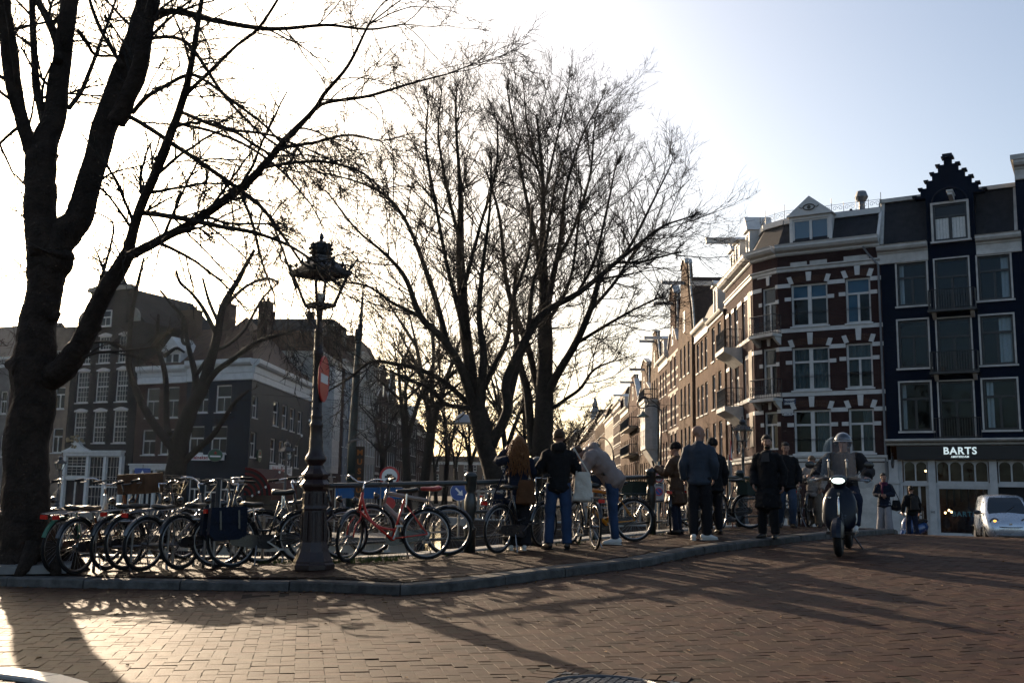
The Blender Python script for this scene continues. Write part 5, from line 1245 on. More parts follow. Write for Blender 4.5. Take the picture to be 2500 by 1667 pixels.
# round awning with red and black stripes
AW0 = LS.uz(598, 1150)[0]; AW1 = LS.uz(668, 1150)[0]; za = LS.uz(620, 1142)[1] - zb; za0 = za - 1.9
awm = [mat('awning_red', (.13, .010, .010), .8), mat('awning_black', (.02, .018, .018), .8)]
aw = MB(); prof = [(1.9 * math.sin(t), za0 + 1.9 * math.cos(t) if t < PI / 2 else za0) for t in np.linspace(0, PI / 2, 10)]
for s_ in range(11):
 m = MB(); r1_, r2_ = 1.9 * s_ / 11, 1.9 * (s_ + 1) / 11
 an = np.linspace(0, PI / 2, 9)
 for i in range(8):
  q = [(-.0, -r * math.sin(t), za0 + r * math.cos(t)) for r, t in ((r1_, an[i]), (r2_, an[i]), (r2_, an[i + 1]), (r1_, an[i + 1]))]; m.prism([(AW0, a[1], a[2]) for a in q], (.03, 0, 0))
 in_axes(m.build('awning_stripe', awm[s_ % 2], cf), np.array([W, 0.0]), sang)
m = MB(); an = np.linspace(0, PI / 2, 12);
for i in range(11): m.quad((AW0, -1.9 * math.sin(an[i]), za0 + 1.9 * math.cos(an[i])), (AW1, -1.9 * math.sin(an[i]), za0 + 1.9 * math.cos(an[i])), (AW1, -1.9 * math.sin(an[i + 1]), za0 + 1.9 * math.cos(an[i + 1])), (AW0, -1.9 * math.sin(an[i + 1]), za0 + 1.9 * math.cos(an[i + 1])))
m.box(AW0, AW1, -1.93, -1.88, za0 - .3, za0); in_axes(m.build('awning', mat('awning_maroon', (.10, .035, .03), .85), cf), np.array([W, 0.0]), sang)
# further left: two narrower houses behind the big trunk, one at the picture edge
lhouse(112, 165, 'canal_house', 'narrow tan plastered house between the big trunk and the tall dark house', lu(140, 800)[1], TAN, [(133, 158, 945, 998), (127, 152, 1045, 1105), (136, 160, 855, 895)], style='T', fine=False)
o = lhouse(20, 111, 'canal_house', 'grey-brown canal house mostly hidden behind the big foreground trunk', lu(60, 880)[1], BRN, [(30, 50, 960, 1020), (70, 95, 960, 1020), (30, 50, 1070, 1130), (70, 95, 1070, 1130)], style='sash'); cornice(o[0], o[3], o[2] - .9, CORN, WHITE2)
o = lhouse(-190, 19, 'canal_house', 'pale grey canal house with a white cornice at the left picture edge', lu(-60, 875)[1], mat('grey_plaster', (.20, .19, .18), .85, 0, .2, 1.2, .2, 12), [(0, 16, 955, 1010), (-50, -25, 955, 1010), (-100, -75, 955, 1010), (0, 16, 1062, 1115), (-50, -25, 1062, 1115), (-100, -75, 1062, 1115)], style='sash'); cornice(o[0], o[3], o[2] - .9, CORN, WHITE); pitched(o[0], o[3], 9, o[2], 3.5, SLATE)
u = lu(165, 1000)[0]
# ------------------------------------------------------------------ row along the left quay beyond the cafe (u runs away from the camera)
LX = -18.37 - SKEW * 70
def lypx(px): return LX / ((px - 1250) / FPX - SKEW)
LR = Plane((LX, 0.0), (SKEW, 1)); ly = lambda Y: Y * math.hypot(1, SKEW)
lz = lambda px, py: LR.uz(px, py)[1]
CRM = mat('cream_plaster', (.36, .34, .30), .8, 0, .15, 1.5, .15, 12); GRY = mat('blue_grey_plaster', (.24, .27, .30), .8, 0, .15, 1.5, .15, 12)
lrow = [
 (758, 776, 965, BRN, 'narrow red-brown house squeezed beside the black corner cafe', dict(cols=2, eave='small')),
 (776, 832, 872, CRM, 'cream apartment house with glazed bay windows, behind the tall pole', dict(cols=4, ww=1.3, wh=1.7, style='double', eave='small', D=14)),
 (832, 880, 895, GRY, 'pale blue-grey gabled house just right of the tall pole', dict(cols=4, eave='cornice', D=12)),
 (880, 922, 872, CRM, 'grey apartment block with long vertical windows, along the left quay', dict(cols=6, eave='small', D=12)),
 (922, 950, 975, BRN, 'brown house with a stone scroll gable, along the left quay', dict(gab='neck', grise=4, eave=None, cols=4)),
 (950, 972, 985, GRB, 'dark house with a hoist and chimney, along the left quay', dict(gab='spout', grise=4, eave=None, hoistL=1.5, cols=4)),
 (972, 1000, 1030, BRN, 'low brown house with chimney pots, far along the left quay', dict(eave='cornice', chim=2, cols=5)),
 (1000, 1022, 1025, GRB, 'grey house with a black roof, far along the left quay', dict(eave='cornice', hoistL=1.4, cols=5)),
 (1022, 1050, 1060, BRN, 'last brown house visible between the trees on the left quay', dict(eave='cornice', cols=6)),
]
for (a, b, ey_, wm_, lab, o_) in lrow:
 Ya, Yb = lypx(a), lypx(b); kw = dict(cols=3, rows=5, ww=1.0, wh=1.9, storey=2.9, top=.9, base=-1.1); kw.update(o_); kw['cols'] = min(max(kw['cols'], int((Yb - Ya) / 2.6)), 9)
 hh = row_house(LR, ly(Ya) + .02, ly(Yb) - .02, lz((a + b) / 2, ey_), 'canal_house', lab, wm_, **kw)
 if 'glazed bay' in lab:
  bo = MB(); zz = 3.6; bo.box(1.0, 4.2, -1.3, 0, zz, hh[2] - 1.2); b_ = bo.build('bay', WHITE2, hh[0])
  for k in range(4):
   for j in range(3): put_window_sub(b_, 1.1 + j * 1.03, zz + .6 + k * 2.4, .95, 1.5, 'T1', WHITE, GLASSD, -1.36)
   w2 = window_meshes('T1', 1.1, 1.5)[0].copy(); w2.materials.clear(); w2.materials.append(WHITE); o = link('window', w2, None, b_, (.94, -.08, zz + .6 + k * 2.4)); o.rotation_euler = (0, 0, -PI / 2)
   link('pane', MB().quad((.02, .085, .02), (1.08, .085, .02), (1.08, .085, 1.48), (.02, .085, 1.48)).mesh('pane'), mat('ochre_blind', (.20, .15, .07), .4) if k % 2 else GLASSD, o)
# big brown block with a flat roof behind the cafe
p = at(600, 900, 96.0); zt = at(700, 822, 96)[2]
bb = row_house(Plane((p[0], p[1]), (.95, -.05)), 0.0, 8.2, zt, 'apartment_block', 'large plain brown block with a flat roof and chimneys behind the corner cafe', BRN, cols=4, rows=3, ww=.9, wh=1.4, storey=2.8, top=1.6, eave=None, base=-1.1, roof=SLATE, cat='apartment block', chim=2, shop=False, D=7)
# cupola tower end of the street: grey gable far away
p = at(1385, 1100, 330.0); q = at(1435, 1065, 330)
fh = row_house(Plane((p[0], p[1]), (1, 0)), 0.0, float(q[0] - p[0]), float(at(1410, 1082, 330)[2]), 'far_house', 'hazy grey gabled house closing the far end of the canal', GRB, cols=2, rows=2, eave=None, gab='plain', grise=5, base=-1.1, shop=False, D=12)
p = at(1050, 1100, 300.0); q = at(1385, 1130, 300)
fh = row_house(Plane((p[0], p[1]), (1, 0)), 0.0, float(q[0] - p[0]), float(at(1200, 1130, 300)[2]), 'far_house', 'long low hazy block across the canal, behind the leafless trees', BRN, cols=14, rows=3, eave='cornice', base=-1.1, shop=False, D=12)
# ------------------------------------------------------------------ bare winter trees
def px_limb(pts, Y0, dY=0.0, wob=0.0):
 """limb traced as (px, py, radius px[, depth offset]) -> points and radii in metres"""
 P, R_ = [], []
 for i, q in enumerate(pts):
  f = i / max(1, len(pts) - 1); Y = Y0 + (q[3] if len(q) > 3 else dY * f)
  P.append(at(q[0], q[1], Y)); R_.append(q[2] * Y / FPX)
 return np.array(P), np.array(R_)
class Tree:
 def __init__(s, seed=1, rmin=.0030): s.rmin = rmin; s.trunk = MB(); s.crown = MB(); s.rng = np.random.default_rng(seed); s.limbs = []
 def limb(s, P, R_, sub=8, k=9, rough=0.06, crown=False):
  n = max(6, (len(P) - 1) * sub); c = spline(np.column_stack([P, R_]), n); R2 = np.maximum(c[:, 3], .004)
  w = s.rng.normal(0, 1, n); w = np.convolve(w, [.25, .5, .25], 'same'); R2 = R2 * (1 + w * rough * .7); w3 = s.rng.normal(0, 1, (n, 3)); w3 = (w3 + np.roll(w3, 1, 0) + np.roll(w3, -1, 0)) / 3
  p = c[:, :3] + w3 * (R2 * .07)[:, None]; mb = s.crown if crown else s.trunk; mb.tube(p, R2, k)
  if k >= 9:      # furrows: every vertex column wanders in and out along the limb
   ph = s.rng.uniform(0, 6.28, k); am = s.rng.uniform(.02, .06, k); i = np.arange(n)[:, None]
   f = 1 + am[None] * np.sin(i * .55 + ph[None]) + s.rng.normal(0, .012, (n, k)) + (.03 * np.cos(np.arange(k) * PI))[None]
   v = mb.v[-1].reshape(n, k, 3); mb.v[-1] = (p[:, None] + (v - p[:, None]) * f[..., None]).reshape(-1, 3)
  s.limbs.append((p, R2)); return p, R2
 def branch(s, p0, d, L, r, lvl, droop=0.0, up=0.0, wild=.35, kids=(7, 6, 4), maxlvl=2, shrink=.5, k=None, ang=.75):
  rng = s.rng; n = (9, 7, 5, 4)[min(lvl, 3)]; step = L / (n - 1); pts = [np.array(p0, float)]; d = d / np.linalg.norm(d); dirs = [d]
  for i in range(n - 1):
   d = d + rng.normal(0, wild / math.sqrt(n), 3); d[2] += (up - droop * i / n) / n; d = d / np.linalg.norm(d); pts.append(pts[-1] + d * step); dirs.append(d)
  P = np.array(pts); r = max(r, s.rmin); rr = np.linspace(r, max(r * .4, s.rmin * .7), n)
  s.crown.tube(P, rr, k or (6, 5, 4, 3)[min(lvl, 3)], caps=False)
  if lvl >= maxlvl: return
  for j in range(kids[min(lvl, len(kids) - 1)]):
   t = rng.uniform(.18, 1.0); i = min(int(t * (n - 1)), n - 2); q = P[i] + (P[i + 1] - P[i]) * (t * (n - 1) - i)
   dd = dirs[min(i + 1, n - 1)]; a = rng.normal(0, 1, 3); a -= dd * (a @ dd); a /= np.linalg.norm(a)
   th = rng.uniform(ang * .55, ang * 1.3); nd = dd * math.cos(th) + a * math.sin(th)
   s.branch(q, nd, L * shrink * rng.uniform(.6, 1.25) * (1.1 - .5 * t), max(r * .5 * (1.1 - .4 * t), .0028), lvl + 1, droop, up, wild, kids, maxlvl, shrink, None, ang)
 def clothe(s, spec, rmax=.16, tip=1.0):
  """spec = (per metre, length, level kids, droop, up): side branches along every limb, thinner towards the tip"""
  per, Lg, kids, droop, up, maxlvl = spec; rng = s.rng
  for P, R_ in list(s.limbs):
   seg = np.linalg.norm(np.diff(P, axis=0), axis=1); cum = np.concatenate([[0], np.cumsum(seg)]); tot = cum[-1]
   for u in rng.uniform(0, tot, int(tot * per)):
    r = np.interp(u, cum, R_)
    if r > rmax or (r > rmax * .55 and rng.random() < .6): continue
    p = np.array([np.interp(u, cum, P[:, i]) for i in range(3)]); i = min(np.searchsorted(cum, u), len(P) - 1); t = P[i] - P[max(i - 1, 0)]; t = t / max(np.linalg.norm(t), 1e-6)
    a = rng.normal(0, 1, 3); a[1] *= .8; a -= t * (a @ t); a /= np.linalg.norm(a); th = rng.uniform(.5, 1.1)
    s.branch(p, t * math.cos(th) + a * math.sin(th), Lg * rng.uniform(.45, 1.2) * min(1, .5 + r * 12), min(max(r * .42, .005), .024), 0, droop, up, .26, kids, maxlvl, .5)
   # tip bundle
   t = P[-1] - P[-2]
   for k_ in range(3 if R_[-1] < .035 else 0): s.branch(P[-1], t / np.linalg.norm(t) + rng.normal(0, .3, 3), Lg * tip * rng.uniform(.7, 1.3), max(R_[-1] * .7, .006), 0, droop, up, .35, kids, maxlvl)
 def done(s, name, base, label, group=None, tm=BARK, cm=TWIG):
  e = empty(name, base, 0, label, 'tree', group); b = np.asarray(base, float)
  for m, nm, mt in ((s.trunk, 'trunk', tm), (s.crown, 'crown', cm)):
   if m.n: m.xform(lambda v: v - b); o = m.build(nm, mt, e, smooth=True)
  return e
# --- the big tree at the left, traced limb by limb
T = Tree(3); Y0 = 12.75
tr = [(46, 1425, 78), (50, 1395, 66), (56, 1330, 56), (60, 1250, 52), (63, 1150, 50), (70, 1050, 50), (80, 970, 50), (84, 890, 52), (90, 830, 45), (100, 768, 41), (108, 700, 42), (116, 655, 47), (126, 612, 60)]
P, R_ = px_limb(tr, Y0); T.limb(P, R_, sub=6, k=24, rough=.02)
bl = MB();
P, R_ = px_limb([(70, 900, 34), (45, 895, 30), (26, 890, 17), (14, 893, 7)], Y0 - .1); T.trunk.tube(spline(P, 9), np.interp(np.linspace(0, 3, 9), range(4), R_) * (1 + RNG.normal(0, .12, 9)), 9)
P, R_ = px_limb([(128, 780, 14), (142, 760, 9)], Y0 - .1); T.trunk.tube(P, R_, 7)
P, R_ = px_limb([(225, 795, 16), (241, 803, 11), (245, 806, 5)], Y0 - .3); T.trunk.tube(P, R_, 7)
A_ = [(116, 655, 44), (104, 590, 42), (97, 516, 39), (96, 430, 38), (101, 370, 37)]
limbs = [
 (A_, 0), ([(101, 380, 36), (112, 340, 31), (131, 287, 28), (152, 143, 23), (169, 0, 21), (182, -150, 18), (196, -330, 13), (205, -520, 7)], .5),
 ([(97, 390, 26), (75, 356, 20), (52, 290, 17), (34, 229, 16), (17, 143, 14), (8, 0, 12), (-4, -160, 10), (-25, -360, 6)], -.6),
 ([(62, 330, 8), (52, 250, 9), (43, 195, 9), (34, 115, 9), (20, 30, 8), (0, -80, 6), (-30, -200, 4)], -1.0),
 ([(114, 310, 12), (106, 287, 12), (86, 200, 10), (83, 115, 9), (77, 0, 8), (70, -150, 5), (60, -300, 3)], .8),
 ([(143, 150, 12), (138, 103, 11), (115, 46, 10), (92, 0, 9), (66, -70, 7), (40, -180, 4)], 1.0),
 ([(120, 640, 40), (150, 580, 38), (189, 533, 34), (215, 447, 29), (241, 356, 30), (268, 270, 30), (303, 165, 25), (330, 75, 18), (347, 0, 15), (368, -120, 12), (388, -300, 7)], .6),
 ([(285, 300, 24), (304, 255, 22), (338, 172, 21), (356, 75, 18), (376, 0, 15), (402, -130, 11), (430, -320, 6)], -.4),
 ([(95, 925, 32), (128, 918, 32), (150, 903, 31), (178, 868, 29), (206, 820, 25), (241, 740, 23), (287, 660, 20), (313, 618, 18)], -.5),
 ([(313, 620, 15), (333, 533, 12), (367, 453, 12), (402, 367, 12), (436, 275, 10), (459, 200, 9), (476, 103, 7), (493, 0, 6), (508, -120, 4)], -1.2),
 ([(306, 630, 14), (340, 612, 12), (402, 580, 11), (476, 539, 11), (574, 470, 11), (620, 430, 10), (660, 384, 9), (700, 338, 8), (765, 271, 6), (795, 225, 5), (850, 160, 4), (900, 60, 3)], -1.6),
 ([(765, 271, 5), (800, 250, 4.5), (900, 235, 4), (1000, 205, 3), (1090, 182, 2)], -1.8),
 ([(368, 44, 9), (390, 33, 8), (430, 29, 8), (516, 49, 7), (631, 69, 6), (700, 70, 5), (800, 62, 4), (900, 72, 3), (985, 60, 2)], -.8),
 ([(312, 283, 6), (360, 310, 6), (402, 339, 6), (488, 396, 6), (585, 465, 6), (637, 505, 5), (690, 575, 4), (735, 640, 3)], -1.0),
 ([(348, 520, 7), (400, 526, 7), (459, 536, 7), (539, 553, 6), (620, 568, 5), (700, 597, 4), (770, 640, 3)], -2.0),
 ([(323, 276, 6), (355, 240, 6), (390, 218, 5), (459, 184, 5), (505, 200, 4), (574, 252, 4), (650, 310, 3), (720, 390, 2)], -1.2),
 ([(356, 95, 5), (425, 92, 5), (470, 120, 5), (545, 230, 4), (631, 321, 3), (700, 372, 2.5)], -1.5),
 ([(445, 240, 6), (480, 205, 5), (516, 172, 5), (574, 115, 4), (631, 69, 4), (690, -20, 3)], -1.8),
 ([(447, 276, 5), (516, 304, 5), (574, 318, 4), (660, 330, 3), (740, 360, 2)], -1.6), ([(430, 300, 4), (516, 321, 4), (602, 356, 3.5), (690, 420, 3), (760, 500, 2)], -2.0),
 ([(168, 265, 6), (200, 220, 6), (232, 140, 5), (262, 60, 4), (290, -20, 3)], 1.2), ([(190, 75, 5), (215, 110, 5), (235, 135, 4), (290, 137, 3)], .8),
 ([(640, 410, 5), (700, 400, 4), (790, 395, 3.5), (880, 420, 3), (940, 470, 2)], -2.2), ([(680, 360, 5), (760, 350, 4), (850, 330, 3), (930, 345, 2)], -1.9),
 ([(585, 468, 4), (615, 540, 4), (640, 640, 3), (670, 720, 2)], -1.8), ([(590, 470, 4), (650, 520, 3), (690, 610, 3), (720, 700, 2)], -2.2),
 ([(60, 300, 5), (10, 340, 4), (-40, 400, 3)], .5), ([(-20, -40, 8), (-60, 120, 6), (-20, 300, 4), (30, 420, 2.5)], 1.5),
 ([(300, 165, 6), (240, 60, 5), (200, -60, 4)], 1.0), ([(232, 730, 5), (270, 600, 3), (275, 545, 2.5), (240, 520, 2)], .6),
]
for q, dY in limbs:
 P, R_ = px_limb(q, Y0, dY); T.limb(P, R_, sub=7, k=14 if q[0][2] > 12 else 7, rough=.03)
T.clothe((3.4, 1.25, (8, 6, 0), .55, -.1, 2), .16)
for (x, y, n_) in ((0, 560, 7), (-40, 700, 6), (-60, 820, 5), (-30, 480, 5)):     # twigs reaching in from beyond the left edge
 for i in range(n_): T.branch(at(x - 60, y - 60 + 30 * i, 13.5), np.array([.9, RNG.normal(0, .3), RNG.normal(0, .25)]), 1.2, .007, 0, .2, 0, .4, (6, 4, 0), 2)
bt = ground(46, 1410, .1)
rt_ = MB()
for a in np.linspace(.2, 2 * PI, 8):
 c, s_ = math.cos(a), math.sin(a); base = np.array([bt[0], Y0, walk_z(bt[0], Y0)]); T.trunk.tube([base + np.array([c * .22, s_ * .22, .35]), base + np.array([c * .34, s_ * .34, .12]), base + np.array([c * .52, s_ * .5, -.02])], [.12, .10, .05], 7)
BARK1 = mat('dark_furrowed_bark', (.030, .021, .016), .9, 0, .5, 7, 1.0, 17)
T.done('tree', (bt[0], Y0, walk_z(bt[0], Y0)), 'huge bare tree leaning over the kerb at the left, with several thick forking stems', tm=BARK1)
# --- twin trees on the right quay, behind the people
def zg(p, Y): return road_z(p[0], Y)
T = Tree(5, .0042); Y2_ = 34.0
for q, dY in [
 ([(1228, 1300, 30), (1222, 1240, 26), (1212, 1190, 24), (1201, 1145, 23), (1188, 1094, 23), (1177, 1050, 25), (1166, 1005, 24)], 0),
 ([(1166, 1015, 18), (1158, 960, 17), (1150, 915, 15), (1137, 820, 14), (1128, 724, 13), (1124, 596, 10), (1124, 469, 6), (1115, 341, 3.5), (1112, 240, 2)], .8),
 ([(1170, 1010, 15), (1176, 940, 12), (1180, 860, 9), (1170, 760, 7), (1180, 640, 5), (1195, 520, 3.5), (1200, 400, 2)], -1.5),
 ([(1162, 1010, 12), (1140, 940, 11), (1118, 883, 10), (1080, 826, 9), (1029, 775, 8), (990, 679, 6), (940, 620, 4), (870, 560, 3), (800, 470, 2)], -2.0),
 ([(1095, 850, 8), (1060, 720, 7), (1003, 565, 5), (952, 488, 4), (888, 450, 3), (800, 424, 2)], 2.0),
 ([(1155, 998, 7), (1120, 993, 6), (1086, 985, 6), (1048, 947, 5), (1000, 928, 4), (950, 905, 2)], -1.0),
 ([(1152, 996, 8), (1137, 979, 7), (1100, 945, 6.5), (1067, 921, 6), (1020, 900, 6), (971, 890, 5), (907, 883, 4), (850, 925, 3), (800, 955, 2)], 1.5),
 ([(1199, 1085, 14), (1222, 1040, 12.5), (1239, 998, 12), (1236, 934, 11), (1265, 864, 11), (1322, 769, 9), (1418, 711, 7), (1520, 628, 5), (1609, 558, 3), (1673, 533, 2)], -1.2),
 ([(1242, 985, 9), (1262, 900, 8), (1290, 800, 7), (1300, 700, 5), (1330, 600, 4), (1350, 480, 3), (1370, 380, 2)], 2.2),
 ([(1180, 950, 8), (1210, 885, 7), (1239, 826, 6), (1250, 740, 5), (1290, 620, 4), (1300, 500, 3)], 1.2),
 ([(1138, 830, 7), (1090, 640, 5), (1060, 480, 4), (1040, 360, 3), (1045, 260, 2)], -1.4), ([(1128, 720, 6), (1170, 560, 4), (1210, 420, 3), (1215, 300, 2)], -1.8),
 ([(1029, 775, 5), (960, 740, 4), (900, 700, 3), (850, 690, 2)], -1.4), ([(1410, 715, 4), (1450, 640, 4), (1480, 520, 3), (1500, 420, 2)], -2.0), ([(1500, 640, 4), (1560, 640, 3), (1640, 620, 2)], -2.0),
 ([(1124, 600, 5), (1085, 430, 3.5), (1070, 320, 2.5), (1078, 230, 1.5)], 1.5),
]:
 P, R_ = px_limb(q, Y2_, dY); T.limb(P, R_, sub=5, k=8, rough=.05)
T.clothe((3.4, 2.8, (12, 6, 0), -.05, .42, 2), .20, .22)
b2 = at(1228, 1290, Y2_); T.done('tree', (b2[0], Y2_, zg(b2, Y2_)), 'wide bare tree with a forked leaning trunk, behind the two people at the railing')
T = Tree(9, .0047); Y3_ = 40.0
for q, dY in [
 ([(1322, 1290, 30), (1322, 1200, 27), (1322, 1119, 26), (1325, 1043, 24), (1328, 947, 21), (1332, 788, 16), (1325, 596, 9), (1325, 437, 5), (1310, 280, 2.5)], 0),
 ([(1338, 1000, 12), (1341, 953, 11), (1367, 903, 10), (1405, 839, 9), (1440, 760, 8), (1469, 673, 6), (1533, 609, 4), (1600, 480, 2.5), (1640, 400, 1.5)], -2.0),
 ([(1333, 780, 9), (1345, 700, 8), (1367, 596, 6), (1380, 469, 4), (1418, 341, 2.5), (1470, 240, 1.5)], 2.0), ([(1332, 760, 8), (1310, 600, 6), (1280, 460, 4), (1260, 340, 3), (1240, 230, 2)], -2.0),
 ([(1325, 1010, 10), (1316, 966, 9), (1290, 852, 8), (1239, 705, 6), (1220, 533, 4), (1188, 418, 2.5)], 2.4), ([(1345, 1000, 5), (1380, 975, 4.5), (1418, 947, 4), (1450, 903, 3), (1500, 880, 2)], -1.0),
 ([(1305, 1110, 14), (1296, 1060, 11), (1288, 960, 10), (1268, 880, 8), (1255, 760, 6), (1262, 640, 4)], 1.0), ([(1356, 640, 5), (1400, 560, 4), (1440, 430, 3), (1450, 320, 2)], -1.4),
 ([(1405, 840, 5), (1470, 800, 4), (1540, 760, 3), (1600, 730, 2)], -1.5), ([(1440, 760, 5), (1500, 690, 4), (1560, 600, 3), (1610, 560, 1.8)], 1.5), ([(1330, 800, 5), (1390, 690, 4), (1410, 560, 3), (1420, 460, 2)], -2.6),
 ([(1325, 500, 4), (1350, 380, 3), (1375, 270, 2), (1390, 200, 1.2)], 1.0), ([(1325, 450, 4), (1290, 320, 2.5), (1278, 210, 1.3)], 1.6),
]:
 P, R_ = px_limb(q, Y3_, dY); T.limb(P, R_, sub=5, k=8, rough=.05)
T.clothe((3.6, 2.85, (12, 6, 0), -.05, .42, 2), .22, .22)
b3 = at(1322, 1280, Y3_); T.done('tree', (b3[0], Y3_, zg(b3, Y3_)), 'tall straight bare tree with a rounded crown, right of the forked tree')
# --- pollarded tree in front of the cafe
T = Tree(13, .010); Y4_ = 57.0
for q, dY in [
 ([(415, 1260, 36), (425, 1197, 28), (436, 1101, 24), (462, 1008, 19), (492, 953, 16), (512, 890, 13), (529, 827, 11), (544, 749, 9), (592, 664, 6), (621, 610, 4)], 0),
 ([(430, 1120, 13), (422, 1093, 12), (370, 1027, 10), (333, 953, 9), (314, 879, 8), (322, 768, 6), (335, 700, 5), (351, 630, 3)], -1.5), ([(330, 870, 5), (300, 848, 5), (262, 835, 4), (222, 836, 3)], -1.0),
 ([(412, 1060, 9), (407, 1027, 8), (403, 916, 7), (385, 842, 6), (387, 768, 4)], 1.0), ([(468, 1000, 9), (474, 950, 8), (477, 916, 8), (459, 842, 6), (446, 775, 5), (420, 745, 4), (392, 710, 3)], 1.5),
 ([(492, 955, 8), (520, 915, 8), (555, 886, 7), (629, 835, 6), (680, 818, 4), (721, 805, 3)], -1.2), ([(446, 1130, 9), (480, 1098, 8), (518, 1064, 7), (548, 1020, 6), (573, 982, 5), (607, 953, 3)], -2.0),
 ([(530, 820, 6), (500, 760, 5), (470, 718, 4), (440, 690, 4), (430, 660, 3)], -1.0), ([(535, 790, 5), (512, 740, 4), (495, 680, 3)], 1.2), ([(545, 750, 5), (600, 700, 4), (650, 680, 3), (682, 690, 2)], 1.0),
 ([(480, 915, 5), (520, 860, 5), (560, 840, 4), (600, 800, 4), (640, 730, 3), (680, 690, 2)], 1.2), ([(400, 870, 5), (430, 850, 4), (450, 860, 3)], .8), ([(459, 842, 5), (445, 830, 4), (448, 770, 4)], -.5),
]:
 P, R_ = px_limb(q, Y4_, dY); T.limb(P, R_, sub=5, k=8, rough=.07)
T.clothe((2.2, .9, (5, 3, 0), -.1, .5, 2), .16)
b4 = at(415, 1250, Y4_); T.done('tree', (b4[0], Y4_, zg(b4, Y4_)), 'pollarded bare tree with stubby upright shoots, in front of the corner cafe')
# --- trees farther along the two quays
def far_tree(name, px, Y, h, label, seed, spread=.55, group=None, stems=3, dens=1.0):
 T = Tree(seed, .00016 * Y); rng = T.rng; p = at(px, 1200, Y); b = np.array([p[0], Y, road_z(p[0], Y)])
 P = np.array([b, b + (rng.normal(0, .1), 0, h * .18), b + (rng.normal(0, .25), 0, h * .36)]); r = h * .022; T.limb(P, np.array([r * 1.2, r, r * .9]), 5, 8)
 top = P[-1]
 for i in range(stems):
  a = 2 * PI * i / stems + rng.uniform(-.5, .5); sp = spread * rng.uniform(.4, 1.1); q = [top]
  for k in range(1, 6): f = k / 5; q.append(top + np.array([math.cos(a) * sp * h * .45 * f ** 1.2, math.sin(a) * sp * h * .35 * f, h * .62 * f * rng.uniform(.93, 1.03)]))
  T.limb(np.array(q), np.linspace(r * .75, .012, 6), 4, 6)
  for m in range(3):
   j = rng.integers(1, 4); a2 = a + rng.uniform(-1.6, 1.6); s0 = np.array(q[j]); q2 = [s0 + np.array([math.cos(a2) * h * .12 * f, math.sin(a2) * h * .12 * f, h * .10 * f]) for f in (0, 1, 2)]; T.limb(np.array(q2), np.array([r * .4, r * .25, .012]), 4, 5)
 T.clothe((2.0 * dens, h * .13, (5, 4, 0), -.1, .4, 2), r)
 return T.done(name, tuple(b), label, group)
far_tree('tree', 1036, 74, 17.0, 'bare tree with a tall straight trunk, left of the forked tree, on the left quay', 21, .5, None, 3)
far_tree('tree', 998, 66, 13.0, 'thin bare tree with a kinked trunk beside the tall straight one on the left quay', 22, .5, None, 3)
g = 'bare trees far along the canal'
far_lab = ['small bare tree nearest the cream apartment house on the left quay', 'bare tree just left of the forked tree trunk, far along the canal', 'thin bare tree seen left of the curly-haired woman, far along the canal', 'bare tree with a low crown between the twin tall trees', 'bare tree just left of the tall straight tree, far along the canal', 'bare tree nearest the far end of the right row of houses', 'faint bare tree behind the forked tree trunk', 'faint small bare tree left of the domed street lamp', 'tiny bare tree at the foot of the far right houses', 'bare tree behind the bicycle railing, beyond the domed lamp', 'faintest bare tree between the twin tall trees, at the canal end']
for i, (px, Y, h) in enumerate(((930, 92, 11), (1085, 100, 12), (1150, 110, 13), (1245, 75, 13), (1275, 95, 14), (1390, 120, 13), (1190, 150, 15), (1110, 170, 15), (1370, 190, 14), (1065, 140, 12), (1215, 200, 15))):
 far_tree('tree', px, Y, h, far_lab[i], 31 + i, .6, g, 3, .85)
# bushes on the quay below the right row
for i, (px, Y, w) in enumerate(((1520, 60, 1.6), (1545, 66, 1.8))):
 T = Tree(60 + i); p = at(px, 1200, Y); b = np.array([p[0], Y, road_z(p[0], Y)])
 for k in range(26): T.branch(b + np.array([RNG.normal(0, .3), RNG.normal(0, .3), 0]), np.array([RNG.normal(0, .5), RNG.normal(0, .5), 1]), w * 1.4, .02, 0, 0, .2, .4, (6, 4, 0), 2)
 e = T.done('shrub', tuple(b), ('leafless brown shrub on the quay under the iron balconies', 'second leafless shrub, nearer the white bay window')[i]); e['category'] = 'shrub'; e['group'] = 'shrubs on the right quay'
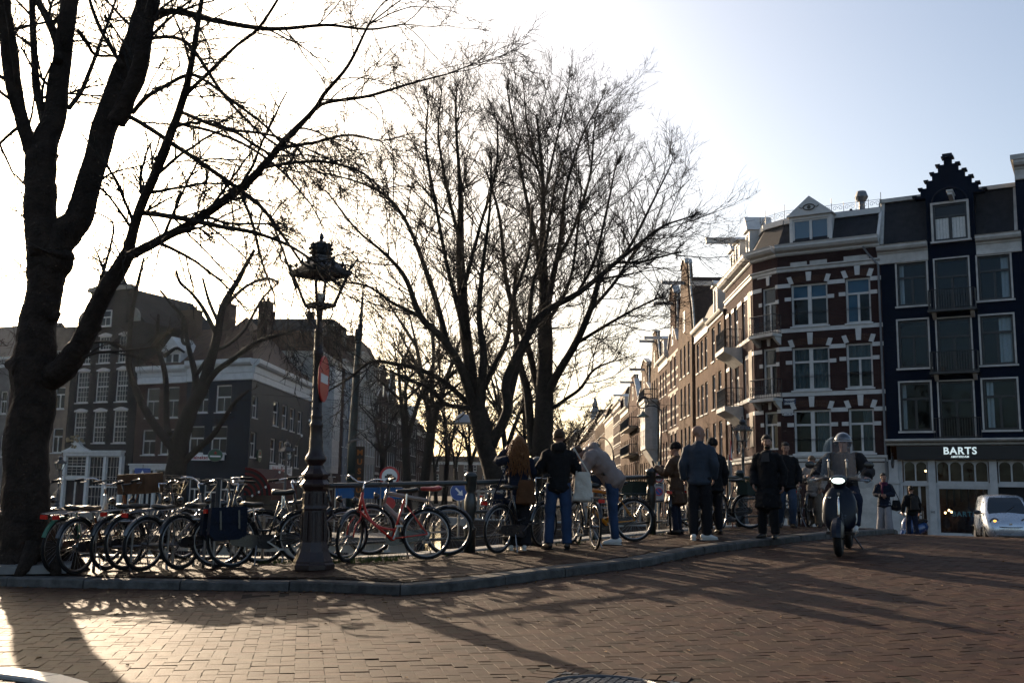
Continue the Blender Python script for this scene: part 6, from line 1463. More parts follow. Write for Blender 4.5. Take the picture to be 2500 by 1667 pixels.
# ------------------------------------------------------------------ street lamps
def crown_lantern(label, base, H=4.18, rz=math.radians(45), lean=0.0, detail=True, mt=None, group='crown lanterns', stickers=True):
 """cast iron lamp post with a four-sided lantern under a crown; H = height of the crown's tip"""
 mt = mt or IRON_RED; k = H / 4.43
 e = empty('street_lamp', base, 0, label, 'street lamp', group); e.rotation_euler = (0, lean, 0)
 seg = 24 if detail else 12
 b = MB(); pr = [(.255, 0), (.255, .10), (.235, .14), (.20, .22), (.19, .26), (.165, .34), (.155, .74), (.165, .76), (.155, .80), (.150, .98), (.165, 1.01), (.195, 1.04), (.20, 1.07), (.175, 1.10), (.15, 1.13), (.175, 1.17), (.18, 1.20), (.15, 1.23), (.12, 1.27), (.105, 1.31)]
 b.lathe(pr, 8 if detail else 8); b.lathe([(.275, 0), (.275, .06), (.25, .09)], 8)
 if detail:
  for i in range(16):
   a = 2 * PI * i / 16; b.tube([(.163 * math.cos(a), .163 * math.sin(a), .36), (.152 * math.cos(a), .152 * math.sin(a), .72)], .011, 5); b.tube([(.155 * math.cos(a), .155 * math.sin(a), .82), (.149 * math.cos(a), .149 * math.sin(a), .96)], .010, 5)
 b.xform(lambda v: v * k); b.build('base', mt, e, smooth=False)
 p = MB(); p.lathe([(.095, 1.30), (.10, 1.33), (.135, 1.37), (.14, 1.40), (.12, 1.44), (.095, 1.48), (.085, 1.56), (.088, 1.62), (.08, 1.66), (.078, 1.80), (.086, 1.82), (.086, 1.85), (.072, 1.87), (.07, 1.93), (.078, 1.95), (.066, 1.97), (.060, 2.75), (.068, 2.77), (.068, 2.80), (.058, 2.82), (.054, 3.05), (.062, 3.07), (.05, 3.10), (.036, 3.14), (.032, 3.32), (.05, 3.36), (.075, 3.385)], seg)
 if detail:
  for i in range(60):
   a = RNG.uniform(0, 2 * PI); z = RNG.uniform(1.99, 2.72); r = .062; p.ellip((r * math.cos(a), r * math.sin(a), z), .010, .010, .02, 5, 4)
 p.xform(lambda v: v * k); p.build('pole', mt, e, smooth=True)
 l = MB(); l.tube([(-.22, 0, 3.08), (.22, 0, 3.08)], .011, 6); l.ellip((-.22, 0, 3.08), .03, .03, .035, 10, 7); l.ellip((.22, 0, 3.08), .03, .03, .035, 10, 7)
 l.xform(lambda v: v * k); l.build('ladder_bar', mt, e)
 z0, z1, w0, w1 = 3.42, 3.84, .135, .258
 cr, sr = math.cos(rz), math.sin(rz)
 def rot(v): q = v.copy(); q[:, 0] = v[:, 0] * cr - v[:, 1] * sr; q[:, 1] = v[:, 0] * sr + v[:, 1] * cr; return q * k
 f = MB(); c4 = [(-1, -1), (1, -1), (1, 1), (-1, 1)]
 for s_ in (0, 1, 2, 3):
  a, b2 = c4[s_], c4[(s_ + 1) % 4]
  f.bar((a[0] * w0, a[1] * w0, z0), (a[0] * w1, a[1] * w1, z1), .034, .034)
  f.bar((a[0] * w0, a[1] * w0, z0), (b2[0] * w0, b2[1] * w0, z0), .036, .045)
  f.bar((a[0] * (w1 + .02), a[1] * (w1 + .02), z1 + .02), (b2[0] * (w1 + .02), b2[1] * (w1 + .02), z1 + .02), .06, .065)
  f.tube(spline([(a[0] * w0 * .8, a[1] * w0 * .8, z0), (a[0] * w0 * .95, a[1] * w0 * .95, z0 - .09), (a[0] * .09, a[1] * .09, z0 - .2), (a[0] * .035, a[1] * .035, z0 - .30)], 9), .010, 5)
 f.lathe([(.03, z0 - .05), (.10, z0 - .01), (.05, z0 + .03)], 8); f.xform(rot); f.build('lantern_frame', mt, e)
 for s_ in range(4):
  a, b2 = c4[s_], c4[(s_ + 1) % 4]; m = MB(); m.quad((a[0] * w0, a[1] * w0, z0), (b2[0] * w0, b2[1] * w0, z0), (b2[0] * w1, b2[1] * w1, z1), (a[0] * w1, a[1] * w1, z1)); m.xform(rot); m.build('pane', LAMPG, e)
 h = MB(); zz = z1 + .045; h.add([(-w1, -w1, zz), (w1, -w1, zz), (w1, w1, zz), (-w1, w1, zz), (-.12, -.12, zz + .17), (.12, -.12, zz + .17), (.12, .12, zz + .17), (-.12, .12, zz + .17)], [(0, 1, 5, 4), (1, 2, 6, 5), (2, 3, 7, 6), (3, 0, 4, 7), (4, 5, 6, 7), (3, 2, 1, 0)]); h.box(-.14, .14, -.14, .14, zz + .172, zz + .195); h.xform(rot); h.build('hood', mt if not detail else mat('lamp_hood_grey', (.16, .15, .15), .5, 0, .2, 10), e)
 if detail:
  rf = MB()
  for i in range(22):
   x = -w1 + .03 + (2 * w1 - .06) * i / 21; rf.box(x - .006, x + .006, -w1 + .03, w1 - .03, zz - .028, zz - .006)
  rf.xform(rot); rf.build('reflector', mat('lamp_reflector', (.42, .33, .28), .35, .5), e)['kind'] = 'stuff'
  bu = MB(); bu.lathe([(.03, z0 + .02), (.035, z0 + .08), (.05, z0 + .13), (.055, z0 + .16)], 10); bu.xform(rot); bu.build('bulb', mat('frosted_bulb', (.7, .7, .68), .3), e)
  br = MB(); an = np.linspace(0, 2 * PI, 13)[:-1]; br.tube(np.stack([.075 * np.cos(an), .075 * np.sin(an), 0 * an + z0 + .175], 1), .006, 4, closed=True); br.xform(rot); br.build('bulb_ring', STEEL, e)
 c = MB(); cz = zz + .03
 for s_ in range(4):
  a, b2 = np.array(c4[s_]) * (w1 + .03), np.array(c4[(s_ + 1) % 4]) * (w1 + .03)
  for j in range(4 if detail else 3):
   q0 = a + (b2 - a) * (j / (4 if detail else 3)); q1 = a + (b2 - a) * ((j + 1) / (4 if detail else 3)); m_ = (q0 + q1) / 2
   c.tube([(*q0, cz), (*(q0 * .75 + q1 * .25), cz + .045), (*m_, cz + .05), (*(q0 * .25 + q1 * .75), cz + .045), (*q1, cz)], .009, 4)
   hgt = .13 if j == 1 else .085
   c.lathe([(.006, cz), (.026, cz + hgt * .35), (.018, cz + hgt * .6), (.002, cz + hgt)], 6, (q1[0], q1[1], 0) if j < 3 else (a[0], a[1], 0))
  c.hexa((a[0] * 1.07, a[1] * 1.07, cz + .06), (.012, 0, 0), (0, .012, 0), (a[0] * .14, a[1] * .14, .075))
 c.lathe([(.09, zz + .19), (.13, zz + .24), (.145, zz + .30), (.12, zz + .37), (.05, zz + .41), (.02, zz + .43), (.035, zz + .46), (.028, zz + .50), (.004, zz + .54)], 10)
 if detail:
  for i in range(10):
   a = 2 * PI * i / 10
   for z_, r_ in ((.25, .14), (.31, .15), (.36, .13)): c.ellip((r_ * math.cos(a), r_ * math.sin(a), zz + z_), .022, .022, .024, 5, 4)
 c.xform(rot); c.build('crown', mt if not detail else IRON, e)
 return e
lb = ground(764, 1388, KERB_H); lamp = crown_lantern('large dark red-black crown lantern on the pavement, with a no-entry sign on its pole', tuple(lb), H=(at(784, 566, lb[1])[2] - lb[2]), lean=-.019)
# no-entry sign strapped to the pole, seen nearly edge-on
REDS = mat('sign_red', (.45, .015, .02), .35, spec=.6)
p = at(791, 925, lb[1] - .02)
ns = empty('traffic_sign', tuple(p), 0, 'round red no-entry sign with a white bar, strapped to the large crown lantern', 'traffic sign'); ang = math.radians(88); ns.rotation_euler = (0, 0, ang)
def disc(r, d, y=0.0, n=40, sx=1.0): an = np.linspace(0, 2 * PI, n + 1)[:-1]; return MB().prism([(sx * r * math.cos(t), y, r * math.sin(t)) for t in an], (0, d, 0))
rs = .285; disc(rs, .012).build('plate', STEEL, ns)
disc(rs * .98, .004, -.0045).build('face', REDS, ns)
w_ = MB(); w_.box(-rs * .72, rs * .72, -.008, -.005, -.055, .055); w_.build('white_bar', SGW, ns)
r_ = MB(); an = np.linspace(0, 2 * PI, 41)[:-1]; r_.tube(np.stack([rs * np.cos(an), 0 * an + .002, rs * np.sin(an)], 1), .012, 5, closed=True, ref=(0, 1, 0)); r_.build('rim', REDS, ns)
st_ = MB()
for z in (.2, -.2): st_.box(-.03, .03, .013, .06, z - .015, z + .015)
st_.build('bracket', STEEL, ns)
# other lanterns
b_ = ground(1817, 1290, KERB_H); Yr = 24.0; p = at(1817, 1300, Yr); pz = road_z(p[0], Yr) + .05
crown_lantern('crown lantern on the bridge behind the man in the long black coat', (p[0], Yr, pz), H=at(1822, 1015, Yr)[2] - pz, detail=False, mt=IRON)
for px, pt_, Y, lab in ((693, 1072, 46.0, 'pale crown lantern in front of the black cafe, right of its awning'), (138, 1108, 50.0, 'crown lantern in front of the tan house, just right of the big trunk')):
 p = at(px, 1240, Y); pz = -.75; crown_lantern(lab, (p[0], Y, pz), H=at(px, pt_, Y)[2] - pz, detail=False, mt=mat('grey_lamp_paint', (.07, .07, .075), .45))
# domed lamps hung on wires and the curved lamp on the right quay
WIREM = mat('black_wire', (.02, .02, .02), .5)
p = at(1130, 1030, 62.0); e = empty('hanging_lamp', tuple(p), 0, 'grey domed street lamp hung on a wire above the canal, left of the forked tree', 'street lamp')
m = MB(); m.lathe([(.02, .62), (.06, .6), (.10, .52), (.30, .44), (.48, .25), (.56, .02), (.62, -.03), (.62, -.08), (.4, -.12)], 20); m.build('shade', mat('pale_grey_metal', (.36, .36, .37), .4), e, smooth=True)
m = MB(); m.tube([(-14, 0, 1.6), (0, 0, .75), (14, 0, 1.3)], .012, 4); m.tube([(0, 0, .6), (0, 0, .78)], .02, 5); m.build('wire', WIREM, e)
Yl = 58.0; p0 = at(1612, 1240, Yl); z0 = road_z(p0[0], Yl)
e = empty('curved_street_lamp', (p0[0], Yl, z0), 0, 'slim street lamp with a curled arm and green bell shade before the white bay', 'street lamp')
def ploc(px, py, Y, o): return np.array(at(px, py, Y)) - np.array(o)
o_ = (p0[0], Yl, z0); m = MB(); m.tube(np.array([ploc(x, y, Yl, o_) for x, y in ((1612, 1240), (1613, 1100), (1614, 1000))]), [.09, .07, .06], 8); m.build('pole', IRON, e, smooth=True)
m = MB(); q = spline([ploc(x, y, Yl, o_) for x, y in ((1614, 1005), (1606, 990), (1590, 976), (1572, 968), (1560, 974), (1556, 985), (1562, 995), (1574, 995), (1583, 985), (1580, 974), (1570, 968))], 30); m.tube(q, .035, 6)
q = spline([ploc(x, y, Yl, o_) for x, y in ((1612, 1000), (1600, 992), (1585, 991), (1572, 996), (1570, 1005))], 12); m.tube(q, .03, 5); m.build('curled_arm', IRON, e, smooth=True)
c = ploc(1570, 1012, Yl, o_); m = MB(); m.lathe([(.03, .22), (.08, .18), (.14, .05), (.32, -.05), (.36, -.12), (.34, -.14)], 14, c); m.build('shade', mat('sea_green_shade', (.10, .16, .15), .4), e, smooth=True)
Yl = 110.0; p0 = at(1497, 1240, Yl); z0 = road_z(p0[0], Yl); o_ = (p0[0], Yl, z0)
e = empty('curved_street_lamp', o_, 0, 'small distant curved street lamp above the crouching puffer jacket', 'street lamp')
m = MB(); m.tube(np.array([ploc(x, y, Yl, o_) for x, y in ((1497, 1240), (1498, 1110))]), .09, 6); m.tube(spline([ploc(x, y, Yl, o_) for x, y in ((1498, 1110), (1493, 1090), (1480, 1072), (1466, 1068), (1458, 1080))], 14), .06, 5); m.build('pole', IRON, e)
m = MB(); m.lathe([(.05, .2), (.4, -.1), (.42, -.2)], 10, ploc(1458, 1085, Yl, o_)); m.build('shade', MAT['sea_green_shade'], e)
# ------------------------------------------------------------------ railing of the bridge
RL = [(-2.55, 13.55), (-0.56, 14.50), (0.42, 15.42), (1.42, 16.42), (2.47, 17.58), (3.57, 18.95), (4.66, 20.35), (5.66, 21.75), (6.5, 23.3)]
rl_e = empty('bridge_railing', (0, 15.4, walk_z(0, 15.4)), 0, 'dark green iron bridge railing with turned posts along the back of the pavement', 'railing'); off = np.array([0, 15.4, walk_z(0, 15.4)])
RP = [np.array([x, y, walk_z(x, y)]) - off for x, y in RL]
pf = [(.085, 0), (.085, .30), (.095, .31), (.095, .34), (.06, .36), (.05, .40), (.062, .44), (.085, .60), (.09, .70), (.07, .80), (.05, .84), (.07, .86), (.085, .90), (.085, 1.05), (.095, 1.06), (.095, 1.09), (.06, 1.13)]
pm = MB().lathe(pf, 12).mesh('post', True); pm.materials.append(RAILP)
pb = MB().lathe(pf[:-1] + [(.05, 1.11), (.045, 1.14), (.09, 1.18), (.105, 1.24), (.09, 1.30), (.03, 1.34)], 12).mesh('ball_post', True); pb.materials.append(RAILP)
for i, p in enumerate(RP):
 if i == 0: continue
 link('post', pb if i == 2 else pm, None, rl_e, p)
for z, r in ((.98, .036), (.56, .026), (.2, .022)):
 m = MB(); q = spline(RP, 60) + np.array([0, 0, z])
 if z > .9: q = np.vstack([[RP[0] + np.array([-.06, -.03, z - .16]), RP[0] + np.array([-.15, -.07, z - .1]), RP[0] + np.array([-.12, -.06, z - .02])], q])
 m.tube(q, r, 8); m.build('rail', RAILP, rl_e, smooth=True)
m = MB(); m.tube(np.array([RP[0] + np.array([0, 0, -.02]), RP[0] + np.array([0, 0, .92])]), .03, 8); m.build('end_post', RAILP, rl_e)
PLANT = mat('winter_plant_green', (.05, .06, .02), .8, 0, .5, 30); PBX = mat('dark_green_planter', (.012, .03, .028), .5)
for (px, py, Y, w, lab) in ((1549, 1192, 17.45, .42, 'dark green planter box hung on the railing behind the yellow bicycle'), (1826, 1192, 19.4, .42, 'dark green planter box with sparse plants on the railing near the long-coat man')):
 p = at(px, py, Y); e = empty('planter_box', tuple(p - np.array([0, 0, .12])), math.radians(48), lab, 'planter', 'planters on the railing')
 m = MB(); m.prism([(-w / 2, -.1, .0), (w / 2, -.1, .0), (w / 2 + .02, -.12, .24), (-w / 2 - .02, -.12, .24)], (0, .22, 0)); m.build('box', PBX, e)
 m = MB()
 for i in range(60):
  x = RNG.uniform(-w / 2, w / 2); y = RNG.uniform(-.08, .08); d = RNG.normal(0, .05, 2); h = RNG.uniform(.04, .16); m.add([(x - .008, y, .22), (x + .008, y, .22), (x + d[0], y + d[1], .22 + h)], [(0, 1, 2)])
 m.build('plants', PLANT, e)['kind'] = 'stuff'
# ------------------------------------------------------------------ tall pole with the museum sign, traffic signs
Yp = 44.0; p0 = at(857, 1240, Yp); z0 = -.72; o_ = (p0[0], Yp, z0)
e = empty('tall_pole', o_, 0, 'very tall dark green tapering pole rising behind the bicycles, left of the red bicycle', 'pole')
m = MB(); q = np.array([ploc(x, y, Yp, o_) for x, y in ((857, 1250), (860, 1090), (868, 960), (876, 830), (880, 792))]); m.tube(q, [.24, .20, .17, .13, .12], 12); m.build('shaft', mat('green_pole_paint', (.015, .03, .03), .45), e, smooth=True)
m = MB(); m.tube(np.array([ploc(x, y, Yp, o_) for x, y in ((880, 800), (884, 740), (888, 680))]), [.09, .06, .015], 8); m.build('tip', mat('grey_pole_tip', (.25, .25, .26), .5), e, smooth=True)
m = MB(); c = ploc(877, 818, Yp, o_); m.ellip(c + np.array([-.1, -.05, 0]), .1, .1, .3, 8, 6); m.build('fitting', IRON, e)
Ym = 33.0; p0 = at(877, 1240, Ym); z0 = road_z(p0[0], Ym) - .5; o_ = (p0[0], Ym, z0)
e = empty('museum_sign', o_, 0, 'narrow dark sign column with orange letters spelling museum, under a curved grey canopy', 'sign')
a, b = ploc(865, 1215, Ym, o_), ploc(891, 1090, Ym, o_)
MB().box(a[0], b[0], -.08, .08, -.4, b[2]).build('panel', mat('brown_black_panel', (.035, .025, .02), .5), e)
OR_ = mat('orange_letters', (.40, .13, .03), .6)
for i, ch_ in enumerate('MUSEUM'):
 c = ploc(878, 1105 + 22.7 * i, Ym, o_); lettering(ch_, .25, OR_, e, ((a[0] + b[0]) / 2, -.09, c[2]), depth=.004, bold=.008, name='letter')
m = MB(); cz = ploc(872, 1083, Ym, o_)[2]; cx = (a[0] + b[0]) / 2; an = np.linspace(-1, 1, 12); ar = [(cx + .36 * t - .04, cz + .13 * (1 - t * t)) for t in an]
for i in range(11): m.prism([(ar[i][0], -.4, ar[i][1]), (ar[i + 1][0], -.4, ar[i + 1][1]), (ar[i + 1][0], -.4, ar[i + 1][1] + .02), (ar[i][0], -.4, ar[i][1] + .02)], (0, .6, 0))
m.build('canopy', ZINC, e)
def pole_sign(px, py, Y, label, faces, shape='round', r=.3, ztop=None, rz=0.0, pole=True, name='traffic_sign'):
 p = at(px, py, Y); zb = road_z(p[0], Y); zb = min(zb, p[2] - 1.0); e = empty(name, (p[0], Y, zb), rz, label, 'traffic sign', None); z = p[2] - zb
 if pole: MB().tube([(0, .05, -.1), (0, .05, z + r + .05)], .03, 8).build('post', STEEL, e)
 return e, z
BLU = mat('sign_blue', (.02, .09, .36), .35, spec=.6)
e, z = pole_sign(1121, 1200, 24.0, 'round blue sign with a white arrow pointing down right, behind the railing', None, r=.2)
disc(.215, .012).build('plate', SGW, e, loc=(0, 0, z)); disc(.205, .004, -.0045).build('face', BLU, e, loc=(0, 0, z))
m = MB(); m.prism([(-.10, -.008, .07), (-.07, -.008, .10), (.03, -.008, .0), (.07, -.008, .045), (.09, -.008, -.09), (-.045, -.008, -.07), (0, -.008, -.03)], (0, .003, 0)); m.build('arrow', SGW, e, loc=(0, 0, z))
e, z = pole_sign(347, 1162, 48.0, 'square blue sign with a white upward arrow, in front of the brown shop', None, r=.5)
MB().box(-.38, .38, 0, .02, -.38, .38).build('plate', BLU, e, loc=(0, 0, z)); m = MB(); m.prism([(-.06, -.006, -.25), (.06, -.006, -.25), (.06, -.006, .02), (.18, -.006, -.06), (0, -.006, .28), (-.18, -.006, -.06), (-.06, -.006, .02)], (0, .005, 0)); m.build('arrow', SGW, e, loc=(0, 0, z))
m = MB(); m.box(-.35, .35, 0, .02, -.62, -.45); m.build('sub_plate', SGW, e, loc=(0, 0, z))
e, z = pole_sign(951, 1163, 36.0, 'round red-rimmed white sign with a dark car shape, beyond the railing', None, r=.35)
disc(.36, .015).build('rim', REDS, e, loc=(0, 0, z)); disc(.28, .004, -.005).build('face', SGW, e, loc=(0, 0, z)); m = MB(); m.box(-.17, .17, -.012, -.006, -.05, .03); m.box(-.10, .10, -.012, -.006, .03, .09); m.build('car_symbol', BLACKM, e, loc=(0, 0, z))
disc(.22, .015).build('lower_sign', REDS, e, loc=(.02, 0, z - .95))
Yz = 22.0; p = at(1608, 1165, Yz)
e, z = pole_sign(1608, 1165, Yz, 'grey zone sign board with a speed limit ring and a no-parking ring', None, r=.3)
hw = .115
MB().box(-hw, hw, 0, .015, -.13, .13).build('speed_board', mat('sign_grey_white', (.42, .42, .42), .5), e, loc=(0, 0, z + .02))
MB().box(-hw, hw, 0, .015, -.165, .165).build('parking_board', MAT['sign_grey_white'], e, loc=(0, 0, z - .30))
an = np.linspace(0, 2 * PI, 29)[:-1]
MB().tube(np.stack([.085 * np.cos(an), 0 * an - .004, .085 * np.sin(an)], 1), .012, 5, closed=True, ref=(0, 1, 0)).build('ring', REDS, e, loc=(0, 0, z - .015))
lettering('30', .10, BLACKM, e, (0, -.004, z - .015), depth=.002, bold=.003); lettering('ZONE', .05, BLACKM, e, (0, -.004, z + .115), depth=.002, bold=.001); lettering('ZONE', .05, BLACKM, e, (0, -.004, z - .165), depth=.002, bold=.001)
disc(.075, .003, -.004).build('blue_disc', BLU, e, loc=(0, 0, z - .31)); MB().tube(np.stack([.08 * np.cos(an), 0 * an - .006, .08 * np.sin(an)], 1), .010, 5, closed=True, ref=(0, 1, 0)).build('ring', REDS, e, loc=(0, 0, z - .31))
MB().bar((-.055, -.009, .055), (.055, -.009, -.055), .016, .004, up=(0, 1, 0)).build('slash', REDS, e, loc=(0, 0, z - .31))
e, z = pole_sign(1786, 1147, 23.0, 'triangular and round signs seen almost from behind, on one post beside the bald man', None, r=.3, rz=math.radians(72))
disc(.20, .012).build('round_plate', mat('sign_back_grey', (.30, .30, .31), .5, .4), e, loc=(0, 0, z)); m = MB(); m.prism([(-.27, 0, 0), (.27, 0, 0), (0, 0, .46)], (0, .012, 0)); m.build('triangle_plate', REDS, e, loc=(0, 0, z + .22))
m = MB(); m.prism([(-.18, -.004, .05), (.18, -.004, .05), (0, -.004, .35)], (0, .003, 0)); m.build('triangle_face', SGW, e, loc=(0, 0, z + .22))
# blue hoarding and white van shapes on the quay beyond the railing
p0, p1 = at(818, 1215, 40.0), at(985, 1190, 40); e = empty('blue_hoarding', (p0[0], 40.0, -.9), 0, 'bright blue hoarding panels on the far quay, seen under the railing rail', 'hoarding')
for k in range(3):
 w_ = (p1[0] - p0[0]) / 3; MB().box(w_ * k + .02, w_ * (k + 1) - .02, -.03, .03, p0[2] + .9, p1[2] + .9).build('panel', mat('bright_blue_panel', (.02, .13, .36), .5, 0, .15, 2), e)
for k in range(4): MB().box(w_ * k - .03, w_ * k + .03, .031, .09, -.1, p1[2] + .9).build('post', STEEL, e)
# string of small lamps from the cafe to the tall pole
a, b = at(600, 1215, 60.0), at(775, 985, 56.0); e = empty('light_string', tuple(a), 0, 'string of small white bulbs slung across the front of the corner cafe', 'string lights'); n_ = 11
q = np.array([(b - a) * t + np.array([0, 0, -1.1 * math.sin(PI * t)]) for t in np.linspace(0, 1, n_)]); MB().tube(q, .012, 4).build('cable', WIREM, e)
for v in q[1:-1]: MB().ellip(v - np.array([0, 0, .06]), .06, .06, .08, 8, 6).build('bulb', mat('white_bulb', (.7, .7, .68), .3), e)
# bicycle rack, sack and slab at the tree
rk = empty('bike_rack', tuple(ground(400, 1392, .1)), 0, 'tubular steel bicycle rack with long horizontal bars behind the row of bicycles', 'bike rack'); o_ = np.array(rk.location)
def rkp(px, py, Y): return at(px, py, Y) - o_
pts_ = [ground(228, 1396, .1), ground(520, 1390, .1), ground(640, 1365, .1)]
def hoop(p, q, h):
 a, b = np.array(p) - o_, np.array(q) - o_
 return spline([a, a + (0, 0, h - .15), a + (0, 0, h) + (b - a) * .04, a + (b - a) * .5 + (0, 0, h), b + (0, 0, h) - (b - a) * .04, b + (0, 0, h - .15), b], 40)
for a, b, h in ((pts_[0], pts_[1] + np.array([-.2, .25, 0]), .60), (pts_[1], pts_[2], .66), (ground(420, 1384, .1), ground(575, 1378, .1), .62)):
 MB().tube(hoop(a, b, h), .021, 8).build('hoop', STEEL, rk, smooth=True)
 MB().tube([np.array(a) - o_ + (0, .02, .3), np.array(b) - o_ + (0, .02, .3)], .013, 6).build('lower_bar', STEEL, rk)
 for t in (.33, .66): q = np.array(a) * (1 - t) + np.array(b) * t - o_; MB().tube([q, q + (0, 0, h)], .016, 6).build('upright', STEEL, rk)
sb = ground(92, 1392, .1); e = empty('burlap_sack', tuple(sb), 0, 'brown burlap sack slumped against the foot of the big left tree', 'sack')
m = MB(); m.ellip((0, 0, .27), .24, .2, .32, 18, 12); m.xform(lambda v: v + RNG.normal(0, .008, v.shape)); m.build('sack_body', mat('brown_burlap', (.07, .04, .026), .95, 0, .4, 12, .8, 60), e, smooth=True)
m = MB(); m.lathe([(.09, .56), (.06, .60), (.11, .68), (.08, .69)], 10); m.build('tied_neck', MAT['brown_burlap'], e)
sb = ground(80, 1400, .1); e = empty('stone_slab', tuple(sb), .25, 'grey stone slab lying at the foot of the big left tree', 'slab'); m = MB(); m.hexa((0, 0, .08), (.42, 0, .02), (0, .16, .02), (0, .01, .05)); m.v[-1] += RNG.normal(0, .012, m.v[-1].shape); m.build('slab', STONE, e)
# ------------------------------------------------------------------ bicycles
BIKE_M = {'black': BLACKM, 'red': mat('red_bike_paint', (.46, .020, .012), .35, coat=.15), 'silver': mat('champagne_bike_paint', (.34, .28, .24), .3, .4, coat=.3), 'yellow': mat('yellow_bike_paint', (.50, .20, .012), .35, coat=.3),
   'white': mat('white_bike_paint', (.55, .52, .46), .35, coat=.3), 'green': mat('green_bike_paint', (.01, .14, .07), .35, coat=.3), 'blue': mat('blue_bike_paint', (.015, .08, .32), .35, coat=.3), 'grey': mat('grey_bike_paint', (.12, .125, .13), .35, .3, coat=.3), 'orange': mat('rust_orange_paint', (.24, .07, .02), .5)}
FABRIC_NAVY = mat('navy_pannier_cloth', (.007, .012, .026), .8, 0, .3, 12, .4, 50)
REDL = mat('red_reflector', (.5, .015, .01), .2, spec=.8)
WOODC = mat('crate_brown', (.12, .06, .03), .7, 0, .3, 8)
RW_ = .335
def wheel_parts(k=36, sp=28):
 an = np.linspace(0, 2 * PI, k + 1)[:-1]
 ty = MB().tube(np.stack([(RW_ - .018) * np.cos(an), 0 * an, (RW_ - .018) * np.sin(an)], 1), .019, 8, closed=True, ref=(0, 1, 0)).mesh('wheel', True); ty.materials.append(RUBBER)
 rm = MB().tube(np.stack([(RW_ - .045) * np.cos(an), 0 * an, (RW_ - .045) * np.sin(an)], 1), .012, 6, closed=True, ref=(0, 1, 0)).mesh('rim', True); rm.materials.append(STEEL)
 s = MB()
 for i in range(sp):
  a = 2 * PI * i / sp; b = a + (.35 if i % 2 else -.35); y = .025 if (i // 2) % 2 else -.025
  s.tube([(.022 * math.cos(b), y, .022 * math.sin(b)), ((RW_ - .05) * math.cos(a), 0, (RW_ - .05) * math.sin(a))], .0016, 3, caps=False)
 s.tube([(0, -.05, 0), (0, .05, 0)], .018, 8); s.tube([(0, -.03, 0), (0, -.024, 0)], .03, 10); s.tube([(0, .024, 0), (0, .03, 0)], .03, 10)
 sp_ = s.mesh('spokes'); sp_.materials.append(STEEL); return ty, rm, sp_
WHEEL = wheel_parts()
def arc(cx, cz, r, a0, a1, n=16): return [(cx + r * math.cos(a), 0, cz + r * math.sin(a)) for a in np.linspace(a0, a1, n)]
BN = [0]
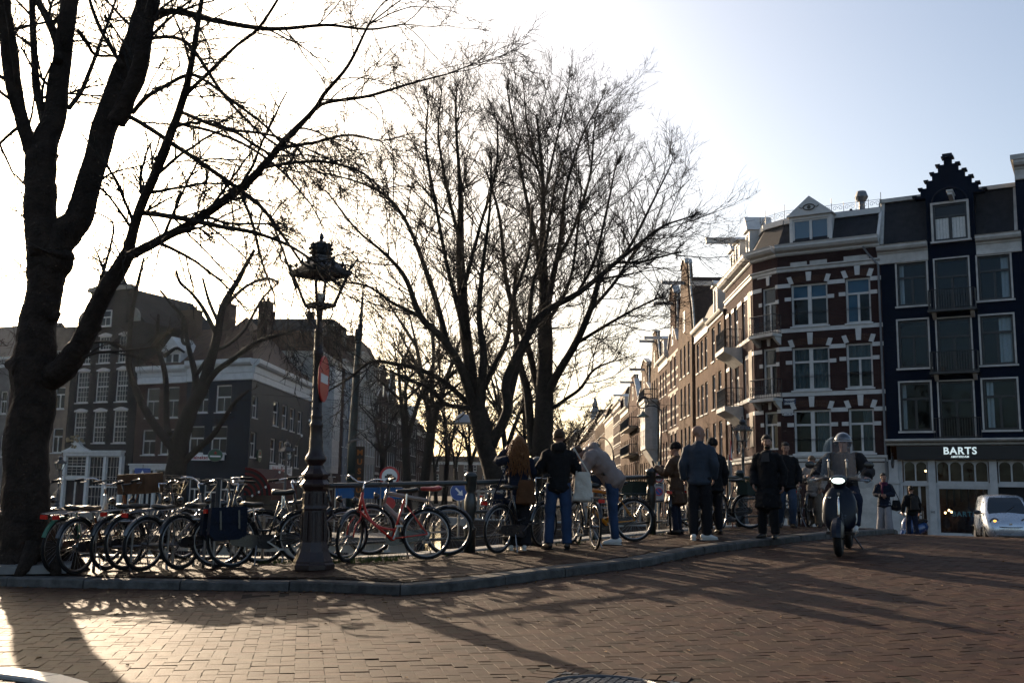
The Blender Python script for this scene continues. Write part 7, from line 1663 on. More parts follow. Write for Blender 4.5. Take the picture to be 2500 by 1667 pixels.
def bike(label, loc, rz, color='black', kind='oma', steer=0.0, lean=0.0, crate=None, pannier=False, saddle=None, fender=None, chaincase=True, rack=True, group='parked bicycles', basket=False, lamp=True, stand=True, bars='swept', scale=1.0, reflector=True, pedal=.6, sz=0.0):
 """rear axle at x=0, front axle at x=1.07, heading +x; root at the rear wheel's contact point"""
 e = empty('bicycle', loc, rz, label, 'bicycle', group); e.rotation_euler = (lean, 0, rz); e.scale = (scale,) * 3
 BN[0] += 1; M_ = BIKE_M[color]; FM = BIKE_M[fender] if fender else BLACKM; R = RW_; wb = 1.07; bb = np.array([.46, 0, .29]); ht = np.array([.86, 0, .88]); hb = np.array([.905, 0, .66]); seat = np.array([.30 + sz * -.15, 0, .80 + sz]); ax = (ht - hb) / np.linalg.norm(ht - hb)
 S = Matrix.Rotation(steer, 4, Vector(ax)); hbv = Vector(hb)
 def st(o):
  if steer: o.matrix_basis = Matrix.Translation(hbv) @ S @ Matrix.Translation(-hbv) @ o.matrix_basis
  return o
 f = MB(); r1 = .016 if kind != 'fat' else .028
 f.tube([hb, ht + ax * .02], .020, 8); f.tube([bb, seat], .0155, 8)
 if kind == 'oma':
  f.tube(spline([hb + ax * .02, (.74, 0, .44), (.60, 0, .335), bb], 12), r1 + .001, 8); f.tube(spline([ht - ax * .05, (.78, 0, .62), (.62, 0, .47), (.42, 0, .43)], 12), r1 - .002, 8)
 elif kind == 'red': f.tube([hb + ax * .0, bb + np.array([.02, 0, .0])], .017, 8); f.tube(spline([ht - ax * .03, (.79, 0, .60), (.64, 0, .45), (.415, 0, .40)], 12), .015, 8)
 else: f.tube([hb + ax * .03, bb], r1 + .004, 8); f.tube([ht - ax * .04, seat - np.array([-.01, 0, .05])], r1, 8)
 for y in (-.055, .055):
  f.tube([bb + (0, y * .5, 0), (0, y, R)], .009, 6); f.tube([seat - (0, 0, .04), (0, y, R)], .008, 6)
 f.lathe([(.03, -.04), (.03, .04)], 10);
 f.v[-1] = np.stack([f.v[-1][:, 0] + bb[0], f.v[-1][:, 2], f.v[-1][:, 1] + bb[2]], 1)
 f.build('frame', M_, e, smooth=True)
 k = MB()
 for y in (-.05, .05): k.tube(spline([hb - ax * .0 + np.array([0, y * .6, -.01]), hb - ax * .1 + np.array([.01, y, 0]), (wb - .03, y, R + .15), (wb, y, R)], 8), .010, 6)
 k.tube([hb + (0, -.045, -.01), hb + (0, .045, -.01)], .014, 6); st(k.build('fork', M_ if kind != 'fat' else BLACKM, e, smooth=True))
 for x, isf in ((0.0, False), (wb, True)):
  w = link('wheel', WHEEL[0], None, e, (x, 0, R))
  link('rim', WHEEL[1], None, w); link('spokes', WHEEL[2], None, w)
  w.rotation_euler = (0, RNG.uniform(0, 1), 0)
  if isf: st(w)
 for x, a0, a1, isf in ((0.0, -.25, 2.75, False), (wb, .55, 2.9, True)):
  if kind == 'race': break
  m = MB(); P = np.array(arc(x, R, R + .022, a0, a1, 18)); n = len(P)
  for i in range(n - 1):
   for (y0, z0), (y1, z1) in (((-.03, -.012), (-.016, .006)), ((-.016, .006), (.016, .006)), ((.016, .006), (.03, -.012))):
    d0 = (P[i] - (x, 0, R)) / (R + .022); d1 = (P[i + 1] - (x, 0, R)) / (R + .022)
    m.quad(P[i] + d0 * z0 + (0, y0, 0), P[i + 1] + d1 * z0 + (0, y0, 0), P[i + 1] + d1 * z1 + (0, y1, 0), P[i] + d0 * z1 + (0, y1, 0))
  for y in (-.04, .04): m.tube([(x, y, R), P[3 if not isf else -4] + (0, y * .5, 0)], .003, 3)
  o = m.build('mudguard', FM, e, smooth=True)
  if isf: st(o)
 s = MB(); s.tube([seat - (0.02, 0, .1), seat + (-.035, 0, .09)], .013, 8); s.build('seat_post', CHROME, e)
 c = seat + np.array([-.05, 0, .115]); s = MB()
 prof = [(-.13, .10, .03), (-.10, .105, .045), (-.02, .075, .04), (.06, .035, .035), (.14, .024, .03), (.155, .012, .02)]
 V = []
 for x, hw, hh in prof:
  for j in range(10): a = 2 * PI * j / 10; V.append((c[0] + x, c[1] + hw * math.cos(a), c[2] + (hh if math.sin(a) > 0 else hh * 1.1) * math.sin(a) * (.7 if math.sin(a) > 0 else 1) + (.012 if x < -.05 else 0)))
 n = len(prof); F = [(i * 10 + j, (i + 1) * 10 + j, (i + 1) * 10 + (j + 1) % 10, i * 10 + (j + 1) % 10) for i in range(n - 1) for j in range(10)]; F += [tuple(range(10)), tuple(range((n - 1) * 10, n * 10))[::-1]]
 s.add(V, F); s.build('saddle', saddle or LEATHER, e, smooth=True)
 h = MB(); top = ht + ax * .16
 h.tube([ht, top], .012, 8);
 if bars == 'swept': q = spline([top + (-.20, -.30, .04), top + (-.05, -.29, .05), top + (.06, -.20, .06), top + (.07, -.06, .0), top, top + (.07, .06, .0), top + (.06, .20, .06), top + (-.05, .29, .05), top + (-.20, .30, .04)], 40)
 else: q = spline([top + (-.05, -.30, .02), top + (.0, -.15, .0), top, top + (0, .15, 0), top + (-.05, .30, .02)], 24)
 h.tube(q, .011, 7); hb_o = st(h.build('handlebar', CHROME if BN[0] % 2 else BLACKM, e, smooth=True))
 for sgn in (0, -1):
  qq = q[:9] if sgn == 0 else q[-9:];
  g = MB().tube(qq[:6] if sgn == 0 else qq[-6:], .017, 8).build('grip', RUBBER, hb_o, smooth=True)
  MB().tube([qq[4 if sgn == 0 else 4] + (.02, 0, -.01), qq[6 if sgn == 0 else 2] + (.05, 0, -.035), qq[2 if sgn == 0 else 6] + (.045, 0, -.03)], .005, 5).build('brake_lever', STEEL, hb_o)
 cb = MB().tube(spline([q[8], q[8] + (.12, .05, -.05), hb + (.10, .03, .15), hb + (.05, .02, -.05)], 10), .003, 4); st(cb.build('cable', BLACKM, e))
 if chaincase:
  m = MB(); an = np.linspace(PI * .5, PI * 1.5, 7); an2 = np.linspace(-PI * .5, PI * .5, 7); o_ = [(.0 + .065 * math.cos(a), 0, R + .065 * math.sin(a)) for a in an] + [(bb[0] + .095 * math.cos(a), 0, bb[2] + .095 * math.sin(a)) for a in an2]
  m.prism([(x, -.075, z) for x, _, z in o_], (0, .035, 0)); m.build('chain_case', BLACKM if color not in ('red',) else BLACKM, e)
 cr = MB();
 for sgn, a in ((-1, pedal), (1, pedal + PI)):
  t = bb + np.array([.17 * math.cos(a), sgn * .085, .17 * math.sin(a)]); cr.bar(bb + (0, sgn * .085, 0), t, .018, .014, up=(0, 1, 0)); cr.hexa(t + (0, sgn * .06, 0), (.045, 0, 0), (0, .045, 0), (0, 0, .012))
 an = np.linspace(0, 2 * PI, 21)[:-1]; cr.tube(np.stack([bb[0] + .085 * np.cos(an), 0 * an - .066, bb[2] + .085 * np.sin(an)], 1), .006, 4, closed=True, ref=(0, 1, 0)); cr.tube([bb + (0, -.09, 0), bb + (0, .09, 0)], .012, 6); cr.build('crank', STEEL, e)
 if rack:
  m = MB(); zt = R * 2 + .075
  for y in (-.06, -.02, .02, .06): m.tube([(-.32, y, zt), (.20, y, zt + .01)], .005, 5)
  for x in (-.32, -.1, .18): m.tube([(x, -.06, zt), (x, .06, zt)], .005, 5)
  for y in (-.06, .06): m.tube([(-.26, y, zt), (0, y, R)], .005, 5); m.tube([(-.02, y, zt), (0, y, R)], .005, 5)
  m.build('rear_rack', BLACKM, e)
  if reflector and BN[0] % 3 != 0: m = MB(); m.hexa((-.34, 0, zt - .03), (.012, 0, 0), (0, .045, 0), (0, 0, .025)); m.build('tail_light', REDL, e)
 if stand: MB().tube([(.30, -.06, .27), (.22, -.17, .015)], .009, 6).build('kickstand', STEEL, e)
 if lamp:
  m = MB(); c = hb + np.array([.10, 0, .14]); m.lathe([(.02, -.04), (.045, .0), (.05, .03), (.045, .035)], 10); m.v[-1] = np.stack([m.v[-1][:, 2] + c[0], m.v[-1][:, 0] + c[1], m.v[-1][:, 1] + c[2]], 1); st(m.build('headlight', BLACKM, e, smooth=True))
 if pannier:
  for y in (-.17, .07):
   m = MB(); zt = R * 2 + .06; m.prism([(-.33, y, zt), (.14, y, zt), (.12, y, zt - .34), (.02, y, zt - .38), (-.28, y, zt - .38), (-.36, y, zt - .30)], (0, .10, 0)); o = m.build('pannier', FABRIC_NAVY, e)
   f2 = MB(); f2.box(-.33, .13, y - .008, y - .001, zt - .17, zt + .01); f2.build('flap', FABRIC_NAVY, o)
   for xx in (-.22, .02): b2 = MB(); b2.box(xx - .012, xx + .012, y - .016, y - .009, zt - .25, zt - .02); b2.build('strap', BLACKM, o)
  MB().box(-.33, .13, -.17, .17, R * 2 + .066, R * 2 + .085).build('pannier_top', FABRIC_NAVY, e)
 if crate:
  m = MB(); c = hb + np.array([.28, 0, .26]); w, d, hh = .22, .19, .24
  for (x0, x1, y0, y1) in ((-d, d, -w, -w + .012), (-d, d, w - .012, w), (-d, -d + .012, -w + .013, w - .013), (d - .012, d, -w + .013, w - .013)): m.box(c[0] + x0, c[0] + x1, y0, y1, c[2] - .02, c[2] + hh)
  m.box(c[0] - d + .013, c[0] + d - .013, -w + .013, w - .013, c[2] - .02, c[2] - .005); st(m.build('crate', WOODC if crate == 'wood' else BLACKM, e))
  m = MB(); m.tube([c + (-.18, -.1, -.03), hb + (.03, -.04, -.02)], .006, 5); m.tube([c + (-.18, .1, -.03), hb + (.03, .04, -.02)], .006, 5); st(m.build('front_rack', M_ if color == 'orange' else BLACKM, e))
 if basket:
  m = MB(); c = hb + np.array([.20, 0, .22])
  for k2 in range(10):
   a = 2 * PI * k2 / 10; m.tube([c + (.11 * math.cos(a), .14 * math.sin(a), 0), c + (.15 * math.cos(a), .19 * math.sin(a), .24)], .004, 4)
  for z, s_ in ((0, 0), (.08, .33), (.16, .66), (.24, 1)): an = np.linspace(0, 2 * PI, 17)[:-1]; m.tube(np.stack([c[0] + (.11 + .04 * s_) * np.cos(an), (.14 + .05 * s_) * np.sin(an), 0 * an + c[2] + z], 1), .005, 4, closed=True)
  st(m.build('basket', BLACKM, e))
 return e
def bk(px, py, rzd, label, dz=0.0, back=False, **kw):
 p = ground(px, py, KERB_H); p = np.array([p[0], p[1], walk_z(p[0], p[1])]); rz = math.radians(rzd)
 if back: p = p - 1.07 * np.array([math.cos(rz), math.sin(rz), 0]); p[2] = walk_z(p[0], p[1])
 fr = p[:2] + 1.07 * np.array([math.cos(rz), math.sin(rz)]); e = bike(label, tuple(p), rz, **kw)
 pit = math.atan2(walk_z(*fr) - p[2], 1.07) if fr[1] < np.interp(fr[0], back_x, back_y) else 0
 e.rotation_euler = Euler((kw.get('lean', 0), -pit, rz)); return e
back_x, back_y = back[:, 0], back[:, 1]
SADR = mat('red_plastic_saddle_cover', (.42, .03, .025), .25, 0, .25, 14, .4, 30, coat=.4)
SADB = mat('brown_saddle', (.10, .045, .02), .45)
G_ = 'bicycles parked in the rack on the left'
bk(140, 1399, 78, 'small white bicycle with a green rear mudguard, nearest the big tree', color='white', fender='green', lean=.05, group=G_, sz=-.14, saddle=LEATHER)
bk(187, 1402, 72, 'rust-orange bicycle with a large brown front crate, second from the big tree', color='orange', crate='wood', lean=-.04, group=G_, sz=-.14, saddle=SADB)
bk(262, 1392, 70, 'dark grey bicycle with a black saddle, third from the big tree', color='grey', lean=.07, group=G_, sz=-.14, basket=True)
bk(305, 1391, 67, 'black step-through bicycle squeezed against the one with the pale rim', color='black', lean=-.05, group=G_, sz=-.14, bars='swept')
bk(348, 1394, 62, 'black bicycle with a shiny rim and silver stays, in the middle of the rack', color='silver', kind='std', lean=.08, group=G_, sz=-.14, fender='grey', chaincase=False)
bk(442, 1390, 60, 'black bicycle with a full mudguard and rear reflector, left of the one with blue panniers', color='black', lean=-.06, group=G_, sz=-.14)
bk(567, 1386, 38, 'black bicycle with big navy pannier bags on the rear rack', color='black', pannier=True, lean=-.05, group=G_, sz=-.14)
bk(-14, 1390, 75, 'dark bicycle cut off by the left picture edge, behind the big tree', color='grey', group=G_, sz=-.14)
bk(740, 1374, -158, 'black bicycle half hidden behind the large crown lantern, front wheel left of it', back=False, color='black', group='bicycles by the crown lantern', lean=.04, steer=-.2)
bk(840, 1366, 22, 'black sports bicycle behind the red one, its wheel right of the crown lantern', back=True, color='black', kind='fat', chaincase=False, bars='flat', group='bicycles by the crown lantern', lean=-.03)
bk(1043, 1366, 195, 'bright red step-through bicycle with a turned front wheel', color='red', kind='red', steer=.95, lean=.06, group='bicycles by the crown lantern', rack=False, pedal=-1.2, chaincase=True)
bk(1093, 1356, 190, 'champagne-coloured mens bicycle with a red plastic saddle cover, leaning on the railing', color='silver', kind='fat', saddle=SADR, lean=-.05, group='bicycles by the crown lantern', chaincase=False, rack=False, bars='flat', fender='grey')
bk(1326, 1336, 52, 'black bicycle at the railing between the curly-haired woman and the tote-bag man', color='black', lean=.05, group='bicycles against the railing', back=True)
bk(1409, 1326, 100, 'dark bicycle with a thin bright rim, right of the man with the tote bag', color='black', kind='std', back=True, group='bicycles against the railing', chaincase=False)
bk(1549, 1322, 195, 'yellow bicycle under the raised leg of the person in the puffer jacket', color='yellow', kind='fat', group='bicycles against the railing', steer=.85, chaincase=True, pedal=.2)
bk(1640, 1304, 75, 'blue bicycle behind the woman with the knitted cap', color='blue', group='bicycles against the railing')
bk(1700, 1300, 55, 'black bicycle against the railing behind the bald man', color='black', group='bicycles against the railing')
bk(1831, 1290, 178, 'dark bicycle with a bright rim between the bald man and the long-coat man', color='black', group='bicycles against the railing', lean=-.04)
for i, (px, py, rz, col, lab) in enumerate(((1905, 1288, 60, 'black', 'black bicycle at the railing behind the man in the short dark jacket'), (1945, 1287, 70, 'grey', 'grey bicycle at the railing between the dark jacket and the pale jacket'), (1975, 1286, 64, 'black', 'black bicycle at the railing behind the person in the pale jacket'))):
 bk(px, py, rz, lab, color=col, group='bicycles against the railing')
# the row of bicycles on the lower quay beyond the water
far0 = bike('bicycle parked by the far water rail, seen through the railing', (0, 0, 0), 0, color='black', group='far bicycles beyond the water', lamp=False)
k = 0
for px in (1176, 1200, 1226, 1252, 1276, 1305, 1340, 1380, 1415, 1455, 1490, 1520, 1556, 1585, 1630, 1660, 900, 940, 985, 1020, 1060):
 Y = 29.0 + RNG.uniform(-.5, 1.2) if px > 1100 else 52 + RNG.uniform(0, 2); p = at(px, 1250, Y); o = far0 if k == 0 else copy_tree(far0); k += 1
 o.location = (p[0], Y, road_z(p[0], Y)); o.rotation_euler = (RNG.normal(0, .05), 0, math.radians(RNG.choice([70, 62, 100, 80, -95]) + RNG.normal(0, 6)))
# rail with white bars along the far water
p0, p1 = at(1130, 1230, 27.7), at(1600, 1230, 27.7); e = empty('quay_fence', (p0[0], 27.7, road_z(p0[0], 27.7)), 0, 'low pale fence of thin bars beyond the water, before the far bicycles', 'fence'); n_ = 26
for i in range(n_): x = (p1[0] - p0[0]) * i / (n_ - 1); MB().box(x - .03, x + .03, -.03, .03, 0, .85).build('fence_bar', mat('weathered_pale_wood', (.30, .28, .25), .8), e)
MB().tube([(0, 0, .8), (p1[0] - p0[0], 0, .8)], .03, 6).build('fence_rail', STEEL, e); MB().tube([(0, 0, .4), (p1[0] - p0[0], 0, .4)], .025, 6).build('fence_rail', STEEL, e)
# houseboat low on the water at the left
p = at(690, 1330, 23.0); e = empty('houseboat', (p[0] - .4, 24.5, -1.75), math.radians(6), 'low cream houseboat with small windows moored behind the bicycles', 'boat')
m = MB(); m.prism([(-5.5, -1.5, -.3), (4, -1.5, -.3), (4.6, -1.5, .75), (-5.9, -1.5, .75)], (0, 3, 0)); m.build('hull', mat('dark_hull', (.02, .03, .04), .5), e)
m = MB(); m.box(-4.8, 3.2, -1.1, 1.1, .752, 1.75); m.build('cabin', mat('cream_boat_paint', (.42, .40, .34), .5), e); MB().box(-5, 3.4, -1.25, 1.25, 1.753, 1.85).build('roof', mat('grey_felt', (.12, .12, .12), .9), e)
for x in (-3.8, -2.2, -.6, 1.0, 2.2): MB().box(x, x + .7, -1.125, -1.101, 1.05, 1.5).build('window', GLASSD, e)
# ------------------------------------------------------------------ people
SKIN = mat('skin', (.36, .20, .145), .5, 0, .08, 10, .1, 120); SKIN2 = mat('tan_skin', (.30, .165, .115), .5, 0, .08, 10, .1, 120)
HAIRD = mat('dark_hair', (.018, .013, .010), .5, 0, .4, 60, .6, 220); HAIRB = mat('brown_hair', (.07, .035, .018), .5, 0, .4, 60, .6, 220); HAIRA = mat('auburn_curls', (.20, .080, .028), .55, 0, .35, 40, .5, 160); HAIRL = mat('light_brown_hair', (.16, .10, .06), .5, 0, .4, 60, .6, 220)
def cloth(name, c, v=.22, b=.5, bs=38, r=.85): return mat(name, c, r, 0, v, 5, b, bs, spec=.15)
EYEW = mat('eye_dark', (.02, .015, .012), .2); LIPS = mat('lips', (.22, .08, .07), .5)
def loft(mb, pts, rx, ry, fwd, k=14):
 p = np.asarray(pts, float); n = len(p); rx = np.broadcast_to(rx, n); ry = np.broadcast_to(ry, n); f = np.asarray(fwd, float)
 t = np.gradient(p, axis=0); t /= np.linalg.norm(t, axis=1, keepdims=True)
 F = np.broadcast_to(f, (n, 3)); a = np.cross(F, t); a /= np.maximum(np.linalg.norm(a, axis=1, keepdims=True), 1e-6); b = np.cross(t, a)
 an = np.arange(k) * 2 * PI / k
 v = p[:, None] + np.cos(an)[None, :, None] * a[:, None] * np.array(rx)[:, None, None] + np.sin(an)[None, :, None] * b[:, None] * np.array(ry)[:, None, None]
 i = np.arange(n - 1)[:, None]; j = np.arange(k)[None]
 F_ = np.stack([i * k + j, i * k + (j + 1) % k, (i + 1) * k + (j + 1) % k, (i + 1) * k + j], -1).reshape(-1, 4)
 c0, c1 = p[0] - t[0] * min(rx[0], ry[0]) * .5, p[-1] + t[-1] * min(rx[-1], ry[-1]) * .5; V = np.vstack([v.reshape(-1, 3), c0, c1]); m = n * k
 tri = [(m, (q + 1) % k, q) for q in range(k)] + [(m + 1, (n - 1) * k + q, (n - 1) * k + (q + 1) % k) for q in range(k)]
 mb.add(V, F_); mb.f.append(np.array(tri) + mb.n - len(V)); return mb
TEXF = bpy.data.textures.new('folds', 'CLOUDS'); TEXF.noise_scale = .11; TEXF.noise_depth = 2
def fuse(mb, name, mt, parent, vox=.015, smooth=4, folds=0.0, extra=None):
 me = mb.mesh('raw'); o = bpy.data.objects.new('raw', me); COL.objects.link(o)
 m = o.modifiers.new('r', 'REMESH'); m.mode = 'VOXEL'; m.voxel_size = vox; m.use_smooth_shade = True
 if smooth: s = o.modifiers.new('s', 'SMOOTH'); s.iterations = smooth; s.factor = .5
 if folds: d = o.modifiers.new('d', 'DISPLACE'); d.texture = TEXF; d.strength = folds; d.mid_level = .5; d.texture_coords = 'GLOBAL'
 dg = bpy.context.evaluated_depsgraph_get(); out = bpy.data.meshes.new_from_object(o.evaluated_get(dg)); bpy.data.objects.remove(o)
 if extra is not None and extra.n:
  b2 = MB(); nv = len(out.vertices); co = np.empty(nv * 3, np.float32); out.vertices.foreach_get('co', co); b2.v.append(co.reshape(-1, 3).astype(float)); b2.n = nv
  by = {}
  for q in out.polygons: by.setdefault(len(q.vertices), []).append(tuple(q.vertices))
  for k_, l in by.items(): b2.f.append(np.array(l, int))
  merge(b2, extra); out = b2.mesh(name, True)
 out.materials.clear()
 return link(name, out, mt, parent)
def hand_mesh(fing, wrist, d, palm_n, size=1.0, curl=.5, side=1):
 """four unequal bent fingers and a thumb growing from the palm; d = direction of the hand, palm_n = where the palm faces"""
 d = np.array(d, float); d /= np.linalg.norm(d); n = np.array(palm_n, float); n -= d * (n @ d); n /= np.linalg.norm(n); s = np.cross(d, n) * side
 w = np.array(wrist, float)
 for i, (o, L) in enumerate(((-.030, .062), (-.010, .074), (.011, .070), (.030, .056))):
  a = w + d * .075 * size + s * o * size; p = [a - d * .015]; c = 0
  for q in (.42, .33, .25): c += curl * .8; p.append(p[-1] + (d * math.cos(c) + n * math.sin(c)) * L * q * size * 1.15)
  fing.tube(np.array(p), np.array([.0095, .009, .008, .006]) * size, 7)
 a = w + d * .03 * size - s * .03 * size; fing.tube(np.array([a, a + (d * .5 - s * .8 + n * .3) * .035 * size, a + (d * .9 - s * .7 + n * .5) * .062 * size]), np.array([.012, .010, .007]) * size, 7)
 return w + d * .045 * size
def person(label, px, py, ptop, rz, J=None, top='jacket', topc=None, leg='slim', legc=None, shoec=None, hairc=HAIRD, hair='short', skin=SKIN, hem=.84, bulk=.022, headyaw=0.0, headpitch=0.0, folds=.03, curl=.5, off=KERB_H, quilt=0.0, beard=False, hat=None, Y=None, group=None, hood=False, shoe_l=.27, H=None, legbulk=.012, bare_hands=True, base=None):
 p = ground(px, py, off) if base is None else np.array(base, float)
 if Y is not None: q = at(px, py, Y); p = np.array([q[0], Y, q[2]])
 if H is None: H = at(px, ptop, p[1])[2] - p[2]
 e = empty('person', tuple(p), math.radians(rz), label, 'person', group); k = H / 1.75; e.scale = (k, k, k)
 j = dict(hip=(0, 0, .94), chest=(0, .0, 1.26), neck=(0, -.01, 1.47), head=(0, .02, 1.635), shl=(-.168, 0, 1.39), shr=(.168, 0, 1.39), ell=(-.235, -.02, 1.14), elr=(.235, -.02, 1.14), wrl=(-.245, .05, .90), wrr=(.245, .05, .90),
    hl=(-.09, 0, .92), hr=(.09, 0, .92), kl=(-.10, .02, .50), kr=(.10, .02, .50), al=(-.105, -.02, .09), ar=(.105, -.02, .09), tl=(-.02, 1, 0), tr=(.02, 1, 0), hdl=None, hdr=None)
 if J: j.update(J)
 j = {a: (np.array(b, float) if b is not None else None) for a, b in j.items()}
 lat = j['shr'] - j['shl']; lat /= np.linalg.norm(lat); up = j['neck'] - j['hip']; up /= np.linalg.norm(up); fwd = np.cross(up, lat); fwd /= np.linalg.norm(fwd)
 hip, ch, nk, hd = j['hip'], j['chest'], j['neck'], j['head']
 spine = spline([hip - up * .10, hip, (hip + ch) / 2, ch, (ch + nk) / 2 + up * .02, nk], 14)
 srx = np.interp(np.linspace(0, 1, 14), [0, .12, .36, .6, .8, .93, 1], [.14, .165, .135, .155, .160, .108, .062]); sry = np.interp(np.linspace(0, 1, 14), [0, .12, .36, .6, .8, .93, 1], [.10, .118, .098, .118, .105, .08, .06])
 yaw = Matrix.Rotation(headyaw, 3, 'Z') @ Matrix.Rotation(headpitch, 3, 'X'); R3 = np.array(yaw)
 def hv(x, y, z): return hd + R3 @ np.array([x, y, z])
 def arms(mb, g, cut=1.0):
  for s in 'lr':
   a, b, c = j['sh' + s], j['el' + s], j['wr' + s]; c = b + (c - b) * cut
   P = spline([a - (a - ch) * .25, a, (a + b) / 2, b, (b + c) / 2, c], 14); r = np.interp(np.linspace(0, 1, 14), [0, .2, .4, .6, .8, 1], [.048, .054, .048, .043, .040, .031]) + g
   q = 1 + quilt * np.sin(np.arange(14) * 2.1) if quilt else 1
   loft(mb, P, r * q, r * q, fwd + .01, 12)
 def legs(mb, g, wide=0.0, zcut=None):
  for s in 'lr':
   a, b, c = j['h' + s], j['k' + s], j['a' + s]; P = spline([a + up * .04, a * .6 + b * .4, b, b * .5 + c * .5, c], 14); w = np.linspace(0, 1, 14)
   r = np.interp(w, [0, .3, .52, .7, 1], [.088, .078, .058, .053, .040]) + g + wide * np.clip((w - .15) / .85, 0, 1)
   loft(mb, P, r, r * 1.03, np.array([0, 1, .01]), 12)
 # the body itself: one continuous skin
 b = MB(); loft(b, spine, srx * .93, sry * .93, fwd); loft(b, [nk - up * .05, nk + (hd - nk) * .35, nk + (hd - nk) * .7], [.062, .054, .052], [.062, .056, .056], fwd)
 b.ellip(hv(0, -.012, .035), .076, .096, .088, 16, 10, R3); b.ellip(hv(0, .022, -.03), .060, .070, .085, 14, 9, R3); b.ellip(hv(0, .052, -.088), .034, .034, .028, 10, 7, R3)
 loft(b, [hv(0, .088, .022), hv(0, .105, -.012), hv(0, .116, -.030), hv(0, .100, -.042)], [.010, .013, .017, .012], [.010, .014, .014, .008], R3 @ np.array([0, 0, 1]), 8)
 for sx in (-1, 1):
  b.ellip(hv(sx * .078, -.012, -.01), .012, .024, .034, 10, 7, R3); b.ellip(hv(sx * .030, .078, .036), .026, .014, .008, 8, 6, R3); b.ellip(hv(sx * .034, .066, -.015), .022, .022, .02, 8, 6, R3)
 arms(b, -.004); legs(b, -.006)
 fing = MB()
 for s, sd in (('l', -1), ('r', 1)):
  c = j['wr' + s]; d = j['hd' + s] if j['hd' + s] is not None else c - j['el' + s]; d = d / np.linalg.norm(d); pn = -lat * sd if abs(d @ fwd) < .8 else -up
  cc = hand_mesh(fing, c, d, pn, 1.0, curl, sd); loft(b, [c - d * .02, c + d * .03, c + d * .08], [.030, .040, .040], [.022, .018, .014], pn, 10)
  f = j['a' + s]; t = j['t' + s] / np.linalg.norm(j['t' + s]); loft(b, [f - t * .04 - (0, 0, .03), f + t * .06 - (0, 0, .04), f + t * .15 - (0, 0, .06)], [.035, .038, .03], [.03, .025, .015], (0, 0, 1), 10)
 fuse(b, 'body', skin, e, .0125, 3, extra=fing)
 for sx in (-1, 1): MB().ellip(hv(sx * .031, .078, .020), .012, .008, .008, 8, 6, R3).build('eye', EYEW, e)
 MB().ellip(hv(0, .092, -.062), .022, .008, .006, 8, 5, R3).build('mouth', LIPS, e)
 # trousers
 m = MB(); loft(m, spine[:7], srx[:7] + .012, sry[:7] + .012, fwd)
 wd = {'slim': .006, 'straight': .025, 'wide': .075}[leg]; legs(m, legbulk, wd); fuse(m, 'trousers', legc, e, .014, 3, .018)
 # shoes
 for s in 'lr':
  f = j['a' + s]; t = j['t' + s] / np.linalg.norm(j['t' + s]); up3 = np.array([0, 0, 1.0]); m = MB()
  q = [f - t * .085 - up3 * .045, f - t * .05 - up3 * .03, f + t * .02 - up3 * .03, f + t * .10 - up3 * .05, f + t * (shoe_l - .09) - up3 * .062]
  loft(m, q, [.032, .042, .044, .048, .034], [.038, .052, .052, .036, .024], up3, 12); o = fuse(m, 'shoe', shoec or BLACKM, e, .011, 2)
  so = MB(); loft(so, [f - t * .095 - up3 * .083, f + t * .03 - up3 * .083, f + t * (shoe_l - .08) - up3 * .081], [.036, .046, .036], [.010, .010, .010], up3, 12); so.build('sole', SOLEW if shoec is SNEAKER else RUBBER, o, smooth=True)
 # upper garment
 if top:
  m = MB(); n0 = int(np.interp(max(hem, .84), [.84, 1.2], [0, 6])); ext = []
  rx, ry = srx.copy() + bulk, sry.copy() + bulk; pts = spine
  if quilt: w = 1 + quilt * .8 * np.sin(np.arange(14) * 2.4); rx, ry = rx * w, ry * w
  if hem < .82:
   zs_ = np.linspace(hem, .84, 5)[:-1]; kk = (j['kl'] + j['kr']) / 2; drop = (.84 - zs_); dirn = (kk - hip) / np.linalg.norm(kk - hip)
   ext = np.array([spine[0] + dirn * d for d in drop]); pts = np.vstack([ext, spine]); fl = np.linspace(.055, .03, 4) if top == 'coat' else np.linspace(.03, .02, 4)
   rx = np.concatenate([.155 + bulk + fl, rx]); ry = np.concatenate([.115 + bulk + fl * 1.2, ry]); rx[4:7] = np.maximum(rx[4:7], .165 + bulk)
  else: pts, rx, ry = spine[n0:], rx[n0:], ry[n0:]
  rx[-1] += .01; ry[-1] += .01
  loft(m, pts, rx, ry, fwd, 18); arms(m, bulk * .8 + .008, .97)
  if hood: m.ellip(nk - fwd * .10 + up * .02, .125, .085, .085, 14, 9); loft(m, [nk - up * .02, nk + up * .07], [.10, .095], [.10, .095], fwd)
  elif top in ('jacket', 'coat'): loft(m, [nk - up * .05, nk + up * .035], [.085, .072], [.085, .075], fwd)
  fuse(m, {'jacket': 'jacket', 'coat': 'coat', 'sweater': 'sweater'}[top], topc, e, .015, 4, folds)
  if top == 'jacket' and not quilt and hem > .8:
   r = MB(); q = pts[0]; loft(r, [q - up * .02, q + up * .035], [rx[0] * .98 + .004, rx[0] + .006], [ry[0] * .98 + .004, ry[0] + .006], fwd, 18); r.build('waistband', topc, e, smooth=True)
 # hair, beard, hat
 h = MB()
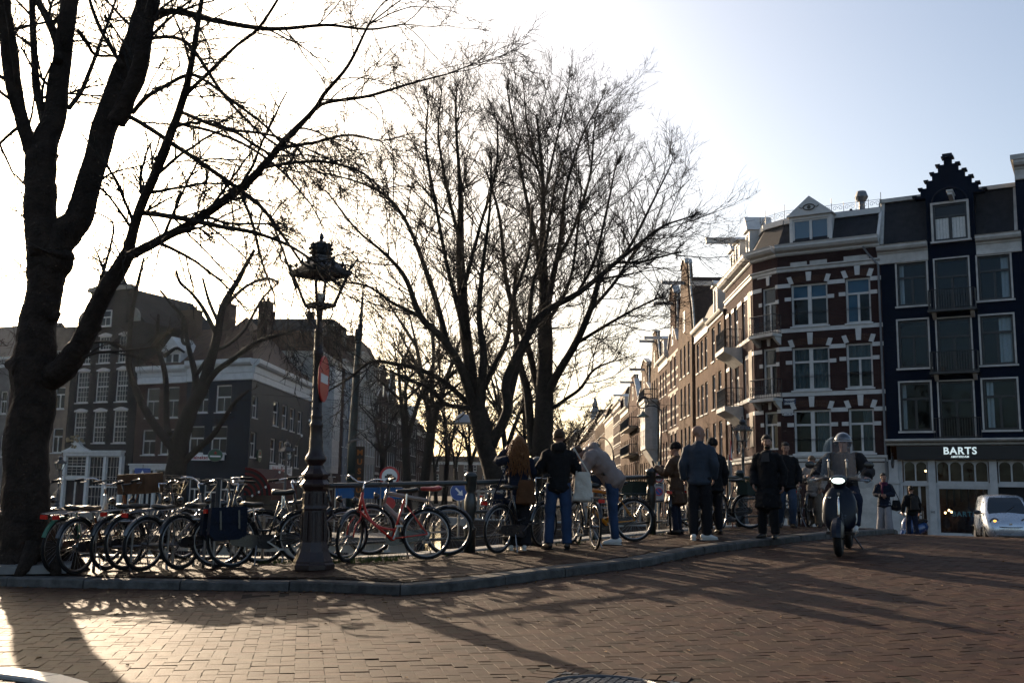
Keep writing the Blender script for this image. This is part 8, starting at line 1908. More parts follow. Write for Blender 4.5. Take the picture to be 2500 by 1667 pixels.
 if hair in ('short', 'crop', 'curly', 'bun'):
  g = {'short': .016, 'crop': .007, 'curly': .02, 'bun': .012}[hair]
  c = hv(0, -.016, .040); N = 26; V = [];
  h2 = MB().ellip((0, 0, 0), .078 + g, .098 + g, .088 + g, 26, 16); v = h2.v[0]
  keep = ~((v[:, 1] > .04) & (v[:, 2] < .022)) & ~((v[:, 2] < -.055)) & ~((np.abs(v[:, 0]) > .05) & (v[:, 2] < -.015) & (v[:, 1] > -.03))
  v = v * (1 + RNG.normal(0, .018 if hair != 'crop' else .005, (len(v), 1))); v[~keep] *= .80
  h2.v[0] = v @ R3.T + c; merge(h, h2)
 if hair == 'bun': h.ellip(hv(0, -.11, .06), .045, .045, .04, 10, 7)
 if hair in ('curly', 'long'):
  n_ = 150 if hair == 'curly' else 80; L = .46 if hair == 'curly' else .25
  for i in range(n_):
   a = RNG.uniform(.7, 2 * PI - .7) - PI / 2 + PI; zz = RNG.uniform(-.03, .105); r0 = .088 * math.sqrt(max(.05, 1 - (zz / .125) ** 2)); s0 = np.array([r0 * math.cos(a) * .95, r0 * math.sin(a) * 1.1 - .012, zz + .02])
   if s0[1] > .035 and zz < .07: continue
   out = np.array([math.cos(a), math.sin(a), 0]); P = []; w = RNG.uniform(0, 6.28); l = L * RNG.uniform(.6, 1.15) + zz
   for t in np.linspace(0, 1, 12): P.append(s0 + out * (.05 * math.sin(min(1, t * 2.2) * PI / 2) + .05 * t) + np.array([0, -.012 * t, .01 * math.sin(t * 3) - l * t ** 1.15]) + .016 * np.array([math.cos(w + t * 17), math.sin(w + t * 17), 0]) * min(1, t * 4))
   P = np.array([hv(*q) for q in P]); h.tube(P, np.linspace(.012, .006, 12), 5)
 if h.n: h.build('hair', hairc, e, smooth=True)
 if beard:
  q = MB(); q.ellip(hv(0, .040, -.078), .056, .056, .042, 14, 9, R3); q.ellip(hv(0, .094, -.046), .026, .010, .008, 8, 6, R3); q.build('beard', hairc, e, smooth=True)
 if hat is not None:
  q = MB(); q.ellip(hv(0, -.012, .062), .098, .118, .092, 18, 12, R3); q.lathe([(.098, -.01), (.104, .0), (.104, .045), (.098, .055)], 18); v = q.v[-1]; q.v[-1] = (v * (1, 1.16, 1) + np.array([0, -.012, .015])) @ R3.T + hd; fuse(q, 'cap', hat, e, .010, 2, .006)
 e['_j'] = 0; del e['_j']
 PJ[e.name] = (e, j, up, fwd, lat, k); return e
PJ = {}
SNEAKER = mat('white_sneaker', (.55, .54, .52), .6); SOLEW = mat('pale_sole', (.5, .48, .44), .6); DSHOE = mat('dark_leather_shoe', (.018, .014, .012), .45)
BLK = cloth('black_wool', (.010, .010, .012)); NAVY = cloth('navy_wool', (.012, .017, .034)); JEAN = cloth('blue_denim', (.030, .058, .125), .3, .4, 60); DJEAN = cloth('dark_denim', (.016, .022, .045)); CHAR = cloth('charcoal_twill', (.013, .013, .016)); PUFF = cloth('mauve_beige_nylon', (.26, .205, .19), .08, .25, 14, .5); BRPUF = cloth('brown_nylon', (.075, .040, .022), .2, .4, 20, .55); BLUEG = cloth('slate_blue_jacket', (.038, .050, .070), .12, .3, 30, .7); PALE = cloth('pale_stone_jacket', (.30, .26, .235), .12); BEIGE = cloth('beige_trousers', (.17, .13, .10), .15); LGREY = cloth('light_grey_trousers', (.30, .29, .31), .12)
BROWNBAG = cloth('brown_bag_cloth', (.10, .042, .018)); CANVAS = cloth('cream_canvas', (.50, .46, .40), .1)
def bag(owner, name, label, c, w, h, d, mt, strap_to=None, sag=.02, cat='bag', rot=0.0):
 e, j, up, fwd, lat, k = PJ[owner.name]; M_ = Matrix.Translation(e.location) @ Matrix.Rotation(e.rotation_euler.z, 4, 'Z') @ Matrix.Scale(k, 4)
 b = empty(name, tuple(M_ @ Vector(c)), e.rotation_euler.z + rot, label, cat); b.scale = (k,) * 3
 m = MB(); zz = np.linspace(0, -h, 9); f = np.linspace(0, 1, 9); loft(m, np.stack([0 * zz, 0 * zz + sag * np.sin(f * 3), zz], 1), w / 2 * (.72 + .30 * f), d / 2 * (.35 + .8 * np.sin(f * PI * .62)), (0, 1, 0), 16); fuse(m, 'bag_body', mt, b, .014, 3, .03)
 if strap_to is not None:
  t = np.array(strap_to, float) - np.array(c, float)
  for s in (-1, 1): MB().tube(spline([(s * w * .28, 0, -.01), (s * w * .12 + t[0] * .5, t[1] * .5 - .02, t[2] * .55), tuple(t + np.array([0, 0, .01]))], 8), .012, 5, ell=(1, .4)).build('strap', mt, b)
 return b
# curly-haired woman
w1 = person('woman with long auburn curls, seen from behind in a dark coat and wide trousers', 1262, 1342, 1068, 8, dict(ell=(-.33, .13, 1.36), wrl=(-.17, .27, 1.55), hdl=(.2, .2, .5), elr=(.27, .10, 1.17), wrr=(.15, .30, 1.30), hdr=(-.1, .3, .6)), top='coat', topc=NAVY, leg='wide', legc=CHAR, shoec=SNEAKER, hairc=HAIRA, hair='curly', hem=.72, bulk=.02, skin=SKIN)
bag(w1, 'shoulder_bag', 'brown cloth shoulder bag on the back of the curly-haired woman', (.10, -.20, 1.08), .34, .36, .12, BROWNBAG, (.10, -.13, 1.44))
bag(w1, 'shoulder_bag', 'dark navy bag at the left hip of the curly-haired woman', (-.30, -.02, .86), .26, .30, .14, NAVY, (-.12, -.06, 1.42))
def held(owner, name, label, cat, c, dims, mt, rot=(0, 0, 0)):
 e, j, up, fwd, lat, k = PJ[owner.name]; M_ = Matrix.Translation(e.location) @ Matrix.Rotation(e.rotation_euler.z, 4, 'Z') @ Matrix.Scale(k, 4)
 o = empty(name, tuple(M_ @ Vector(c)), e.rotation_euler.z, label, cat); o.rotation_euler = (rot[0], rot[1], e.rotation_euler.z + rot[2]); m = MB(); m.hexa((0, 0, 0), (dims[0] / 2, 0, 0), (0, dims[1] / 2, 0), (0, 0, dims[2] / 2)); m.build('body', mt, o)
 m = MB(); m.hexa((0, -dims[1] / 2 - .001, 0), (dims[0] * .46, 0, 0), (0, .0015, 0), (0, 0, dims[2] * .46)); m.build('face', GLASSD, o); return o
# man with the tote bag
m1 = person('man in a black hooded sweater and blue jeans, seen from behind', 1362, 1340, 1050, -4, dict(ell=(-.30, .03, 1.16), wrl=(-.10, .26, 1.20), elr=(.29, .04, 1.16), wrr=(.12, .26, 1.20), hl=(-.10, 0, .92), kl=(-.125, .02, .5), al=(-.14, -.02, .09), kr=(.12, .0, .5), ar=(.13, -.02, .09), tl=(-.5, 1, 0), tr=(.1, 1, 0)), top='sweater', topc=BLK, leg='straight', legc=JEAN, shoec=DSHOE, hairc=HAIRB, hair='short', hem=.82, bulk=.030, hood=True, folds=.04)
bag(m1, 'tote_bag', 'cream canvas tote bag on the right shoulder of the man in the black sweater', (.36, -.06, 1.13), .33, .42, .11, CANVAS, (.20, -.02, 1.49), rot=-.3)
held(m1, 'phone', 'phone held by the man in the black sweater', 'phone', (0, .36, 1.23), (.075, .009, .15), BLACKM, (-.4, 0, 0))
# crouching person in the puffer jacket
m2 = person('person in a pale mauve puffer jacket bending over with one foot raised', 1492, 1328, 1080, 84, dict(hip=(0, -.04, .95), chest=(0, .16, 1.20), neck=(0, .33, 1.36), head=(0, .52, 1.31), shl=(-.19, .29, 1.30), shr=(.19, .29, 1.30), ell=(-.25, .44, 1.06), elr=(.25, .46, 1.06), wrl=(-.10, .52, .84), wrr=(.10, .52, .84), hl=(-.09, -.02, .93), hr=(.09, -.02, .93), kl=(-.09, -.02, .50), al=(-.09, -.06, .09), tl=(-.1, 1, 0), kr=(.10, .36, 1.02), ar=(.08, .44, .63), tr=(0, 1, -.25)), top='jacket', topc=PUFF, leg='slim', legc=JEAN, shoec=SNEAKER, hairc=HAIRB, hair='short', hem=.86, bulk=.062, quilt=.06, folds=.035, headpitch=-.75, hood=True, skin=SKIN, H=1.80, legbulk=.016)
# woman with the knitted cap
w2 = person('woman in a dark knitted cap and brown quilted coat, holding up a phone', 1652, 1304, 1082, 62, dict(ell=(-.24, .12, 1.16), wrl=(-.12, .38, 1.26), elr=(.25, .10, 1.14), wrr=(.10, .38, 1.28)), top='coat', topc=BRPUF, leg='slim', legc=DJEAN, shoec=DSHOE, hair='short', hem=.60, bulk=.045, quilt=.04, hat=cloth('black_knit', (.010, .009, .010), .3, .8, 90), headpitch=-.1, folds=.02, legbulk=.012)
held(w2, 'phone', 'phone held up by the woman in the knitted cap', 'phone', (0, .46, 1.33), (.075, .009, .15), BLACKM, (-.3, 0, 0))
bag(w2, 'handbag', 'dark red handbag on the arm of the woman in the knitted cap', (.16, -.30, 1.02), .30, .22, .14, cloth('dark_red_leather', (.09, .012, .014)), (.18, -.10, 1.40))
# bald man
m3 = person('bald man in a slate-blue jacket and black trousers, seen from behind, looking right', 1708, 1318, 1040, -14, dict(ell=(-.245, -.04, 1.15), wrl=(-.225, .06, .92), elr=(.245, -.04, 1.15), wrr=(.22, .08, .94), kl=(-.09, .0, .5), al=(-.09, -.03, .09), kr=(.10, .03, .5), ar=(.10, .06, .09), tl=(-.1, 1, 0), tr=(1, .6, 0)), top='jacket', topc=BLUEG, leg='straight', legc=CHAR, shoec=SNEAKER, hair='none', hem=.90, bulk=.026, headyaw=-1.15, folds=.03)
m4 = person('person in a hooded black jacket standing half hidden behind the bald man', 1742, 1303, 1072, 15, dict(), top='jacket', topc=BLK, leg='straight', legc=CHAR, shoec=DSHOE, hair='short', hem=.80, bulk=.038, hat=BLK, folds=.04)
# man in the long coat
m5 = person('bearded man in a long black overcoat looking towards the left', 1878, 1314, 1064, 152, dict(ell=(-.26, -.06, 1.14), wrl=(-.26, .02, .88), elr=(.26, -.06, 1.14), wrr=(.22, .12, .90), kl=(-.10, .05, .5), kr=(.11, -.02, .5), al=(-.12, .05, .09), ar=(.13, -.08, .09), tl=(-.1, 1, 0), tr=(.3, 1, 0)), top='coat', topc=BLK, leg='straight', legc=CHAR, shoec=DSHOE, hairc=HAIRD, hair='short', hem=.52, bulk=.028, beard=True, headyaw=.35, headpitch=-.04, folds=.035, skin=SKIN)
e_, j_, up_, fw_, la_, k_ = PJ[m5.name]
MB().prism([(-.075, .165, 1.30), (.075, .165, 1.30), (.055, .135, 1.46), (-.055, .135, 1.46)], (0, .012, 0)).build('shirt_front', cloth('grey_knit', (.06, .055, .055)), m5)
# man in the short jacket
m6 = person('man in a short black jacket and jeans walking towards the camera', 1922, 1289, 1081, 178, dict(ell=(-.27, -.05, 1.15), wrl=(-.24, .10, .93), elr=(.28, .0, 1.15), wrr=(.16, .20, 1.0), kl=(-.10, .14, .52), al=(-.11, .02, .11), kr=(.10, -.02, .5), ar=(.11, -.22, .12), tl=(-.1, 1, 0), tr=(.1, 1, -.2)), top='jacket', topc=BLK, leg='straight', legc=cloth('mid_denim', (.04, .06, .10)), shoec=DSHOE, hairc=HAIRD, hair='crop', hem=.80, bulk=.038, headpitch=-.2, folds=.035, skin=SKIN)
# person in the pale jacket
m7 = person('person in a pale jacket and beige trousers with short light hair, beside the scooter', 1990, 1286, 1112, 150, dict(chest=(0, .05, 1.25), neck=(0, .09, 1.45), head=(0, .16, 1.60), shl=(-.18, .07, 1.40), shr=(.18, .07, 1.40), ell=(-.27, .06, 1.13), wrl=(-.24, .22, .92), elr=(.26, .10, 1.15), wrr=(.10, .30, 1.22), kl=(-.11, .10, .52), al=(-.13, .02, .09), kr=(.12, -.06, .5), ar=(.14, -.16, .10)), top='jacket', topc=PALE, leg='wide', legc=BEIGE, shoec=DSHOE, hairc=HAIRL, hair='curly' if 0 else 'short', hem=.74, bulk=.03, headpitch=-.35, folds=.04)
# woman with the scarf in front of the shop
w3 = person('woman with a purple scarf, navy jacket and loose light trousers near the dark shop', 2162, 1303, 1156, 158, dict(ell=(-.25, .0, 1.15), wrl=(-.05, .24, 1.12), elr=(.25, .0, 1.15), wrr=(.04, .24, 1.10), kl=(-.10, .08, .5), al=(-.11, .05, .09), kr=(.11, -.03, .5), ar=(.13, -.12, .09)), top='jacket', topc=NAVY, leg='wide', legc=LGREY, shoec=SNEAKER, hairc=HAIRD, hair='bun', hem=.80, bulk=.028, Y=27.6, folds=.03, headyaw=.3)
sc_ = MB(); an = np.linspace(0, 2 * PI, 17)[:-1]
for z, r in ((1.45, .095), (1.48, .09), (1.42, .10)): sc_.tube(np.stack([r * np.cos(an), .02 + r * .95 * np.sin(an), 0 * an + z], 1), .03, 6, closed=True)
sc_.tube([(.03, .12, 1.42), (.05, .17, 1.28), (.04, .17, 1.12)], .035, 6); sc_.build('scarf', cloth('purple_scarf', (.10, .02, .055), .3, .6, 60), w3, smooth=True)
bag(w3, 'handbag', 'black handbag hanging from the arm of the woman with the scarf', (-.33, .04, .98), .30, .28, .13, BLK, (-.24, 0, 1.38))
# man with the backpack walking away
m8 = person('man in black with a backpack walking away towards the shop door', 2229, 1318, 1187, 4, dict(ell=(-.27, .0, 1.15), wrl=(-.30, .04, .90), elr=(.27, .0, 1.15), wrr=(.28, .06, .90), kl=(-.10, .08, .5), al=(-.10, .05, .09), kr=(.10, -.03, .5), ar=(.10, -.14, .10)), top='jacket', topc=BLK, leg='straight', legc=DJEAN, shoec=SNEAKER, hairc=HAIRD, hair='short', hem=.82, bulk=.035, Y=33.5, folds=.03)
bag(m8, 'backpack', 'black backpack on the man walking towards the shop door', (0, -.22, 1.42), .32, .44, .20, cloth('black_nylon', (.014, .014, .016), .2, .3, 40, .6))
PJ.clear
# ------------------------------------------------------------------ motor scooters
LIT = mat('lit_headlamp', (.9, .95, .95), .3, emit=((.80, 1.0, .92), 1.1)); LITW = mat('lit_round_lamp', (.9, .85, .75), .3, emit=((1.0, .85, .6), 1.6))
SCREEN = glass_mat('scratched_windscreen', (.80, .82, .84), 1.4, .022, .03)
SCB = mat('scooter_dark_blue', (.004, .009, .022), .35, 0, .08, 6, coat=.05, spec=.22); SCB2 = mat('scooter_bright_blue', (.015, .07, .22), .3, .1, .1, 6, coat=.5); SEATM = mat('scooter_seat', (.013, .012, .012), .5)
IND = mat('clear_indicator', (.55, .53, .48), .15, spec=.8)
def scooter(label, loc, rz, body_m, screen=True, lit=True, steer=0.0, lean=0.0, scale=1.0):
 e = empty('motor_scooter', loc, rz, label, 'scooter', 'motor scooters'); e.rotation_euler = (lean, 0, rz); e.scale = (scale,) * 3
 R = .235; wb = 1.34
 for x in (0, wb):
  an = np.linspace(0, 2 * PI, 33)[:-1]; w = MB().tube(np.stack([x + (R - .055) * np.cos(an), 0 * an, R + (R - .055) * np.sin(an)], 1), .056, 10, closed=True, ref=(0, 1, 0)).build('wheel', RUBBER, e, smooth=True)
  m = MB(); m.lathe([(.135, -.04), (.14, -.03), (.14, .03), (.135, .04)], 20); m.v[-1] = np.stack([m.v[-1][:, 0] + x, m.v[-1][:, 2], m.v[-1][:, 1] + R], 1); m.build('rim', STEEL, w)
 def shell(secs, name, mt, k=13, thick=.02):
  """secs: (z, x centre, half width, bulge)"""
  V = []
  for (z, x, hw, bg) in secs:
   for j in range(k): t = -1 + 2 * j / (k - 1); V.append((x + bg * (1 - abs(t) ** 2.4), hw * math.sin(t * PI / 2) if abs(t) < 1 else hw * t, z))
  n = len(secs); F = [(i * k + j, i * k + j + 1, (i + 1) * k + j + 1, (i + 1) * k + j) for i in range(n - 1) for j in range(k - 1)]
  V2 = [(x - thick, y * .97, z) for x, y, z in V]; off = len(V); F2 = [tuple(q + off for q in f[::-1]) for f in F]
  rim = [(j, j + off, j + 1 + off, j + 1) for j in range(k - 1)] + [((n - 1) * k + j, (n - 1) * k + j + 1, (n - 1) * k + j + 1 + off, (n - 1) * k + j + off) for j in range(k - 1)] + [(i * k, (i + 1) * k, (i + 1) * k + off, i * k + off) for i in range(n - 1)] + [(i * k + k - 1, i * k + k - 1 + off, (i + 1) * k + k - 1 + off, (i + 1) * k + k - 1) for i in range(n - 1)]
  return MB().add(V + V2, F + F2 + rim).build(name, mt, e, smooth=True)
 shell([(.33, 1.10, .14, .10), (.40, 1.08, .20, .12), (.50, 1.06, .235, .13), (.62, 1.04, .24, .13), (.74, 1.015, .225, .125), (.84, .99, .185, .11), (.91, .97, .13, .09), (.95, .96, .07, .06)], 'leg_shield', body_m)
 m = MB(); m.tube([(1.155, 0, .80), (1.175, 0, .70), (1.195, 0, .56), (1.20, 0, .46)], [.012, .016, .018, .012], 8); m.build('crest_strip', CHROME, e, smooth=True)
 for z in (.47, .505, .54):
  m = MB(); m.tube([(1.16, .03, z), (1.185, .08, z + .004), (1.15, .13, z + .01)], .005, 4); m.build('horn_slat', CHROME, e)
 MB().hexa((1.135, 0, .84), (.012, 0, .0), (0, .018, 0), (0, 0, .018)).build('badge', CHROME, e)
 m = MB(); q = [(1.125, -.10, .79), (1.122, -.12, .775), (1.12, -.135, .79), (1.115, -.16, .785), (1.11, -.185, .80)]; m.tube(q, .005, 4); m.build('script_mark', CHROME, e)
 for s in (-1, 1): m = MB(); m.ellip((1.085, s * .208, .52), .035, .028, .095, 10, 8); m.build('indicator', IND, e, smooth=True)
 m = MB(); th = np.linspace(.15, 2.6, 14)
 for i in range(13):
  for (y0, d0), (y1, d1) in (((-.085, -.05), (-.06, .02)), ((-.06, .02), (0, .04)), ((0, .04), (.06, .02)), ((.06, .02), (.085, -.05))):
   f = lambda a, y, d: (wb + (R + .02 + d) * math.cos(a), y, R + (R + .02 + d) * math.sin(a)); m.quad(f(th[i], y0, d0), f(th[i], y1, d1), f(th[i + 1], y1, d1), f(th[i + 1], y0, d0))
 m.build('front_mudguard', body_m, e, smooth=True)
 MB().tube([(wb - .02, .06, R), (1.20, .05, .45), (1.08, 0, .80)], .022, 8).build('fork', BLACKM, e, smooth=True)
 m = MB(); m.box(.45, 1.06, -.19, .19, .27, .31); m.build('floorboard', BLACKM, e)
 m = MB(); P = [(-.42, 0, .62), (-.34, 0, .60), (-.12, 0, .56), (.18, 0, .52), (.40, 0, .46), (.50, 0, .40)]; loft(m, P, [.05, .13, .20, .21, .16, .12], [.05, .12, .20, .22, .20, .14], (0, 0, 1), 18); m.build('rear_body', body_m, e, smooth=True)
 m = MB(); P = [(-.40, 0, .76), (-.25, 0, .79), (.02, 0, .79), (.15, 0, .75), (.42, 0, .74), (.52, 0, .70)]; loft(m, P, [.08, .14, .15, .14, .14, .08], [.03, .055, .06, .05, .05, .03], (0, 0, 1), 16); m.build('seat', SEATM, e, smooth=True)
 m = MB(); loft(m, [(.98, 0, .90), (1.00, 0, .98), (1.03, 0, 1.05)], [.07, .10, .07], [.07, .10, .08], (1, 0, 0), 14); loft(m, [(.93, -.33, 1.03), (.97, -.16, 1.04), (1.0, 0, 1.03), (.97, .16, 1.04), (.93, .33, 1.03)], [.02, .03, .05, .03, .02], [.02, .035, .06, .035, .02], (1, 0, 0), 12); m.build('headset', body_m, e, smooth=True)
 for s in (-1, 1):
  MB().tube([(.92, s * .27, 1.03), (.90, s * .40, 1.025)], .02, 8).build('grip', RUBBER, e); MB().tube([(.97, s * .28, 1.03), (.985, s * .40, 1.02)], .007, 5).build('brake_lever', CHROME, e)
  m = MB(); m.tube([(.95, s * .20, 1.06), (.92, s * .36, 1.20)], .007, 5); m.ellip((.915, s * .40, 1.235), .016, .07, .052, 14, 8); m.build('mirror', BLACKM, e)
 m = MB(); m.ellip((1.085, 0, 1.025), .055, .118, .075, 18, 10); m.build('headlight_housing', BLACKM, e, smooth=True)
 m = MB(); m.ellip((1.118, 0, 1.02), .03, .090, .046, 16, 8); m.build('headlight', LIT if lit and screen else LITW, e, smooth=True)
 MB().hexa((-.43, 0, .60), (.02, 0, 0), (0, .07, 0), (0, 0, .05)).build('tail_light', REDL, e); MB().tube([(.1, -.16, .22), (-.15, -.18, .26), (-.42, -.18, .28)], .05, 10).build('exhaust', STEEL, e, smooth=True); MB().tube([(.3, .05, .28), (.25, .22, .02)], .012, 6).build('kickstand', BLACKM, e)
 if screen:
  V = []; k = 15; secs = [(.98, 1.13, .20), (1.04, 1.135, .285), (1.12, 1.12, .245), (1.22, 1.09, .232), (1.36, 1.05, .222), (1.50, 1.01, .205), (1.58, .985, .17), (1.63, .97, .10)]
  for (z, x, hw) in secs:
   for j in range(k): t = -1 + 2 * j / (k - 1); V.append((x - .10 * t * t, hw * t, z))
  n = len(secs); MB().add(V, [(i * k + j, i * k + j + 1, (i + 1) * k + j + 1, (i + 1) * k + j) for i in range(n - 1) for j in range(k - 1)]).build('windscreen', SCREEN, e, smooth=True)
  for s in (-1, 1):
   V = []; P = [(1.08, s * .19, 1.08), (1.06, s * .30, 1.10), (1.0, s * .42, 1.06), (.98, s * .46, .99), (1.0, s * .42, .93), (1.06, s * .30, .91), (1.08, s * .19, .94)]
   m = MB(); c = (1.10, s * .30, 1.0)
   for a, b in zip(P, P[1:] + P[:1]): m.add([a, b, c], [(0, 1, 2)])
   m.build('hand_shield', SCREEN, e, smooth=True)
   m = MB(); m.tube([(1.10, s * .12, 1.06), (1.115, s * .12, 1.20), (1.10, s * .12, 1.30)], .013, 7); m.ellip((1.105, s * .12, 1.30), .02, .022, .022, 8, 6); m.build('screen_stay', STEEL, e)
 return e
fp = ground(2050, 1357, 0.0); rzs = math.radians(246); d_ = np.array([math.cos(rzs), math.sin(rzs)]); rp_ = fp[:2] - 1.34 * d_
sc1 = scooter('dark blue motor scooter with a tall windscreen, ridden towards the camera', (rp_[0], rp_[1], road_z(*rp_)), rzs, SCB, True, True, scale=1.06)
pit = math.atan2(road_z(*fp[:2]) - road_z(*rp_), 1.34); sc1.rotation_euler = Euler((0, -pit, rzs))
# rider, sitting: local +y of the person points along the scooter
seatp = np.array([*rp_, road_z(*rp_)]) + np.array([d_[0] * .22, d_[1] * .22, 0])
rd_ = person('scooter rider in black with a glossy open-face helmet, behind the windscreen', 0, 0, 0, 246 - 90, dict(hip=(0, 0, .90), chest=(0, .06, 1.20), neck=(0, .08, 1.42), head=(0, .12, 1.58), shl=(-.19, .07, 1.36), shr=(.19, .07, 1.36), ell=(-.36, .26, 1.16), elr=(.36, .26, 1.16), wrl=(-.36, .60, 1.06), wrr=(.36, .60, 1.06), hl=(-.10, .02, .86), hr=(.10, .02, .86), kl=(-.20, .42, .74), kr=(.20, .42, .74), al=(-.17, .46, .37), ar=(.17, .46, .37)), top='jacket', topc=BLK, leg='straight', legc=DJEAN, shoec=SNEAKER, hair='none', hem=.86, bulk=.055, H=1.80, base=tuple(seatp))
hm = empty('helmet', tuple(Vector(seatp) + (Matrix.Rotation(math.radians(156), 3, 'Z') @ Vector((0, .12, 1.58))) * (1.80 / 1.75)), math.radians(156), 'glossy dark helmet with a pale edge line, worn by the scooter rider', 'helmet')
m = MB(); h2 = MB().ellip((0, -.01, .03), .135, .155, .145, 28, 18); v = h2.v[0]; v[:, 2] = np.where((v[:, 1] > .02), np.maximum(v[:, 2], .03), np.maximum(v[:, 2], -.06)); m = h2; m.build('helmet_shell', mat('glossy_dark_helmet', (.010, .014, .024), .12, .1, coat=1.0, spec=.8), hm, smooth=True)
an = np.linspace(.05, PI - .05, 22); MB().tube(np.stack([.137 * np.cos(an), -.01 + .158 * np.sin(an), 0 * an + .03], 1), .007, 5).build('edge_trim', mat('pale_trim', (.5, .5, .5), .3), hm)
p = at(2258, 1318, 34.5); sc2 = scooter('parked bright blue scooter with a shining round lamp in front of the shop', (p[0] + .3, 35.6, road_z(p[0] + .3, 35.6)), math.radians(225), SCB2, False, True, lean=-.06)
# ------------------------------------------------------------------ little city car
cx, cy = at(2447, 1300, 31.5)[:2]; cz = road_z(cx, cy); rzc = math.radians(255)
car = empty('microcar', (cx, cy, cz), rzc, 'small silver two-seat city car with round headlights, partly below the crest of the road', 'car')
CARP = mat('silver_car_paint', (.50, .54, .60), .28, .6, .06, 4, coat=.8); CWIN = glass_mat('car_glass', (.25, .30, .33), 1.6)
secs = [  # x, half width, z low, z shoulder, half width at roof, z roof
 (-1.05, .52, .35, .85, .50, .95), (-.95, .62, .25, .90, .52, 1.40), (-.5, .67, .22, .93, .56, 1.52), (0, .68, .22, .95, .57, 1.54), (.35, .68, .22, .95, .56, 1.50), (.62, .67, .22, .94, .54, 1.30), (.85, .66, .22, .92, .58, 1.0), (1.10, .62, .24, .80, .56, .86), (1.22, .54, .28, .66, .48, .72), (1.27, .42, .34, .56, .38, .6)]
V = [];
for (x, hw, z0, zs_, hr_, zr) in secs:
 half = [(0, z0), (hw * .8, z0), (hw, z0 + .10), (hw * 1.02, (z0 + zs_) / 2), (hw, zs_), (hr_, zr - .05), (hr_ * .8, zr), (0, zr + .02)]
 V += [(x, y, z) for y, z in half] + [(x, -y, z) for y, z in half[-2:0:-1]]
k = 14; n = len(secs); F = [(i * k + j, i * k + (j + 1) % k, (i + 1) * k + (j + 1) % k, (i + 1) * k + j) for i in range(n - 1) for j in range(k)] + [tuple(range(k))[::-1], tuple(range((n - 1) * k, n * k))]
cb_ = MB().add(V, F).build('body', CARP, car, smooth=True)
# roof and pillars are the shell; windows lie just proud of it
def pane(pts, nm='windscreen', mt=None): MB().poly(pts).build(nm, mt or mat('dark_car_glass', (.012, .02, .028), .04, spec=1.0), car)
pane([(.90, -.53, .97), (.90, .53, .97), (.80, .545, 1.08), (.66, .50, 1.28), (.56, .46, 1.40), (.46, .40, 1.47), (.46, -.40, 1.47), (.56, -.46, 1.40), (.66, -.50, 1.28), (.80, -.545, 1.08)])
for s in (-1, 1): pane([(.56, s * .645, 1.02), (.45, s * .585, 1.34), (-.45, s * .585, 1.38), (-.60, s * .655, 1.02)], 'side_window')
for s in (-1, 1):
 m = MB(); m.lathe([(.145, -.03), (.15, .0), (.13, .02)], 20); m.v[-1] = np.stack([m.v[-1][:, 2] + 1.16, m.v[-1][:, 0] + s * .42, m.v[-1][:, 1] + .70], 1); h_ = m.build('headlight', BLACKM, car)
 m = MB(); m.ellip((1.17, s * .42, .70), .03, .115, .115, 16, 10); m.build('lens', mat('headlight_lens', (.45, .47, .5), .1, .3, spec=.9), h_, smooth=True)
 if s == -1: MB().ellip((1.20, s * .42, .76), .02, .045, .03, 8, 6).build('turn_lamp', mat('amber_lit', (.8, .35, .05), .3, emit=((1, .4, .05), 1.5)), h_)
 m = MB(); m.lathe([(.06, -.01), (.065, .01)], 14); m.v[-1] = np.stack([m.v[-1][:, 2] + 1.25, m.v[-1][:, 0] + s * .40, m.v[-1][:, 1] + .45], 1); m.build('fog_light', BLACKM, car)
 m = MB(); m.ellip((.62, s * .80, 1.0), .05, .11, .07, 10, 7); m.tube([(.66, s * .64, .98), (.62, s * .74, .98)], .02, 5); m.build('mirror', BLACKM, car)
 for x in (-.68, .78):
  an = np.linspace(0, 2 * PI, 25)[:-1]; w = MB().tube(np.stack([x + .20 * np.cos(an), 0 * an + s * .60, .26 + .20 * np.sin(an)], 1), .075, 8, closed=True, ref=(0, 1, 0)).build('wheel', RUBBER, car, smooth=True)
  m = MB(); m.lathe([(.17, -.03), (.17, .03)], 16); m.v[-1] = np.stack([m.v[-1][:, 0] + x, m.v[-1][:, 2] + s * .64, m.v[-1][:, 1] + .26], 1); m.build('rim', STEEL, w)
  m = MB(); an = np.linspace(0, PI, 13); m.tube(np.stack([x + .32 * np.cos(an), 0 * an + s * .685, .26 + .32 * np.sin(an)], 1), .022, 5); m.build('wheel_arch', mat('black_plastic', (.02, .02, .02), .6), car)
MB().tube(spline([(1.16, -.50, .60), (1.29, -.25, .585), (1.30, 0, .58), (1.29, .25, .585), (1.16, .50, .60)], 14), .012, 5).build('bonnet_line', BLACKM, car); MB().tube(spline([(1.2, -.45, .36), (1.30, -.2, .34), (1.31, .2, .34), (1.2, .45, .36)], 12), .03, 6).build('bumper', mat('grey_bumper', (.2, .2, .21), .4), car); MB().hexa((1.285, 0, .68), (.01, 0, 0), (0, .04, 0), (0, 0, .02)).build('badge', CHROME, car)
MB().tube([(.90, -.1, 1.0), (.72, .25, 1.22)], .008, 4).build('wiper', BLACKM, car)
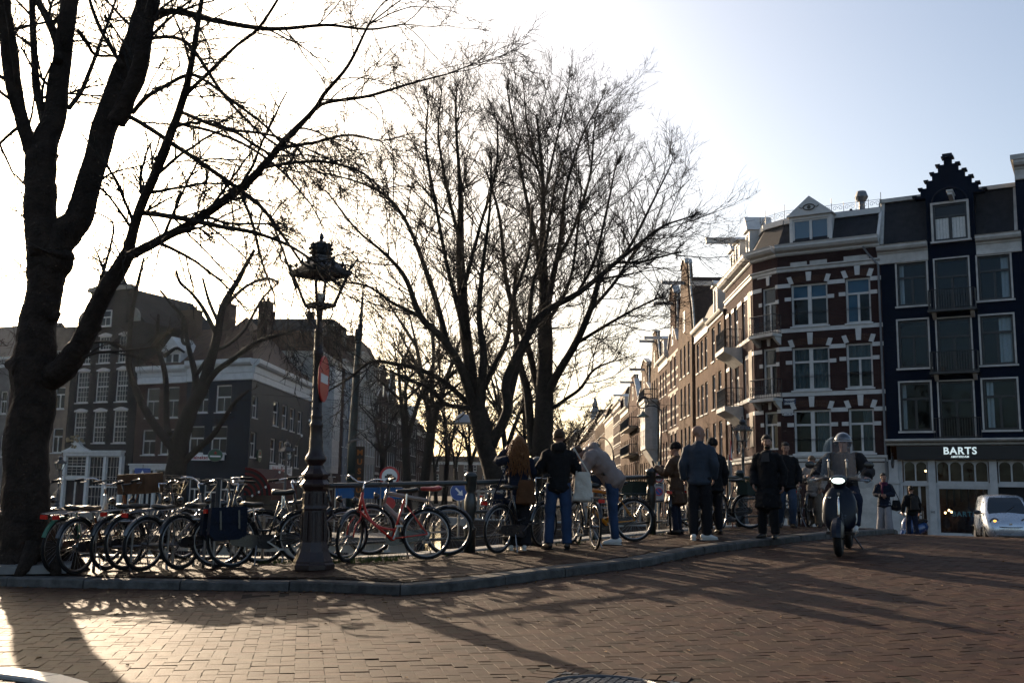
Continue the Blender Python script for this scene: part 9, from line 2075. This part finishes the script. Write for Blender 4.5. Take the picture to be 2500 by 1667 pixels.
# ------------------------------------------------------------------ pigeon on the pavement, gull on a gable
def bird(label, name, loc, rz, s, c1, c2):
 e = empty(name, loc, rz, label, 'bird'); e.scale = (s,) * 3
 m = MB(); loft(m, [(-.16, 0, .10), (-.08, 0, .13), (.02, 0, .145), (.09, 0, .16), (.125, 0, .20), (.14, 0, .235), (.165, 0, .24)], [.02, .05, .062, .05, .03, .026, .016], [.012, .04, .055, .048, .03, .028, .016], (0, 0, 1), 12); loft(m, [(-.14, 0, .11), (-.26, 0, .085)], [.03, .035], [.012, .006], (0, 0, 1), 8)
 fuse(m, 'body', c1, e, .008, 2); MB().tube([(.165, 0, .238), (.20, 0, .228)], [.009, .003], 6).build('beak', BLACKM, e)
 for y in (-.03, .03):
  w = MB(); loft(w, [(.05, y * 1.9, .15), (-.06, y * 2.0, .14), (-.20, y * 1.2, .11)], [.012, .014, .006], [.035, .04, .012], (0, 0, 1), 8); w.build('wing', c2, e, smooth=True)
  MB().tube([(.0, y, .10), (.01, y, .0), (.05, y, .005)], .006, 4).build('leg', mat('pink_bird_leg', (.3, .10, .08), .6), e)
 return e
PG = mat('pigeon_grey', (.10, .12, .15), .7); PG2 = mat('pigeon_wing', (.16, .18, .22), .7)
p = ground(1788, 1288, .1); bird('grey pigeon on the pavement between the bald man and the long-coat man', 'pigeon', tuple(p), math.radians(-20), 1.15, PG, PG2)
p = at(258, 668, 70.6); bird('gull perched on the crown of the tall dark gabled house', 'gull', (p[0], p[1], p[2] - .1), 2.6, 1.8, mat('gull_white', (.6, .6, .6), .7), mat('gull_grey', (.3, .31, .33), .7))
# ------------------------------------------------------------------ the winter air
hm_ = bpy.data.materials.new('winter_haze'); hm_.use_nodes = True; hn = hm_.node_tree; hn.nodes.clear()
ho = hn.nodes.new('ShaderNodeOutputMaterial'); hv_ = hn.nodes.new('ShaderNodeVolumePrincipled')
hv_.inputs['Color'].default_value = (.78, .88, 1.0, 1); hv_.inputs['Density'].default_value = HAZE; hv_.inputs['Anisotropy'].default_value = HAZE_G
hn.links.new(hv_.outputs[0], ho.inputs['Volume'])
tag(MB().box(-150, 170, -32, 905, -3.8, 27).build('haze', hm_), 'thin pale winter haze filling the street and canal', kind='stuff')
